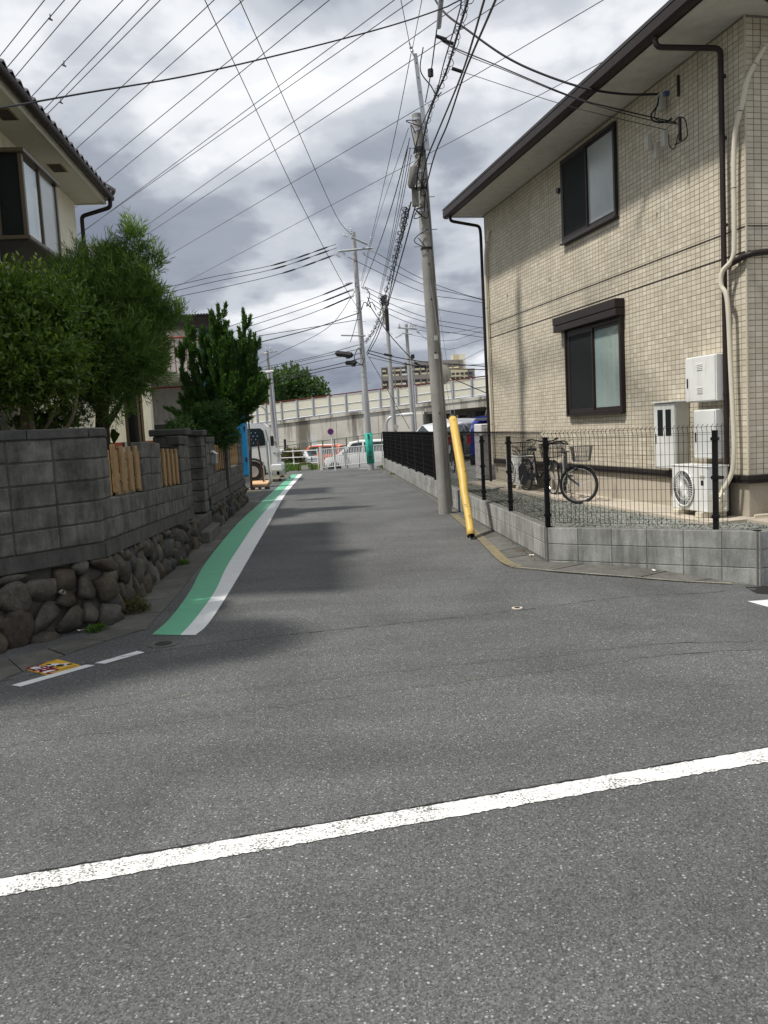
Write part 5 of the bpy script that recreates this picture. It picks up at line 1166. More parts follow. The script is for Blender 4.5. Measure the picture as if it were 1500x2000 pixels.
# ================================================================ vegetation
def leaves(name, ells, n, L_, W_, per, sl_, mat, parent=None, up=.4, shell=.45, tipk=.35, seed=1, droop=0.0, spread=.8):
    r = np.random.default_rng(seed); E_ = np.array([[*c, *rr] for c, rr in ells]); w = (E_[:, 3]*E_[:, 4]*E_[:, 5])**.75; idx = r.choice(len(E_), n, p=w/w.sum())
    d = r.normal(size=(n, 3)); d /= np.linalg.norm(d, axis=1)[:, None]; q = r.random(n)**shell; q = .30+.70*q
    p = E_[idx, :3]+d*E_[idx, 3:]*q[:, None]
    sd_ = d*.8+np.array([0, 0, up])+r.normal(size=(n, 3))*.35; sd_ /= np.linalg.norm(sd_, axis=1)[:, None]
    K = per; t = (np.arange(K)+.5)/K; pos = (p[:, None, :]+sd_[:, None, :]*(sl_*r.uniform(.6, 1.4, (n, 1, 1)))*t[None, :, None]).reshape(-1, 3); N_ = n*K
    rd = r.normal(size=(N_, 3)); rd /= np.linalg.norm(rd, axis=1)[:, None]; sdr = np.repeat(sd_, K, 0); ld = sdr*(1-spread*.45)+rd*spread; ld[:, 2] -= droop; ld /= np.linalg.norm(ld, axis=1)[:, None]
    sv = np.cross(ld, r.normal(size=(N_, 3))); sv /= np.linalg.norm(sv, axis=1)[:, None]; ll = L_*r.uniform(.65, 1.3, (N_, 1)); ww = W_*r.uniform(.7, 1.2, (N_, 1))
    nrm = np.cross(ld, sv)
    v = np.stack([pos, pos+ld*ll*.5+sv*ww*.5+nrm*ww*.12, pos+ld*ll-nrm*ww*.1, pos+ld*ll*.5-sv*ww*.5+nrm*ww*.12], 1).reshape(-1, 3); f = np.arange(N_*4).reshape(-1, 4)
    hgt = np.repeat((d[:, 2]*q), K); tint = np.clip(r.uniform(0, .62, N_)+tipk*np.clip(hgt-.25, 0, 1)*r.uniform(0, 1.4, N_)*np.tile(t, n), 0, 1)
    o = inst(name, fastmesh(name, v, f, mat, tint), parent); return o
def el(x, y, Y, rx, rz, ry=None):
    c = gy(x, y, Y); return (tuple(c), (rx, ry or rx, rz))
tree = thing('broadleaf_shrub_tree', 'dense glossy broad leaved garden tree behind the wall corner at the left edge', 'tree', group=None)
leaves('crown', [el(-60, 670, 9.3, .85, .65), el(15, 645, 9.5, .55, .5), el(75, 655, 9.5, .42, .45), el(60, 720, 9.3, .52, .35), el(100, 600, 9.9, .28, .26), el(-10, 720, 9.2, .7, .3), el(25, 605, 9.6, .34, .22), el(122, 690, 9.8, .24, .32), el(-120, 620, 9.6, .8, .5), el(5, 590, 9.7, .2, .18), el(152, 650, 10.1, .28, .36), el(158, 725, 10.1, .28, .28), el(30, 760, 9.4, .5, .16), el(110, 765, 9.6, .3, .14), ((-4.35, 6.1, 4.3), (.85, .8, 1.3)), ((-5.3, 5.6, 3.9), (1.0, .9, 1.3)), ((-4.7, 7.1, 3.9), (.6, .5, 1.0))], 9800, .072, .034, 8, .20, M_LEAF_C, tree, up=.5, seed=3, tipk=.75, spread=.75)
leaves('top_shoot', [el(105, 580, 9.9, .22, .14), el(20, 585, 9.6, .3, .14), el(60, 600, 9.6, .4, .2), el(-40, 590, 9.5, .4, .2), el(132, 625, 9.8, .12, .25), el(8, 555, 9.6, .03, .12)], 240, .07, .030, 10, .30, M_LEAF_C, tree, up=1.6, seed=44, tipk=1.5, spread=.6)
for (P, r0, r1) in (([(-4.05, 9.6, .85), (-4.02, 9.6, 1.6), (-3.98, 9.6, 2.2), (-3.9, 9.6, 2.9)], .10, .04), ([(-3.98, 9.55, .85), (-3.88, 9.5, 1.5), (-3.92, 9.5, 2.3)], .06, .03), ([(-3.9, 9.5, 1.65), (-3.6, 9.4, 1.80), (-3.40, 9.4, 2.02), (-3.33, 9.45, 2.35)], .028, .018), ([(-4.05, 9.6, 1.3), (-4.3, 9.6, 1.8), (-4.4, 9.6, 2.5)], .06, .03), ([(-3.95, 9.55, 1.75), (-3.7, 9.5, 1.98), (-3.58, 9.5, 2.2)], .022, .014)):
    Q = bez(P, 6); m = MB(); m.tube(Q, [r0+(r1-r0)*k/(len(Q)-1) for k in range(len(Q))], 9); m.build('branch' if r0 < .09 else 'trunk', M_BARK, tree, True)
maki = thing('narrow_leaf_tree', 'large garden tree with long narrow leaves and a pale feathery top', 'tree')
leaves('crown', [el(180, 650, 10.9, .68, .70), el(245, 600, 10.9, .44, .50), el(225, 700, 10.7, .62, .50), el(280, 645, 10.9, .28, .42), el(165, 570, 11.0, .40, .34), el(245, 530, 11.0, .22, .24), el(262, 482, 11.0, .13, .2), el(290, 575, 10.9, .14, .2), el(130, 720, 10.6, .5, .35), el(285, 725, 10.6, .2, .22), el(190, 760, 10.5, .36, .2), el(125, 620, 11.1, .42, .42), el(305, 590, 10.8, .12, .14), el(222, 790, 10.4, .2, .14), el(318, 640, 10.9, .10, .08), el(210, 530, 11, .24, .22)], 6600, .105, .011, 14, .15, M_LEAF_P, maki, up=.7, seed=5, tipk=1.0, spread=.62)
leaves('top_shoot', [el(263, 470, 11, .05, .16), el(300, 520, 11, .06, .16), el(118, 535, 11, .08, .12), el(160, 510, 11, .06, .12), el(215, 500, 11, .06, .1), el(338, 625, 10.9, .12, .04)], 260, .10, .010, 12, .2, M_LEAF_P, maki, up=1.3, seed=6, tipk=1.6, spread=.5)
for (P, r0, r1) in (([(-3.62, 11, .85), (-3.60, 11, 1.9), (-3.5, 11, 2.6), (-3.2, 11, 3.4)], .12, .04), ([(-3.58, 11, 1.9), (-3.25, 10.9, 2.3), (-2.95, 10.9, 2.75)], .05, .02), ([(-3.6, 11, 2.1), (-3.9, 11, 2.7), (-4.0, 11, 3.4)], .06, .02)):
    Q = bez(P, 6); m = MB(); m.tube(Q, [r0+(r1-r0)*k/(len(Q)-1) for k in range(len(Q))], 9); m.build('branch' if r0 < .1 else 'trunk', M_BARKD, maki, True)
t = thing('clipped_shrub', 'low bright green shrub just above the wall coping', 'shrub'); leaves('foliage', [el(95, 825, 10.2, .34, .13), el(130, 815, 10.3, .26, .13), el(60, 830, 10.2, .25, .10)], 900, .035, .016, 8, .06, M_LEAF_W, t, up=.7, seed=8, tipk=.3)
m = MB(); c = gy(95, 850, 10.2); m.tube([V(c.x, c.y, .88), V(c.x, c.y, 1.9)], .02, 6); m.build('stem', M_BARK, t)
t = thing('banana_leaf_plant', 'broad leaf plant poking over the wooden slats by the entrance', 'plant')
for k in range(6):
    c = gy(222+k*2, 868-k*3, 10.6); a_ = .5+k*.25; m = MB(); tip = c+V(.07*math.cos(a_*2)+.03, -.1, .20-.02*k); sd_ = V(.05, 0, -.01); m.add([c, c.lerp(tip, .45)+sd_, tip, c.lerp(tip, .45)-sd_, c.lerp(tip, .45)+V(0, -.02, .01)], [(0,1,4),(1,2,4),(2,3,4),(3,0,4)]); m.build('leaf', M_BANLEAF if False else M_LEAF_C, t)
m = MB(); m.tube([gy(222, 868, 10.6)-V(0, 0, .6), gy(222, 868, 10.6)], .02, 6); m.build('stem', M_BARK, t)
# juniper
jun = thing('juniper_tree', 'dark juniper with upswept flame like branches beside the stone gate pillar', 'tree')
tb = V(-3.75, 18, .8); J = [((352, 672), .10, .0), ((366, 622), .12, 0), ((426, 598), .42, .1), ((475, 606), .30, 0), ((497, 655), .22, -.1), ((398, 640), .36, .2), ((452, 650), .38, -.2), ((476, 725), .24, -.1), ((385, 712), .30, .2), ((440, 690), .50, 0), ((362, 760), .18, .2), ((458, 778), .2, -.1), ((412, 740), .52, .1), ((448, 775), .34, -.2), ((376, 790), .36, 0), ((435, 640), .4, .2), ((468, 700), .4, 0)]
r = np.random.default_rng(11); VV = []; TT = []; rj = random.Random(5)
def jspray(Q, rad, n, ph):
    Qa = np.array([tuple(q) for q in Q]); f = r.random(n)**.85*(len(Q)-1.001); k = f.astype(int); p = Qa[k]+(Qa[k+1]-Qa[k])*(f-k)[:, None]; tg = Qa[k+1]-Qa[k]; tg /= np.linalg.norm(tg, axis=1)[:, None]
    frac = f/(len(Q)-1); rr = rad*np.clip(1.3*(1-frac)**.8, .03, 1)*(.8+.35*np.sin(frac*17+ph)); o_ = r.normal(size=(n, 3)); o_ /= np.linalg.norm(o_, axis=1)[:, None]; qd = r.random(n)**.6
    p = p+o_*(rr*qd)[:, None]; ld = tg*1.0+o_*.55+r.normal(size=(n, 3))*.2+np.array([0, 0, .3]); ld /= np.linalg.norm(ld, axis=1)[:, None]; sv = np.cross(ld, r.normal(size=(n, 3))); sv /= np.linalg.norm(sv, axis=1)[:, None]
    ll = r.uniform(.05, .12, (n, 1)); ww = r.uniform(.012, .028, (n, 1)); VV.append(np.stack([p, p+ld*ll*.5+sv*ww*.5, p+ld*ll, p+ld*ll*.5-sv*ww*.5], 1).reshape(-1, 3)); TT.append(np.clip(r.uniform(0, .65, n)+.35*frac*qd, 0, 1))
for (px_, rad, dy) in J:
    tip = gy(*px_, 18+dy); root = gy(432+(px_[0]-432)*.15, 838, 18); root2 = root.lerp(tip, .45)+V((tip.x-root.x)*.42, dy*.3, -.14)
    Q = bez([root, root2, tip], 12); Ln = sum((Q[i+1]-Q[i]).length for i in range(len(Q)-1))
    m = MB(); m.tube(Q, [.045*(1-i/len(Q))+.008 for i in range(len(Q))], 6); m.build('branch', M_BARKD, jun, True)
    jspray(Q, rad*.42, int(900*Ln), px_[0])
    for s_ in range(int(9*Ln)):
        a = rj.uniform(.28, .93); k = int(a*(len(Q)-1)); b0_ = Q[k]; tg = (Q[k+1]-Q[k]).normalized(); w = rj.uniform(0, 6.28); od = V(math.cos(w), math.sin(w)*.8, 0)
        l_ = (rad*1.35*(1.15-a)+.10)*rj.uniform(.7, 1.3); m1 = b0_+od*l_*.45+tg*l_*.35; e = b0_+od*l_*.72+tg*l_*1.15; jspray(bez([b0_, m1, e], 5), .055+.05*(1-a), int(330*l_/.4+60), w)
VV = np.concatenate(VV); inst('foliage', fastmesh('foliage', VV, np.arange(len(VV)).reshape(-1, 4), M_LEAF_J, np.concatenate(TT)), jun)
m = MB(); m.tube([gy(436, 880, 18)-V(0, 0, .9), gy(434, 838, 18)], .08, 8); m.build('trunk', M_BARKD, jun, True)
t = thing('shade_shrub', 'dark bushy shrub filling the space under the juniper and behind the wall', 'shrub')
leaves('foliage', [el(432, 815, 17.6, .28, .3), el(410, 815, 17.2, .30, .24), el(352, 838, 16.4, .24, .16), el(390, 846, 17, .35, .2), el(436, 852, 17.3, .25, .2), el(398, 815, 17, .25, .2), el(452, 848, 17.5, .16, .10)], 2300, .06, .02, 9, .12, M_LEAF_J, t, up=.3, seed=9); m = MB(); c = gy(420, 850, 17.3); m.tube([V(c.x, c.y, .8), V(c.x, c.y, 1.9)], .03, 6); m.build('stem', M_BARKD, t)
t = thing('autumn_shrub', 'thin yellowish shrub right of the juniper', 'shrub'); leaves('foliage', [el(486, 762, 21, .2, .16), el(478, 790, 21, .16, .3), el(492, 740, 21, .12, .1)], 240, .06, .03, 7, .12, M_LEAF_B, t, seed=12); m = MB(); c = gy(484, 850, 21); m.tube([V(c.x, c.y, .6), gy(484, 770, 21)], .02, 6); m.build('stem', M_BARK, t)
def bigtree(lab, ells, tr, n, seed, mat=M_LEAF_F, L_=.5):
    t = thing('leafy_tree', lab, 'tree', group='trees behind the viaduct'); leaves('crown', ells, n, L_, L_*.55, 6, L_*1.6, mat, t, up=.3, seed=seed, tipk=.8, shell=.35)
    m = MB(); m.tube([tr, tr+V(.2, 0, 5)], [.35, .2], 8); m.build('trunk', M_BARK, t, True)
    for dx in (-2.2, 1.8, .3): m = MB(); m.tube([tr+V(.1, 0, 4), tr+V(dx, 0, 7.5)], [.16, .06], 6); m.build('branch', M_BARK, t, True)
bigtree('round green tree rising behind the left part of the viaduct', [el(555, 760, 100, 2.6, 2.0), el(595, 765, 100, 2.2, 1.7), el(575, 745, 100, 1.6, 1.3), el(615, 780, 100, 1.4, 1.0), el(540, 775, 100, 2, 1.6), el(572, 800, 100, 3.5, 1.5), el(525, 765, 100, 1.5, 1.4), el(510, 785, 100, 1.8, 1.3), el(540, 740, 100, 1.0, .8)], V(-10.6, 100, -.7), 1700, 21)
bigtree('darker green tree mass just right of the juniper', [el(500, 765, 96, 1.5, 1.4), el(522, 758, 96, 1.5, 1.3), el(478, 775, 96, 1.6, 1.6), el(510, 790, 96, 2.5, 1.4)], V(-14.5, 96, -.7), 1200, 22, M_LEAF_F)
def weed(nm, lab, px, py, r_, h, n, mat, seed, z=None, L_=.035):
    c = gpt(px, py); o = leaves(nm, [((c.x, c.y, c.z+h*.4), (r_, r_*.8, h*.6))], n, L_, L_*.4, 5, h*.5, mat, None, up=1.0, seed=seed, tipk=.4); tag(o, lab, 'weed')
weed('weed_clump', 'straggly brownish weeds at the foot of the cobbles near the corner', 262, 1198, .13, .11, 190, M_LEAF_B, 31)
weed('weed_clump', 'green weeds mixed with the brownish ones by the cobbles', 248, 1185, .09, .13, 90, M_LEAF_C, 32)
weed('weed_clump', 'bright green weed tuft growing from the gutter slabs', 352, 1104, .13, .05, 160, M_LEAF_W, 33, L_=.03)
weed('weed_clump', 'tiny grass tuft beside the white litter at the cobble foot', 190, 1233, .09, .04, 60, M_LEAF_W, 34, L_=.04)
weed('weed_clump', 'thin green grass along the far foot of the right block wall', 790, 927, .5, .07, 120, M_LEAF_W, 35, L_=.06)
weed('weed_clump', 'sparse grass at the far end of the right block wall', 752, 914, .35, .08, 80, M_LEAF_W, 36, L_=.06)
# dry leaves along the right wall foot
vs = []; fs = []
for k in range(130):
    t_ = random.random(); p = V(1.78, 11.9, 0).lerp(V(1.84, 10.1, 0), t_)+V(random.gauss(-.02, .03), random.gauss(0, .05), .018+random.random()*.012); q = len(vs); w = random.uniform(0, 6.28); s_ = random.uniform(.008, .022)
    vs += [p, p+V(math.cos(w)*s_, math.sin(w)*s_, .006), p+V(math.cos(w+.8)*s_*1.4, math.sin(w+.8)*s_*1.4, .0)]; fs.append((q, q+1, q+2))
o = inst('dry_leaves', fastmesh('dry_leaves', [tuple(v) for v in vs], fs, plain('dry_leaf', (.15, .075, .04), .9, var=.5, sc=40))); tag(o, 'brown dry leaves drifted along the foot of the right block wall', kind='stuff')
def paper(lab, px, py, s_, nm='litter'):
    c = gpt(px, py)+V(0, 0, .02); m = MB(); rr = random.Random(px); g_ = [[c+V((i-1.5)*s_*.4+rr.uniform(-.006, .006), (j-1)*s_*.35, rr.uniform(0, s_*.35)) for i in range(4)] for j in range(3)]
    m.add([p for row in g_ for p in row], [(j*4+i, j*4+i+1, j*4+i+5, j*4+i+4) for j in range(2) for i in range(3)]); tag(m.build(nm, M_WHITEM), lab, 'litter')
paper('crumpled white scrap on the gutter near the wall corner', 1038, 1088, .055); paper('crumpled white scrap under the front face of the right block wall', 1280, 1118, .055); paper('grey white scrap at the foot of the cobbles', 158, 1236, .05); paper('small white scrap on the gutter by the stone step', 434, 1016, .05)
# manhole covers
def cover(lab, px, py, r_, ring_mat, cen_mat, cat='manhole cover'):
    c = gpt(px, py); t = thing('manhole_cover', lab, cat); m = MB(); m.tube([c+V(0, 0, -.02), c+V(0, 0, .006)], r_, 32); m.build('surround', ring_mat, t)
    m = MB(); m.tube([c+V(0, 0, .006), c+V(0, 0, .010)], r_*.52, 28); m.build('lid', cen_mat, t)
cover('round dark valve cover in a rough concrete ring below the green strip', 320, 1258, .135, M_GUTTER, M_BLACKM)
cover('small pale disc with a dark centre set in the road seam', 1010, 1188, .050, M_SLAB, M_BLACKM)
# yellow sticker on the asphalt
t = thing('pavement_sticker', 'yellow rectangular pavement sticker with crimson lettering and two small dark and white figures', 'sticker')
M_STK = plain('sticker_yellow', (.66, .40, .05), .6, var=.06); M_CRIM = plain('crimson_ink', (.20, .01, .03), .6)
Q = [gz(*p) for p in ((43, 1307), (112, 1289), (158, 1301), (91, 1319))]
def SQ(a, b, z): p = Q[0].lerp(Q[1], a); q = Q[3].lerp(Q[2], a); r_ = p.lerp(q, b); return V(r_.x, r_.y, z)   # a: away, b: across
m = MB(); m.add([SQ(0,0,.0075), SQ(1,0,.0075), SQ(1,1,.0075), SQ(0,1,.0075), SQ(0,0,-.01), SQ(1,0,-.01), SQ(1,1,-.01), SQ(0,1,-.01)], [(0,1,2,3),(0,4,5,1),(1,5,6,2),(2,6,7,3),(3,7,4,0)]); m.build('sheet', M_STK, t)
m = MB(); m.add([SQ(.05,.05,.0085), SQ(.40,.05,.0085), SQ(.40,.95,.0085), SQ(.05,.95,.0085)], [(0,1,2,3)]); m.build('white_panel', M_WHITE_NEW, t)
ang = math.atan2((Q[3]-Q[0]).y, (Q[3]-Q[0]).x); hh_ = (Q[1]-Q[0]).length
for k, ch in enumerate('とまれ'): c = SQ(.22, .2+.3*k, .0095); text_mesh(ch, .17, M_CRIM, 'letter', t, c, (0, 0, ang), 1, .004, .0003)
for (a, b, sx_, mt_) in ((.60, .42, .055, M_WHITE_NEW), (.78, .62, .05, M_WHITE_NEW), (.68, .60, .035, M_BLACKM), (.88, .70, .025, M_BLACKM), (.55, .30, .022, M_BLACKM), (.52, .5, .022, M_BLACKM)):
    c = SQ(a, b, .0092+(.001 if mt_ is M_BLACKM else 0)); m = MB(); m.add([c+V(math.cos(w)*sx_, math.sin(w)*sx_*.8, 0) for w in np.linspace(0, 2*math.pi, 12, endpoint=False)], [tuple(range(12))]); m.build('figure_patch', mt_, t)
for b, w_ in ((.08, .5), (.92, .5)):
    for j in range(9): c0, c1 = SQ(.46+.052*j, b-.02, .0092), SQ(.46+.052*j+.034, b+.02, .0092); m = MB(); m.add([c0, SQ(.46+.052*j+.034, b-.02, .0092), c1, SQ(.46+.052*j, b+.02, .0092)], [(0,1,2,3)]); m.build('ink_mark', M_BLACKM, t)
# ================================================================ far things
# viaduct
via = thing('viaduct', 'long concrete viaduct with pale translucent noise panels crossing behind everything', 'viaduct')
VL, VR = V(-12.03, 80, 0), V(9.35, 70, 0); vu = (VR-VL).normalized(); vn = V(vu.y, -vu.x, 0); Lp = (VR-VL).length
def vp(s, o, z): return VL+vu*s+vn*o+V(0, 0, z)
def ztop(s): return 4.52+(5.55-4.52)*s/Lp
def zbot(s): return 2.74+(4.00-2.74)*s/Lp
PT = 1.69; M_REDCAP = plain('dark_red_cap', (.12, .025, .02), .6); M_VPOST = plain('panel_post', (.36, .38, .42), .5, .3)
S_OPEN = 17.6
for k in range(-22, 26):
    a, b = k*PT, (k+1)*PT
    for lo, hi in ((0, .47), (.47, 1)):
        z = lambda s, q: zbot(s)+.1+(ztop(s)-zbot(s)-.15)*q; m = MB(); c = []
        for o_ in (-.015, .015): c += [vp(a+.07, o_, z(a, lo)+.04), vp(b-.07, o_, z(b, lo)+.04), vp(b-.07, o_, z(b, hi)-.04), vp(a+.07, o_, z(a, hi)-.04)]
        m.add(c, [(0,3,2,1),(4,5,6,7),(0,1,5,4),(1,2,6,5),(2,3,7,6),(3,0,4,7)]); m.build('noise_panel', M_PANEL, via)
    m = MB(); m.tube([vp(a, .06, zbot(a)-.05), vp(a, .06, ztop(a))], .10, 4); m.build('post', M_VPOST, via)
    m = MB(); q = zbot(a)+.1+(ztop(a)-zbot(a)-.15)*.47; q2 = zbot(b)+.1+(ztop(b)-zbot(b)-.15)*.47
    m.tube([vp(a+.07, .03, q), vp(b-.07, .03, q2)], .045, 4); m.tube([vp(a+.07, .04, zbot(a)+.08), vp(b-.07, .04, zbot(b)+.08)], .06, 4); m.build('rail', M_VPOST, via)
S0, S1 = -22*PT, 26*PT
def vbox(nm, mat, s0, s1, o0, o1, za, zb_):
    n = 6; m = MB()
    for k in range(n):
        a, b = s0+(s1-s0)*k/n, s0+(s1-s0)*(k+1)/n
        c = [vp(a,o0,za(a)), vp(b,o0,za(b)), vp(b,o1,za(b)), vp(a,o1,za(a)), vp(a,o0,zb_(a)), vp(b,o0,zb_(b)), vp(b,o1,zb_(b)), vp(a,o1,zb_(a))]
        m.add(c, [(0,3,2,1),(4,5,6,7),(0,1,5,4),(2,3,7,6)]+([(3,0,4,7)] if k == 0 else [])+([(1,2,6,5)] if k == n-1 else []))
    return m.build(nm, mat, via)
vbox('cap_rail', M_REDCAP, S0, S1, -.06, .10, lambda s: ztop(s)-.02, lambda s: ztop(s)+.07)
vbox('kerb', M_VIA, S0, S1, -8, .20, lambda s: zbot(s)-.28, lambda s: zbot(s)-.02)
s = S0
while s < S_OPEN-.1:
    e = min(S_OPEN, s+4.2); vbox('wall_panel', M_VIA, s+.02, e-.02, -.5, .05, lambda q: .95, lambda q: zbot(q)-.29); vbox('wall_panel', M_VIA, s+.02, e-.02, -.5, .05, lambda q: -.75, lambda q: .91); s = e
vbox('girder', M_VIA, S_OPEN+.05, S1, -.6, .12, lambda q: 2.9+.03*(q-S_OPEN), lambda q: zbot(q)-.29)
vbox('girder', M_VIA, S_OPEN+.05, S1, -8, -6.5, lambda q: 2.6, lambda q: zbot(q)-.3)
vbox('abutment', M_VIA, S_OPEN-.9, S_OPEN, -8, .3, lambda q: -.75, lambda q: 2.75)
vbox('under_deck_wall', M_BEAM, S_OPEN+.1, S1, -8.6, -8.2, lambda q: -.75, lambda q: 2.6)
for kx in (S_OPEN+3.1, S_OPEN+13): vbox('pier', M_BEAM, kx, kx+.8, -6, -2, lambda q: -.75, lambda q: 2.8)
# apartment block far away
apt = thing('apartment_block', 'distant beige and brown apartment block with a cream roof tower above the viaduct', 'apartment block')
M_APTG = plain('apt_brown_grey', (.25, .23, .22), .9, var=.04); M_APTC = plain('apt_cream', (.60, .54, .38), .9, var=.04); M_APTW = plain('apt_white', (.70, .70, .70), .8, var=.03); M_APTD = plain('apt_dark_window', (.06, .065, .075), .3, var=.2)
YA = 540.0; x0_, x1_ = gy(744, 720, YA).x, gy(896, 720, YA).x; FH = 2.9; zt_ = 40.2
m = MB(); m.box((x0_, YA+1.2, 0), (x1_, YA+14, zt_)); m.build('wall', M_APTG, apt)
m = MB(); xs_ = gy(790, 710, YA).x; m.box((xs_, YA-.3, zt_+.02), (x1_, YA+14, zt_+2.4)); m.build('upper_storey', M_APTG, apt)
nb_ = 12; bw = (x1_-x0_)/nb_
for i in range(nb_):
    m = MB(); m.box((x0_+i*bw, YA-.2, 12), (x0_+i*bw+.7, YA+1.25, zt_+(2.3 if x0_+i*bw > xs_ else 0))); m.build('pilaster', M_APTG, apt)
    for f in range(8):
        z = zt_-(f+1)*FH; wht = i in (3, 4)
        if f == 2: continue
        mt_ = M_APTW if wht else M_APTC; m = MB(); m.box((x0_+i*bw+.75, YA-.1-(.3 if wht else 0), z), (x0_+(i+1)*bw-.05-(0 if (i+f) % 3 else 1.0), YA+.1, z+1.15)); m.build('balcony', mt_, apt)
        m = MB(); m.box((x0_+i*bw+1.0, YA+1.1, z+.1), (x0_+(i+1)*bw-.5, YA+1.18, z+2.3)); m.build('window', M_APTD, apt)
m = MB(); m.box((x0_, YA-.25, zt_-3*FH+.1), (x1_, YA+1.2, zt_-2*FH-.1)); m.build('fascia_band', M_APTG, apt)
m = MB(); a, b = gy(885, 692, YA), gy(909, 692, YA); m.box((a.x, YA+2, 30), (b.x, YA+12, a.z)); m.build('roof_tower', M_APTC, apt)
m = MB(); m.box((b.x-3.5, YA+1.5, 30), (b.x, YA+1.98, a.z+.05)); m.build('tower_side', M_STUCCO, apt)
c = gy(888, 680, YA); m = MB(); m.tube([V(c.x, YA+5, 46), V(c.x, YA+5, 54)], .12, 5); m.build('mast', M_STEEL, apt)
a, b = gy(866, 707, YA), gy(904, 705, YA); m = MB(); m.box((a.x, YA+.5, 30), (b.x, YA+8, a.z+1)); m.build('stair_block', M_APTG, apt)
a, b = gy(878, 722, YA), gy(912, 722, YA); m = MB(); m.box((a.x, YA-4, 20), (b.x, YA, a.z)); m.build('low_wing', M_APTC, apt)
c = gy(912, 722, YA); d_ = gy(926, 722, YA); m = MB(); m.box((c.x+.05, YA-3, 20), (d_.x, YA+2, c.z+.4)); m.build('end_wing', M_APTG, apt)
for f in range(3):
    z = a.z-1.5-FH*(f+1)+.6
    for i in range(4): xx = a.x+.8+i*2.8; m = MB(); m.box((xx, YA-4.2, z), (xx+2, YA-4.02, z+1.5)); m.build('window', M_APTD, apt)
    m = MB(); m.box((a.x-.2, YA-4.6, z-1.0), (b.x-4, YA-4.1, z-.05)); m.build('balcony', M_APTC, apt)
    m = MB(); m.box((c.x+1, YA-3.2, z), (c.x+3, YA-3.02, z+1.6)); m.build('window', M_APTD, apt)
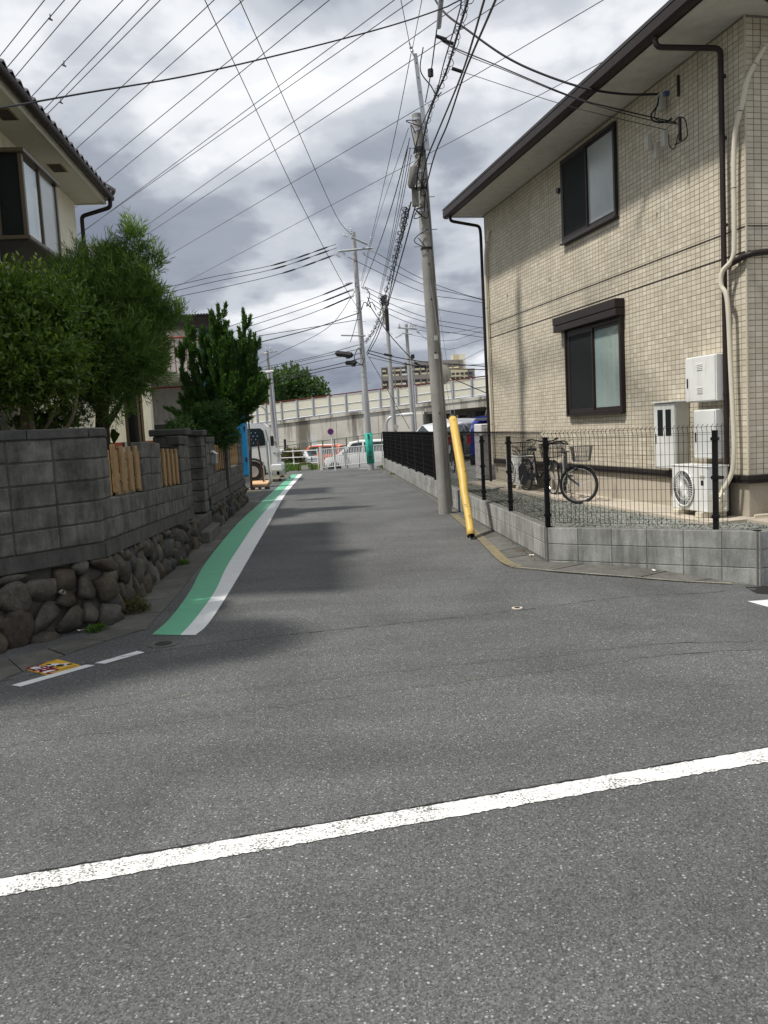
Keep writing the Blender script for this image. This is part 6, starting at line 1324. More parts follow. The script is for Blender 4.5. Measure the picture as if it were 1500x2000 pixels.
# ---------------------------------------------------------------- cars
def car(lab, org, rz, L_, W_, st, paint, roof=None, win=(), ws=None, rw_=None, grp='parked cars', wheels=(.62, .62), tail=True, wr=.30):
    """st: stations (x from the nose, z low, z belt, z roof). local +x points to the tail"""
    t = thing('parked_car', lab, 'car', org, rz, grp); w = W_/2
    def sec(x):
        for i in range(len(st)-1):
            a, b = st[i], st[i+1]
            if a[0] <= x <= b[0]+1e-6: k = (x-a[0])/max(1e-6, b[0]-a[0]); return [a[j]+(b[j]-a[j])*k for j in range(4)]
        return list(st[-1])
    def P(x):
        _, zl, zb_, zr = sec(x); hgt = max(0, zr-zb_); k = min(1, hgt/.5); e = 1-.07*(1-min(1, x/.35))-.05*(1-min(1, (L_-x)/.3))
        w_ = w*e; wt = w_*(.97-.17*k); return [(w_*.93, zl), (w_, zl+.18), (w_, zb_-.12), (w_*.975, zb_), (wt, zr-.05*k), (wt-.10, zr), (0, zr+.012)]
    xs_ = sorted(set([s_[0] for s_ in st]+[L_*k/14 for k in range(1, 14)])); rows_ = []
    m = MB(); vv = []; nrow = 13
    for x in xs_:
        p = P(x); vv += [V(x, y, z) for y, z in p]+[V(x, -y, z) for y, z in p[:-1][::-1]]
    ff = []; n = nrow
    for i in range(len(xs_)-1):
        for k in range(n): ff.append((i*n+k, i*n+(k+1) % n, (i+1)*n+(k+1) % n, (i+1)*n+k))
    ff += [tuple(range(n)), tuple(range((len(xs_)-1)*n, len(xs_)*n))[::-1]]; m.add(vv, ff); m.build('body', paint, t, True)
    def sidept(x, q, sg, off=.006): p = P(x); (y0, z0), (y1, z1) = p[3], p[4]; y = y0+(y1-y0)*q; return V(x, sg*(y+off), z0+(z1-z0)*q)
    for sg in (-1, 1):
        for xa, xb, xa2, xb2 in win:
            m = MB(); n_ = 4; vv = []
            for k in range(n_+1): f = k/n_; vv += [sidept(xa+(xb-xa)*f, .10, sg), sidept(xa2+(xb2-xa2)*f, .90, sg)]
            m.add(vv, [(2*k, 2*k+2, 2*k+3, 2*k+1) for k in range(n_)]); m.build('side_window', M_CARGLASS, t)
    for nm, rng in (('windscreen', ws), ('rear_window', rw_)):
        if rng:
            m = MB(); xa, xb, e_ = rng; A_, B_ = P(xa), P(xb); za, zb_ = A_[6][1], B_[6][1]; off = V(-.012 if nm == 'windscreen' else .012, 0, .012)
            m.add([V(xa, -A_[3][0]*.88, za-.02)+off, V(xa, A_[3][0]*.88, za-.02)+off, V(xb, B_[4][0]*.92, zb_-.03)+off, V(xb, -B_[4][0]*.92, zb_-.03)+off], [(0,1,2,3)]); m.build(nm, M_CARGLASS, t)
    if roof:
        m = MB(); xa, xb = roof[1]; vv = []; n_ = 6
        for k in range(n_+1):
            x = xa+(xb-xa)*k/n_; p = P(x); vv += [V(x, y*sg, z+.008) for sg, (y, z) in ((1, (p[4][0]+.006, p[4][1]-.02)), (1, p[5]), (1, p[6]), (-1, p[5]), (-1, (p[4][0]+.006, p[4][1]-.02)))]
        m.add(vv, [(5*k+j, 5*k+j+1, 5*k+j+6, 5*k+j+5) for k in range(n_) for j in range(4)]); m.build('roof_panel', roof[0], t, True)
    for x in (wheels[0], L_-wheels[1]):
        for sg in (-1, 1):
            m = MB(); m.ring((x, sg*(w-.10), wr), (0, 1, 0), wr-.09, .09, 22, 8); wo_ = m.build('wheel', M_RUBBER, t, True); m = MB(); m.tube([(x, sg*(w-.14), wr), (x, sg*(w-.035), wr)], wr-.11, 18); m.build('rim', M_CHROME, wo_)
            m = MB(); m.tube([(x, sg*(w-.25), wr+.02), (x, sg*(w+.004), wr+.02)], wr+.06, 20); m.build('wheel_arch', M_BLACKM, t)
    for sg in (-1, 1):
        m = MB(); zt = sec(L_)[2]; m.box((L_-.10, sg*w*.93-.10, zt-.32), (L_+.012, sg*w*.93+.02, zt-.02)); m.build('tail_lamp', M_TAIL, t)
        zh = sec(.05)[2]; m = MB(); m.box((-.012, sg*w*.72-.16, zh-.2), (.2, sg*w*.72+.14, zh-.04)); m.build('headlight', M_INS, t)
        xm = st[2][0]+.35; m = MB(); m.obox(lambda a, b, c: V(a, b, c), (xm, sg*(w+.02), sec(xm)[2]+.0), (xm+.12, sg*(w+.18), sec(xm)[2]+.14), .02); m.build('side_mirror', M_BLACKM if not roof else paint, t)
    m = MB(); m.box((L_-.02, -.2, .5), (L_+.014, .2, .62)); m.build('number_plate', M_WHITEM, t); m = MB(); m.box((-.014, -.2, .4), (.02, .2, .52)); m.build('number_plate', M_WHITEM, t)
    m = MB(); m.box((.05, -w*.9, .17), (L_-.05, w*.9, .25)); m.build('underside', M_BLACKM, t)
    return t
M_TAIL = plain('tail_lamp_red', (.35, .008, .008), .2, spec=.6)
WAG = [(0, .35, .70, .72), (.10, .22, .86, .88), (.72, .2, 1.00, 1.03), (1.18, .2, 1.04, 1.60), (1.6, .2, 1.05, 1.67), (3.0, .2, 1.07, 1.66), (3.28, .22, 1.05, 1.56), (3.39, .35, 1.0, 1.04)]
car('orange kei wagon with a white roof beyond the white rail', gy(608, 921, 50)*1+V(0, 0, 0) if False else V(-5.15, 51.0, -.72), R(-25), 3.39, 1.48, WAG, car_paint('orange_paint', (.62, .13, .05)), (car_paint('white_roof', (.78, .78, .76)), (1.25, 3.25)), [(1.0, 1.95, 1.35, 1.95), (2.05, 2.85, 2.05, 2.8), (2.95, 3.2, 2.92, 3.12)], (.80, 1.14, 0), (3.38, 3.29, 0))
VAN = [(0, .35, .80, .82), (.12, .22, .95, .97), (.80, .2, 1.10, 1.13), (1.45, .2, 1.14, 1.78), (2.0, .2, 1.15, 1.86), (4.2, .2, 1.16, 1.84), (4.6, .22, 1.14, 1.72), (4.75, .35, 1.05, 1.09)]
car('white minivan with dark windows behind the white bar fence', V(-3.0, 47.2, -.72), R(-12), 4.75, 1.75, VAN, car_paint('pearl_white', (.78, .78, .78)), None, [(1.15, 2.2, 1.65, 2.2), (2.3, 3.4, 2.3, 3.4), (3.6, 4.45, 3.6, 4.3)], (.9, 1.42, 0), (4.74, 4.61, 0), wr=.33)
SED = [(0, .35, .62, .64), (.12, .22, .74, .76), (1.15, .2, .90, .93), (1.85, .2, .93, 1.36), (2.3, .2, .94, 1.43), (3.2, .2, .95, 1.38), (3.85, .2, .97, 1.02), (4.4, .3, .95, .97)]
car('silver hatchback left of the orange wagon', V(-8.6, 56.0, -.72), R(-18), 4.4, 1.70, SED, car_paint('silver_paint', (.55, .57, .60)), None, [(1.5, 2.35, 2.0, 2.35), (2.45, 3.4, 2.45, 3.1)], (1.2, 1.8, 0), (3.8, 3.25, 0))
car('white car nearest the truck mirror, behind the planter bush', V(-7.3, 50.2, -.72), R(-35), 4.2, 1.68, SED[:-1]+[(4.2, .3, .95, .97)], car_paint('white_paint', (.76, .77, .78)), None, [(1.5, 2.35, 2.0, 2.35), (2.45, 3.4, 2.45, 3.1)], (1.2, 1.8, 0), (3.8, 3.25, 0))
car('dark tinted van roof and windows right of the banner pole', V(.35, 49.5, -.72), R(-8), 4.75, 1.8, VAN, car_paint('black_paint', (.02, .02, .022)), None, [(1.15, 2.2, 1.65, 2.2), (2.3, 3.4, 2.3, 3.4), (3.6, 4.45, 3.6, 4.3)], (.9, 1.42, 0), (4.74, 4.61, 0), wr=.33)
# cars in the lot behind the black fence; tails towards us
car('silver sedan with red tail lamps parked behind the black mesh fence', V(3.4, 34.4, .385), R(-112), 4.4, 1.70, SED, car_paint('silver_paint2', (.56, .58, .60)), None, [(1.5, 2.35, 2.0, 2.35), (2.45, 3.4, 2.45, 3.1)], (1.2, 1.8, 0), (3.8, 3.25, 0))
SUV = [(0, .35, .74, .76), (.12, .25, .88, .90), (.95, .22, 1.00, 1.03), (1.55, .22, 1.03, 1.50), (2.1, .22, 1.05, 1.57), (3.3, .22, 1.08, 1.52), (3.75, .24, 1.08, 1.40), (3.98, .35, 1.02, 1.06)]
bc = car('bright blue compact car with a black roof between the yellow guard and the house', V(4.45, 30.4, .385), R(-102), 3.98, 1.70, SUV, car_paint('vivid_blue', (.006, .022, .26)), (M_BLACKM, (1.6, 3.7)), [(1.35, 2.2, 1.75, 2.2), (2.3, 3.1, 2.3, 3.1)], (1.0, 1.5, 0), (3.96, 3.78, 0))
m = MB(); m.box((3.72, -.6, 1.50), (4.05, .6, 1.55)); m.build('roof_spoiler', MATS['vivid_blue'], bc)
car('grey hatchback roof showing beside the blue car', V(2.3, 36.2, .385), R(-70), 3.98, 1.70, SUV, car_paint('grey_paint', (.30, .31, .33)), None, [(1.35, 2.2, 1.75, 2.2), (2.3, 3.1, 2.3, 3.1)], (1.0, 1.5, 0), (3.96, 3.78, 0))
bv = car('tall black van with a white rear spoiler at the house corner', V(5.15, 33.2, .385), R(-100), 4.75, 1.8, VAN, MATS['black_paint'], None, [(1.15, 2.2, 1.65, 2.2), (2.3, 3.4, 2.3, 3.4), (3.6, 4.45, 3.6, 4.3)], (.9, 1.42, 0), (4.74, 4.61, 0), wr=.33)
m = MB(); m.box((4.35, -.7, 1.86), (4.85, .7, 1.92)); m.build('roof_spoiler', M_WHITEM, bv)
for k in range(5): x = 1.4+.0; strip('parking_line', [(1.2+k*.0, 20+k*2.6), (4.0, 20.5+k*2.6)], [(1.2, 20.12+k*2.6), (4.0, 20.62+k*2.6)], .391, M_WHITE_NEW, None) if k > 1 else None
# ---------------------------------------------------------------- bicycles
def bike(lab, rear, front, z, steer=0.0, rear_basket=False, front_basket=True, black=True, guard=False, Rw=.30):
    t = thing('bicycle', lab, 'bicycle', group='bicycles'); a = V(rear[0], rear[1], z); b = V(front[0], front[1], z); f = (b-a).normalized(); up = V(0, 0, 1); sd_ = f.cross(up); wb = (b-a).length
    M_ = M_BLACKM; FRM = M_BLACK if black else MATS['dark_grey_frame']
    def P(x, h, s_=0): return a+f*x+up*h+sd_*s_
    def wheel(c, ax, nm='wheel'):
        m = MB(); m.ring(c, ax, Rw-.018, .018, 40, 8); wo_ = m.build(nm, M_RUBBER, t, True); m = MB(); m.ring(c, ax, Rw-.045, .010, 36, 6); m.build('rim', M_CHROME, wo_, True)
        m = MB(); e = ax.orthogonal().normalized(); g_ = ax.cross(e)
        for k in range(18): w = 2*math.pi*k/18; sgn = 1 if k % 2 else -1; m.tube([c+ax*.025*sgn, c+(e*math.cos(w)+g_*math.sin(w))*(Rw-.05)], .0016, 3, cap=False)
        m.build('spokes', M_CHROME, wo_); m = MB(); m.tube([c-ax*.045, c+ax*.045], .022, 10); m.build('hub', M_CHROME, wo_, True)
    wheel(P(0, Rw), sd_)
    hx = wb-.16; H0, H1 = P(hx+.02, .52), P(hx-.06, .82)     # head tube
    sf = f.copy(); sf.rotate(Matrix.Rotation(steer, 3, 'Z')); ssd = sf.cross(up)
    axp = H0+sf*.18; fc = V(axp.x, axp.y, z+Rw)
    wheel(fc, ssd)
    def TB(nm, pts, r, mat=FRM, smooth=True): m = MB(); m.tube(pts, r, 8); return m.build(nm, mat, t, smooth)
    TB('frame_tube', bez([H0+up*.06, P(wb*.62, .33), P(wb*.45, .30)], 6), .020); TB('seat_tube', [P(wb*.45, .28), P(wb*.33, .74)], .016); TB('chain_stay', [P(wb*.45, .28), P(0, Rw)], .010); TB('seat_stay', [P(wb*.36, .62), P(0, Rw)], .008)
    TB('head_tube', [H0, H1], .019)
    for s_ in (-.045, .045): TB('fork', bez([H0+ssd*s_*.5, H0+sf*.03+ssd*s_-up*.1, fc+ssd*s_], 5), .010)
    TB('stem', [H1, H1+up*.10+sf*.0], .013, M_CHROME); hb = H1+up*.12
    TB('handlebar', bez([hb-sf*.22-ssd*.26+up*.03, hb-sf*.06-ssd*.24+up*.04, hb+sf*.02-ssd*.08, hb+sf*.02+ssd*.08, hb-sf*.06+ssd*.24+up*.04, hb-sf*.22+ssd*.26+up*.03], 6), .011, M_BLACK)
    for s_ in (-1, 1): TB('grip', [hb-sf*.24+ssd*.262*s_+up*.03, hb-sf*.12+ssd*.255*s_+up*.035], .017, M_RUBBER); TB('brake_lever', [hb-sf*.04+ssd*.22*s_, hb-sf*.16+ssd*.22*s_-up*.02], .006, M_STEEL)
    TB('brake_cable', bez([hb-sf*.03+ssd*.2, hb+sf*.12+ssd*.05+up*.06, H1+sf*.1, H0+sf*.05], 6), .0035, M_WIRE)
    m = MB(); sc_ = P(wb*.30, .80); 
    vv = [];
    for q, w_, h_ in ((-.13, .09, .03), (-.08, .10, .035), (0, .07, .03), (.08, .03, .025), (.14, .022, .015)): vv += [sc_+f*q+sd_*w_+up*0, sc_+f*q+up*h_, sc_+f*q-sd_*w_, sc_+f*q-up*.035]
    m.add(vv, [(4*i+k, 4*i+(k+1) % 4, 4*i+4+(k+1) % 4, 4*i+4+k) for i in range(4) for k in range(4)]+[(0,1,2,3),(16,17,18,19)]); m.build('saddle', M_BLACKM, t, True)
    TB('seat_post', [P(wb*.33, .70), sc_-up*.03], .012, M_CHROME)
    m = MB(); m.ring(P(wb*.45, .28, .04), sd_, .085, .006, 24, 5); m.build('chainring', M_BLACKM, t); m = MB(); m.tube([P(wb*.45, .28, .05), P(wb*.45+.08, .15, .055)], .008, 6); m.tube([P(wb*.45, .28, -.05), P(wb*.45-.08, .41, -.055)], .008, 6); m.build('crank', M_STEEL, t)
    for s_, dx, dz in ((1, .08, .15), (-1, -.08, .41)): m = MB(); m.box((0, 0, 0), (0, 0, 0)) if False else None; c = P(wb*.45+dx, dz, .095*s_); m = MB(); m.obox(lambda x, y, zz_: c+f*x+sd_*y+up*zz_, (-.045, -.035, -.012), (.045, .035, .012)); m.build('pedal', M_RUBBER, t)
    m = MB(); m.obox(lambda x, y, zz_: P(0, 0)+f*x+sd_*y+up*zz_, (.0, .035, .23), (wb*.5, .05, .36), .01); m.build('chain_guard', M_BLACKM, t)
    def mud(c, ff_, a0_, a1_, sdv):
        vv = []; n_ = 12
        for k in range(n_+1): w = a0_+(a1_-a0_)*k/n_; q = c+ff_*math.cos(w)*(Rw+.02)+up*math.sin(w)*(Rw+.02); vv += [q-sdv*.028, q+sdv*.028]
        m = MB(); m.add(vv, [(2*k, 2*k+1, 2*k+3, 2*k+2) for k in range(n_)]); ob = m.build('mudguard', M_BASK if not black else M_BLACK, t, True); s2 = ob.modifiers.new('thickness', 'SOLIDIFY'); s2.thickness = .002
    mud(P(0, Rw), f, R(20), R(200), sd_); mud(fc, sf, R(35), R(150), ssd)
    def basket(c, ff_, sdv, lx, ly, h, nm):
        m = MB(); r_ = .0028
        for zz_ in (0, .33, .66, 1):
            e = 1-.22*(1-zz_); q = [c+ff_*(lx*e*i)+sdv*(ly*e*j)+up*(h*zz_-h/2) for i, j in ((-.5, -.5), (.5, -.5), (.5, .5), (-.5, .5), (-.5, -.5))]; m.tube(q, r_*(1.8 if zz_ == 1 else 1), 4)
        for i in range(11):
            u_ = -.5+i/10
            for (p0, p1) in (((u_, -.5), 0), ((u_, .5), 0), ((-.5, u_), 1), ((.5, u_), 1)): m.tube([c+ff_*(lx*.78*p0[0])+sdv*(ly*.78*p0[1])-up*h/2, c+ff_*(lx*p0[0])+sdv*(ly*p0[1])+up*h/2], r_, 4, cap=False)
            m.tube([c+ff_*(lx*.78*-.5)+sdv*(ly*.78*u_)-up*h/2, c+ff_*(lx*.78*.5)+sdv*(ly*.78*u_)-up*h/2], r_, 4, cap=False)
        m.build(nm, M_BLACK if black else M_BASK, t)
    if front_basket: basket(H1+sf*.24+up*.02-up*.06, sf, ssd, .30, .36, .23, 'front_basket')
    if rear_basket: basket(P(-.08, .80), f, sd_, .40, .34, .24, 'rear_basket')
    TB('rack', [P(-.20, .64), P(wb*.28, .64)], .008); TB('rack_stay', [P(-.05, .64, .04), P(0, Rw, .05)], .005)
    TB('kickstand', [P(0, Rw, .06), P(-.10, .01, .13)], .008, M_STEEL); TB('kickstand', [P(0, Rw, -.06), P(-.10, .01, -.13)], .008, M_STEEL)
    m = MB(); m.tube([H0+sf*.11+up*.03, H0+sf*.17+up*.03], .03, 10); m.build('front_lamp', M_BLACKM, t)
    if guard: m = MB(); m.tube([P(0, Rw+.02, .055), P(0, Rw+.02, .06)], Rw*.72, 24); m.build('dress_guard', M_BLACKM, t, True)
    return t
plain('dark_grey_frame', (.045, .045, .05), .4); M_BASK = plain('basket_wire', (.12, .12, .12), .4)
bike('dark grey bicycle nearest the corner post, front wheel turned sideways', (3.02, 13.95), (2.86, 12.95), .385, R(78), False, True, False)
bike('black electric bicycle with baskets front and rear behind the mesh fence', (2.70, 15.75), (2.98, 14.65), .40, R(-5), True, True, True, True)
bike('slim bicycle parked beside the silver sedan behind the concrete pole', (1.9, 24.6), (2.0, 23.5), .385, 0, False, False, True)
# ---------------------------------------------------------------- truck and things at the lane end
tk = thing('parked_truck', 'white truck cab with green lettering on its door, nose to the right', 'truck'); TX, TY = -3.66, 30.2
rzk = R(4); fr = frame(V(TX, TY, 0), V(-math.cos(rzk), -math.sin(rzk), 0), V(-math.sin(rzk), math.cos(rzk), 0))   # u: back, v: away
prof = [(0.02, .48), (0, .95), (.05, 1.18), (.36, 2.00), (.48, 2.12), (1.62, 2.14), (1.66, 2.08), (1.66, .55), (1.62, .50), (1.60, .48)]
m = MB(); m.add([fr(a, 0, b) for a, b in prof]+[fr(a, 1.7, b) for a, b in prof], [tuple(range(10)), tuple(range(10, 20))[::-1]]+[(i, (i+1) % 10, 10+(i+1) % 10, 10+i) for i in range(10)]); m.build('cab', M_TWHITE, tk)
m = MB(); q = [(.42, 1.34), (.50, 1.86), (.60, 1.95), (1.46, 1.96), (1.50, 1.90), (1.50, 1.45), (1.0, 1.30)]; m.prism(q, -.012, -.002, lambda a, b, z: fr(a, z, b)); m.build('door_window', M_CARGLASS, tk)
m = MB(); m.add([fr(.065, .10, 1.22), fr(.065, 1.6, 1.22), fr(.365, 1.55, 1.97), fr(.365, .15, 1.97)], [(0,1,2,3)]); ob = m.build('windscreen', M_CARGLASS, tk); ob.location = (.012, 0, .012)
m = MB(); m.tube([fr(a, -.006, b) for a, b in ((.30, .55), (.32, 1.3), (.42, 1.9))], .008, 4); m.tube([fr(1.52, -.006, .6), fr(1.52, -.006, 1.95)], .008, 4); m.build('door_seam', M_BLACKM, tk)
m = MB(); m.tube([fr(.95, -.02, .42), fr(.95, .25, .42)], .37, 24); wo_ = m.build('wheel', M_RUBBER, tk); m = MB(); m.tube([fr(.95, -.03, .42), fr(.95, .0, .42)], .20, 18); m.build('rim', M_STEEL, wo_)
m = MB(); m.ring(fr(.95, -.01, .44), V(0, 1, 0), .43, .035, 26, 6); m.build('wheel_arch', M_BLACKM, tk)
m = MB(); m.obox(fr, (-.10, -.03, .38), (.35, 1.75, .66), .05); m.build('bumper', M_TWHITE, tk); m = MB(); m.obox(fr, (-.02, -.012, .72), (.10, .30, 1.02), .02); m.build('headlight', M_INS, tk)
m = MB(); m.tube(bez([fr(.2, 0, 1.05), fr(-.1, -.1, 1.0), fr(-.15, -.12, 1.12)], 5), .012, 5); m.build('mirror_arm', M_BLACKM, tk); m = MB(); m.obox(fr, (-.28, .1, 1.18), (-.20, .3, 1.52), .02); m.build('mirror', M_BLACKM, tk); m = MB(); m.tube([fr(.1, .2, 1.06), fr(-.24, .2, 1.06), fr(-.24, .2, 1.2)], .012, 5); m.build('mirror_arm', M_BLACKM, tk)
m = MB(); m.obox(fr, (.14, -.16, 1.30), (.26, -.06, 1.66), .02); m.build('near_mirror', M_BLACKM, tk)
m = MB(); m.obox(fr, (1.75, .05, .55), (4.5, 1.7, .75)); m.build('chassis', M_BLACKM, tk); m = MB(); m.obox(fr, (1.75, .0, .76), (4.6, 1.75, .9)); m.build('flat_bed', M_STEEL, tk)
for dx in range(5):
    for dz in range(4): c = fr(.72+dx*.15+(dz % 2)*.06, -.016, 1.44+dz*.12); m = MB(); m.tube([c, c+V(0, -.004, 0)], .017, 6); m.build('curtain_dot', M_INS, tk)
M_GRN = plain('green_lettering', (.02, .32, .16), .5); text_mesh('ERMAN', .15, M_GRN, 'door_lettering', tk, fr(1.27, -.012, 1.11), (R(90), 0, rzk), 1, .004)
t = thing('blue_container', 'blue metal container box on a grey base left of the truck cab', 'container'); p, q = gy(486, 925, 27.2), gy(484, 806, 27.2)
m = MB(); m.obox(lambda a, b, c: V(a, b, c), (p.x-1.6, 27.2, .42), (p.x-.02, 27.7, q.z-.02), .02); m.build('box', M_BLUEBOX, t); m = MB(); m.box((p.x-1.6, 27.25, 0), (p.x+.02, 27.7, .40)); m.build('base', M_STEEL, t); m = MB(); m.box((p.x-.10, 27.16, .46), (p.x-.01, 27.195, q.z-.04)); m.build('corner_post', M_BLUEBOX, t)
for zz_ in (.9, 1.9): m = MB(); m.box((p.x-.07, 27.12, zz_), (p.x-.0, 27.155, zz_+.12)); m.build('hinge', M_BROWN2, t)
m = MB(); m.obox(lambda a, b, c: V(a, b, c), (p.x-.9, 27.25, q.z), (p.x+.02, 27.7, q.z+.10), .03); m.build('white_lid', M_WHITEM, t)
def stake(lab, a, b, Y, r, mat, nm='post', cat='post'):
    P, Q_ = gy(*a, Y), gy(*b, Y); P.z = max(0, min(P.z, .03)); o = MB().tube([P, Q_], r, 8).build(nm, mat, None, True); tag(o, lab, cat)
stake('tall rusty post standing in front of the blue container', (491, 957), (489, 852), 26.0, .035, M_RUST)
stake('leaning rusty post in front of the truck door', (515, 937), (503, 861), 29.2, .03, M_RUST)
stake('grey steel post right of the leaning rusty post', (527, 938), (520, 862), 29.0, .035, M_STEEL); stake('thinner white pipe beside the grey steel post', (531, 936), (524, 862), 29.1, .022, M_WHITEM)
stake('short grey post between the rusty and grey posts', (517, 938), (514, 902), 29.0, .02, M_STEEL)
t = thing('plywood_sheet', 'light plywood sheet lying on the ground by the rusty post', 'plywood'); Q = [gz(*p) for p in ((478, 953), (520, 952), (531, 940), (482, 943))]
m = MB(); m.add([V(q.x, q.y, .03) for q in Q]+[V(q.x, q.y, .09) for q in Q], [(0,3,2,1),(4,5,6,7),(0,1,5,4),(1,2,6,5),(2,3,7,6),(3,0,4,7)]); m.build('sheet', M_PLY, t); m = MB(); p = gz(480, 958); m.box((p.x-.2, p.y, .0), (p.x+.75, p.y+.12, .08)); m.build('timber', M_BLACKM, t)
for k in range(4): m = MB(); m.box((p.x-.1+k*.2, p.y-.004, .02), (p.x+.0+k*.2, p.y-.001, .07)); m.build('white_stripe', M_WHITEM, t)
o = strip('dirt_verge', [(-9, 23), (-6.5, 37)], [tuple(gz(505, 962)[:2]), tuple(gz(568, 926)[:2])], .002, M_SOIL)
t = thing('concrete_block_pile', 'grey concrete blocks in front of the truck bumper', 'concrete block', group=None); p = gz(555, 925)
for i, (dx, dz) in enumerate(((0, 0), (-.25, 0), (-.02, .2))): m = MB(); m.obox(lambda a, b, c: V(a, b, c), (p.x+dx-.2, p.y-1, dz+.0), (p.x+dx+.18, p.y-.8, dz+.19), .01); m.build('block', M_STEEL if False else M_BLOCK_R, t)
for (x, y, s_, lb) in ((-3.75, 30.9, .10, 'nearest rubble stone on the dirt by the truck bumper'), (-3.55, 32.2, .08, 'middle rubble stone on the dirt by the truck bumper'), (-3.95, 33.2, .12, 'largest and farthest rubble stone on the dirt by the truck bumper')):
    o = inst('rubble_stone', STN[int(s_*100) % 9], None, (x, y, .04), x*3); o.scale = (s_, s_*.8, s_*.6); tag(o, lb, 'stone', 'rubble stones beside the truck')
# white bar fence
wf = thing('bar_fence', 'white steel bar fence across the end of the lane', 'fence'); F0, F1 = V(-2.70, 37.7, 0), V(3.4, 46.8, 0); nF = 6
for k in range(nF+1):
    c = F0.lerp(F1, k/nF); zc = gh(c.x, c.y); m = MB(); m.box((c.x-.04, c.y-.04, zc), (c.x+.04, c.y+.04, .98)); m.build('post', M_WHITEM, wf)
    if k < nF:
        d_ = F1.lerp(F0, 1-(k+1)/nF); m = MB(); n_ = 14
        for z in (.10, .92): m.tube([V(c.x, c.y, z), V(d_.x, d_.y, z)], .022, 5)
        for j in range(n_): q = c.lerp(d_, (j+.5)/n_); m.tube([V(q.x, q.y, .10), V(q.x, q.y, .92)], .016, 4)
        m.build('bar_panel', M_WHITEM, wf)
c = F0; m = MB(); m.box((c.x-.06, c.y-.06, 0), (c.x+.06, c.y+.06, 1.02)); m.build('end_post', M_WHITEM, wf)
o = strip('lane_end_line', [(-1.0, 37.0), (6, 39.5)], [(-.95, 36.85), (6, 39.3)], .006, M_WHITE_NEW, 'white line across the road end before the bar fence')
gr_ = thing('pipe_guardrail', 'white pipe guardrail left of the bar fence', 'guardrail'); G0_, G1_ = V(-6.6, 41.2, -.1), V(-3.0, 40.2, -.1)
for k in range(4): c = G0_.lerp(G1_, k/3); m = MB(); m.tube([c, c+V(-.03, 0, 1.02)], .035, 8); m.build('post', M_WHITEM, gr_, True)
for z in (.35, .65, .95): m = MB(); m.tube([G0_+V(-1, 0, z), G1_+V(0, 0, z)], .022, 6); m.build('rail', M_WHITEM, gr_, True)
t = thing('hoop_barrier', 'brown hoop barrier with a blank white plate', 'barrier'); a, b = gy(583, 922, 38.0), gy(610, 921, 38.0); zt_ = gy(595, 905, 38.0).z
m = MB(); m.tube(rounded([V(a.x, 38, -.05), V(a.x, 38, zt_), V(b.x, 38, zt_), V(b.x, 38, -.05)], .1), .024, 8); m.build('hoop', M_RUST, t, True); m = MB(); c = gy(595, 913, 37.95); m.box((c.x-.15, c.y-.01, c.z-.10), (c.x+.16, c.y+.01, c.z+.09)); m.build('plate', M_GREYBOX, t)
t = thing('no_parking_sign', 'round blue sign with a red rim and slash on a white post', 'road sign'); c = gy(645.5, 843, 36.6); base = gz(655, 919)
m = MB(); m.tube([V(c.x+.12, 36.65, 0), V(c.x+.02, 36.65, c.z+.02)], .032, 8); m.build('post', M_WHITEM, t, True); m = MB(); m.tube([c+V(0, .005, 0), c+V(0, .02, 0)], .135, 28); m.build('red_rim', plain('sign_red', (.42, .02, .03), .5), t); m = MB(); m.tube([c+V(0, .0, 0), c+V(0, .01, 0)], .105, 28); m.build('blue_face', plain('sign_blue', (.01, .04, .28), .5), t)
m = MB(); m.add([c+V(-.085, -.003, .065), c+V(-.065, -.003, .085), c+V(.085, -.003, -.065), c+V(.065, -.003, -.085)], [(0,1,2,3)]); m.build('red_slash', MATS['sign_red'], t)
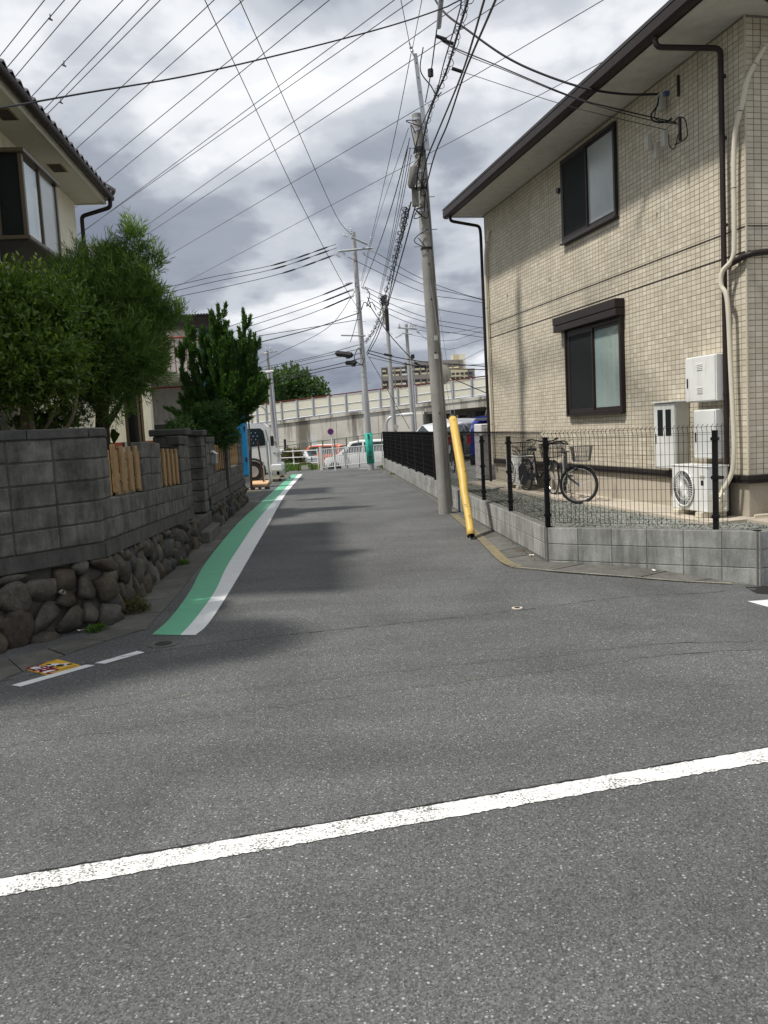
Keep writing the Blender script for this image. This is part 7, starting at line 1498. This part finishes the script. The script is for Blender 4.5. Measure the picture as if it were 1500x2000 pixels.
t = thing('upright_sign_board', 'narrow white upright sign before the viaduct wall', 'sign'); a = gy(612, 848, 62); m = MB(); m.box((a.x-.15, 62, a.z-.95), (a.x+.2, 62.04, a.z)); m.build('board', M_WHITEM, t); m = MB(); m.tube([V(a.x, 62.08, -.7), V(a.x, 62.08, a.z)], .03, 6); m.build('post', M_STEEL, t)
t = thing('traffic_cone', 'orange traffic cone behind the left end of the bar fence', 'cone'); p = gy(622, 912, 41.5); m = MB(); m.tube([V(p.x, p.y, -.2), V(p.x, p.y, .38)], [.13, .025], 14); m.build('cone', plain('cone_orange', (.75, .13, .05), .5), t, True); m = MB(); m.box((p.x-.18, p.y-.18, -.24), (p.x+.18, p.y+.18, -.2)); m.build('base', M_BLACKM, t)
t = thing('round_bush', 'brownish clipped bush behind the white guardrail', 'bush'); leaves('foliage', [el(565, 895, 42.5, .5, .42), el(580, 900, 42.5, .38, .35), el(575, 888, 42.5, .42, .2)], 900, .09, .05, 6, .14, M_LEAF_B, t, seed=41); m = MB(); c = gy(572, 915, 42.5); m.tube([V(c.x, c.y, -.7), V(c.x, c.y, .3)], .05, 6); m.build('stem', M_BARK, t)
o = leaves('verge_grass', [((-5.2, 40.6, -.1), (2.6, 1.0, .32)), ((-4, 39.6, -.1), (1.2, .6, .2))], 1500, .12, .03, 5, .16, M_LEAF_W, None, up=1.2, seed=42); tag(o, 'rough green weeds under the white guardrail', kind='stuff')
gf = thing('thin_mesh_fence', 'thin green grey mesh fence with slim posts in front of the parked cars', 'fence')
P0, P1 = gy(538, 873, 44.8), gy(745, 846, 44.8); nn = 9; M_GFP = plain('green_grey_post', (.10, .14, .12), .6)
for k in range(nn+1): c = P0.lerp(P1, k/nn); m = MB(); m.tube([V(c.x, c.y, -.72), c], .03, 6); m.build('post', M_GFP, gf)
m = MB(); m.tube([P0, P1], .018, 5); m.tube([P0-V(0, 0, .9), P1-V(0, 0, .9)], .014, 5); m.build('rail', M_GFP, gf)
m = MB(); 
for k in range(120): c = P0.lerp(P1, k/119); m.tube([c, V(c.x, c.y, -.6)], .004, 3, cap=False)
m.build('mesh', M_GFP, gf)
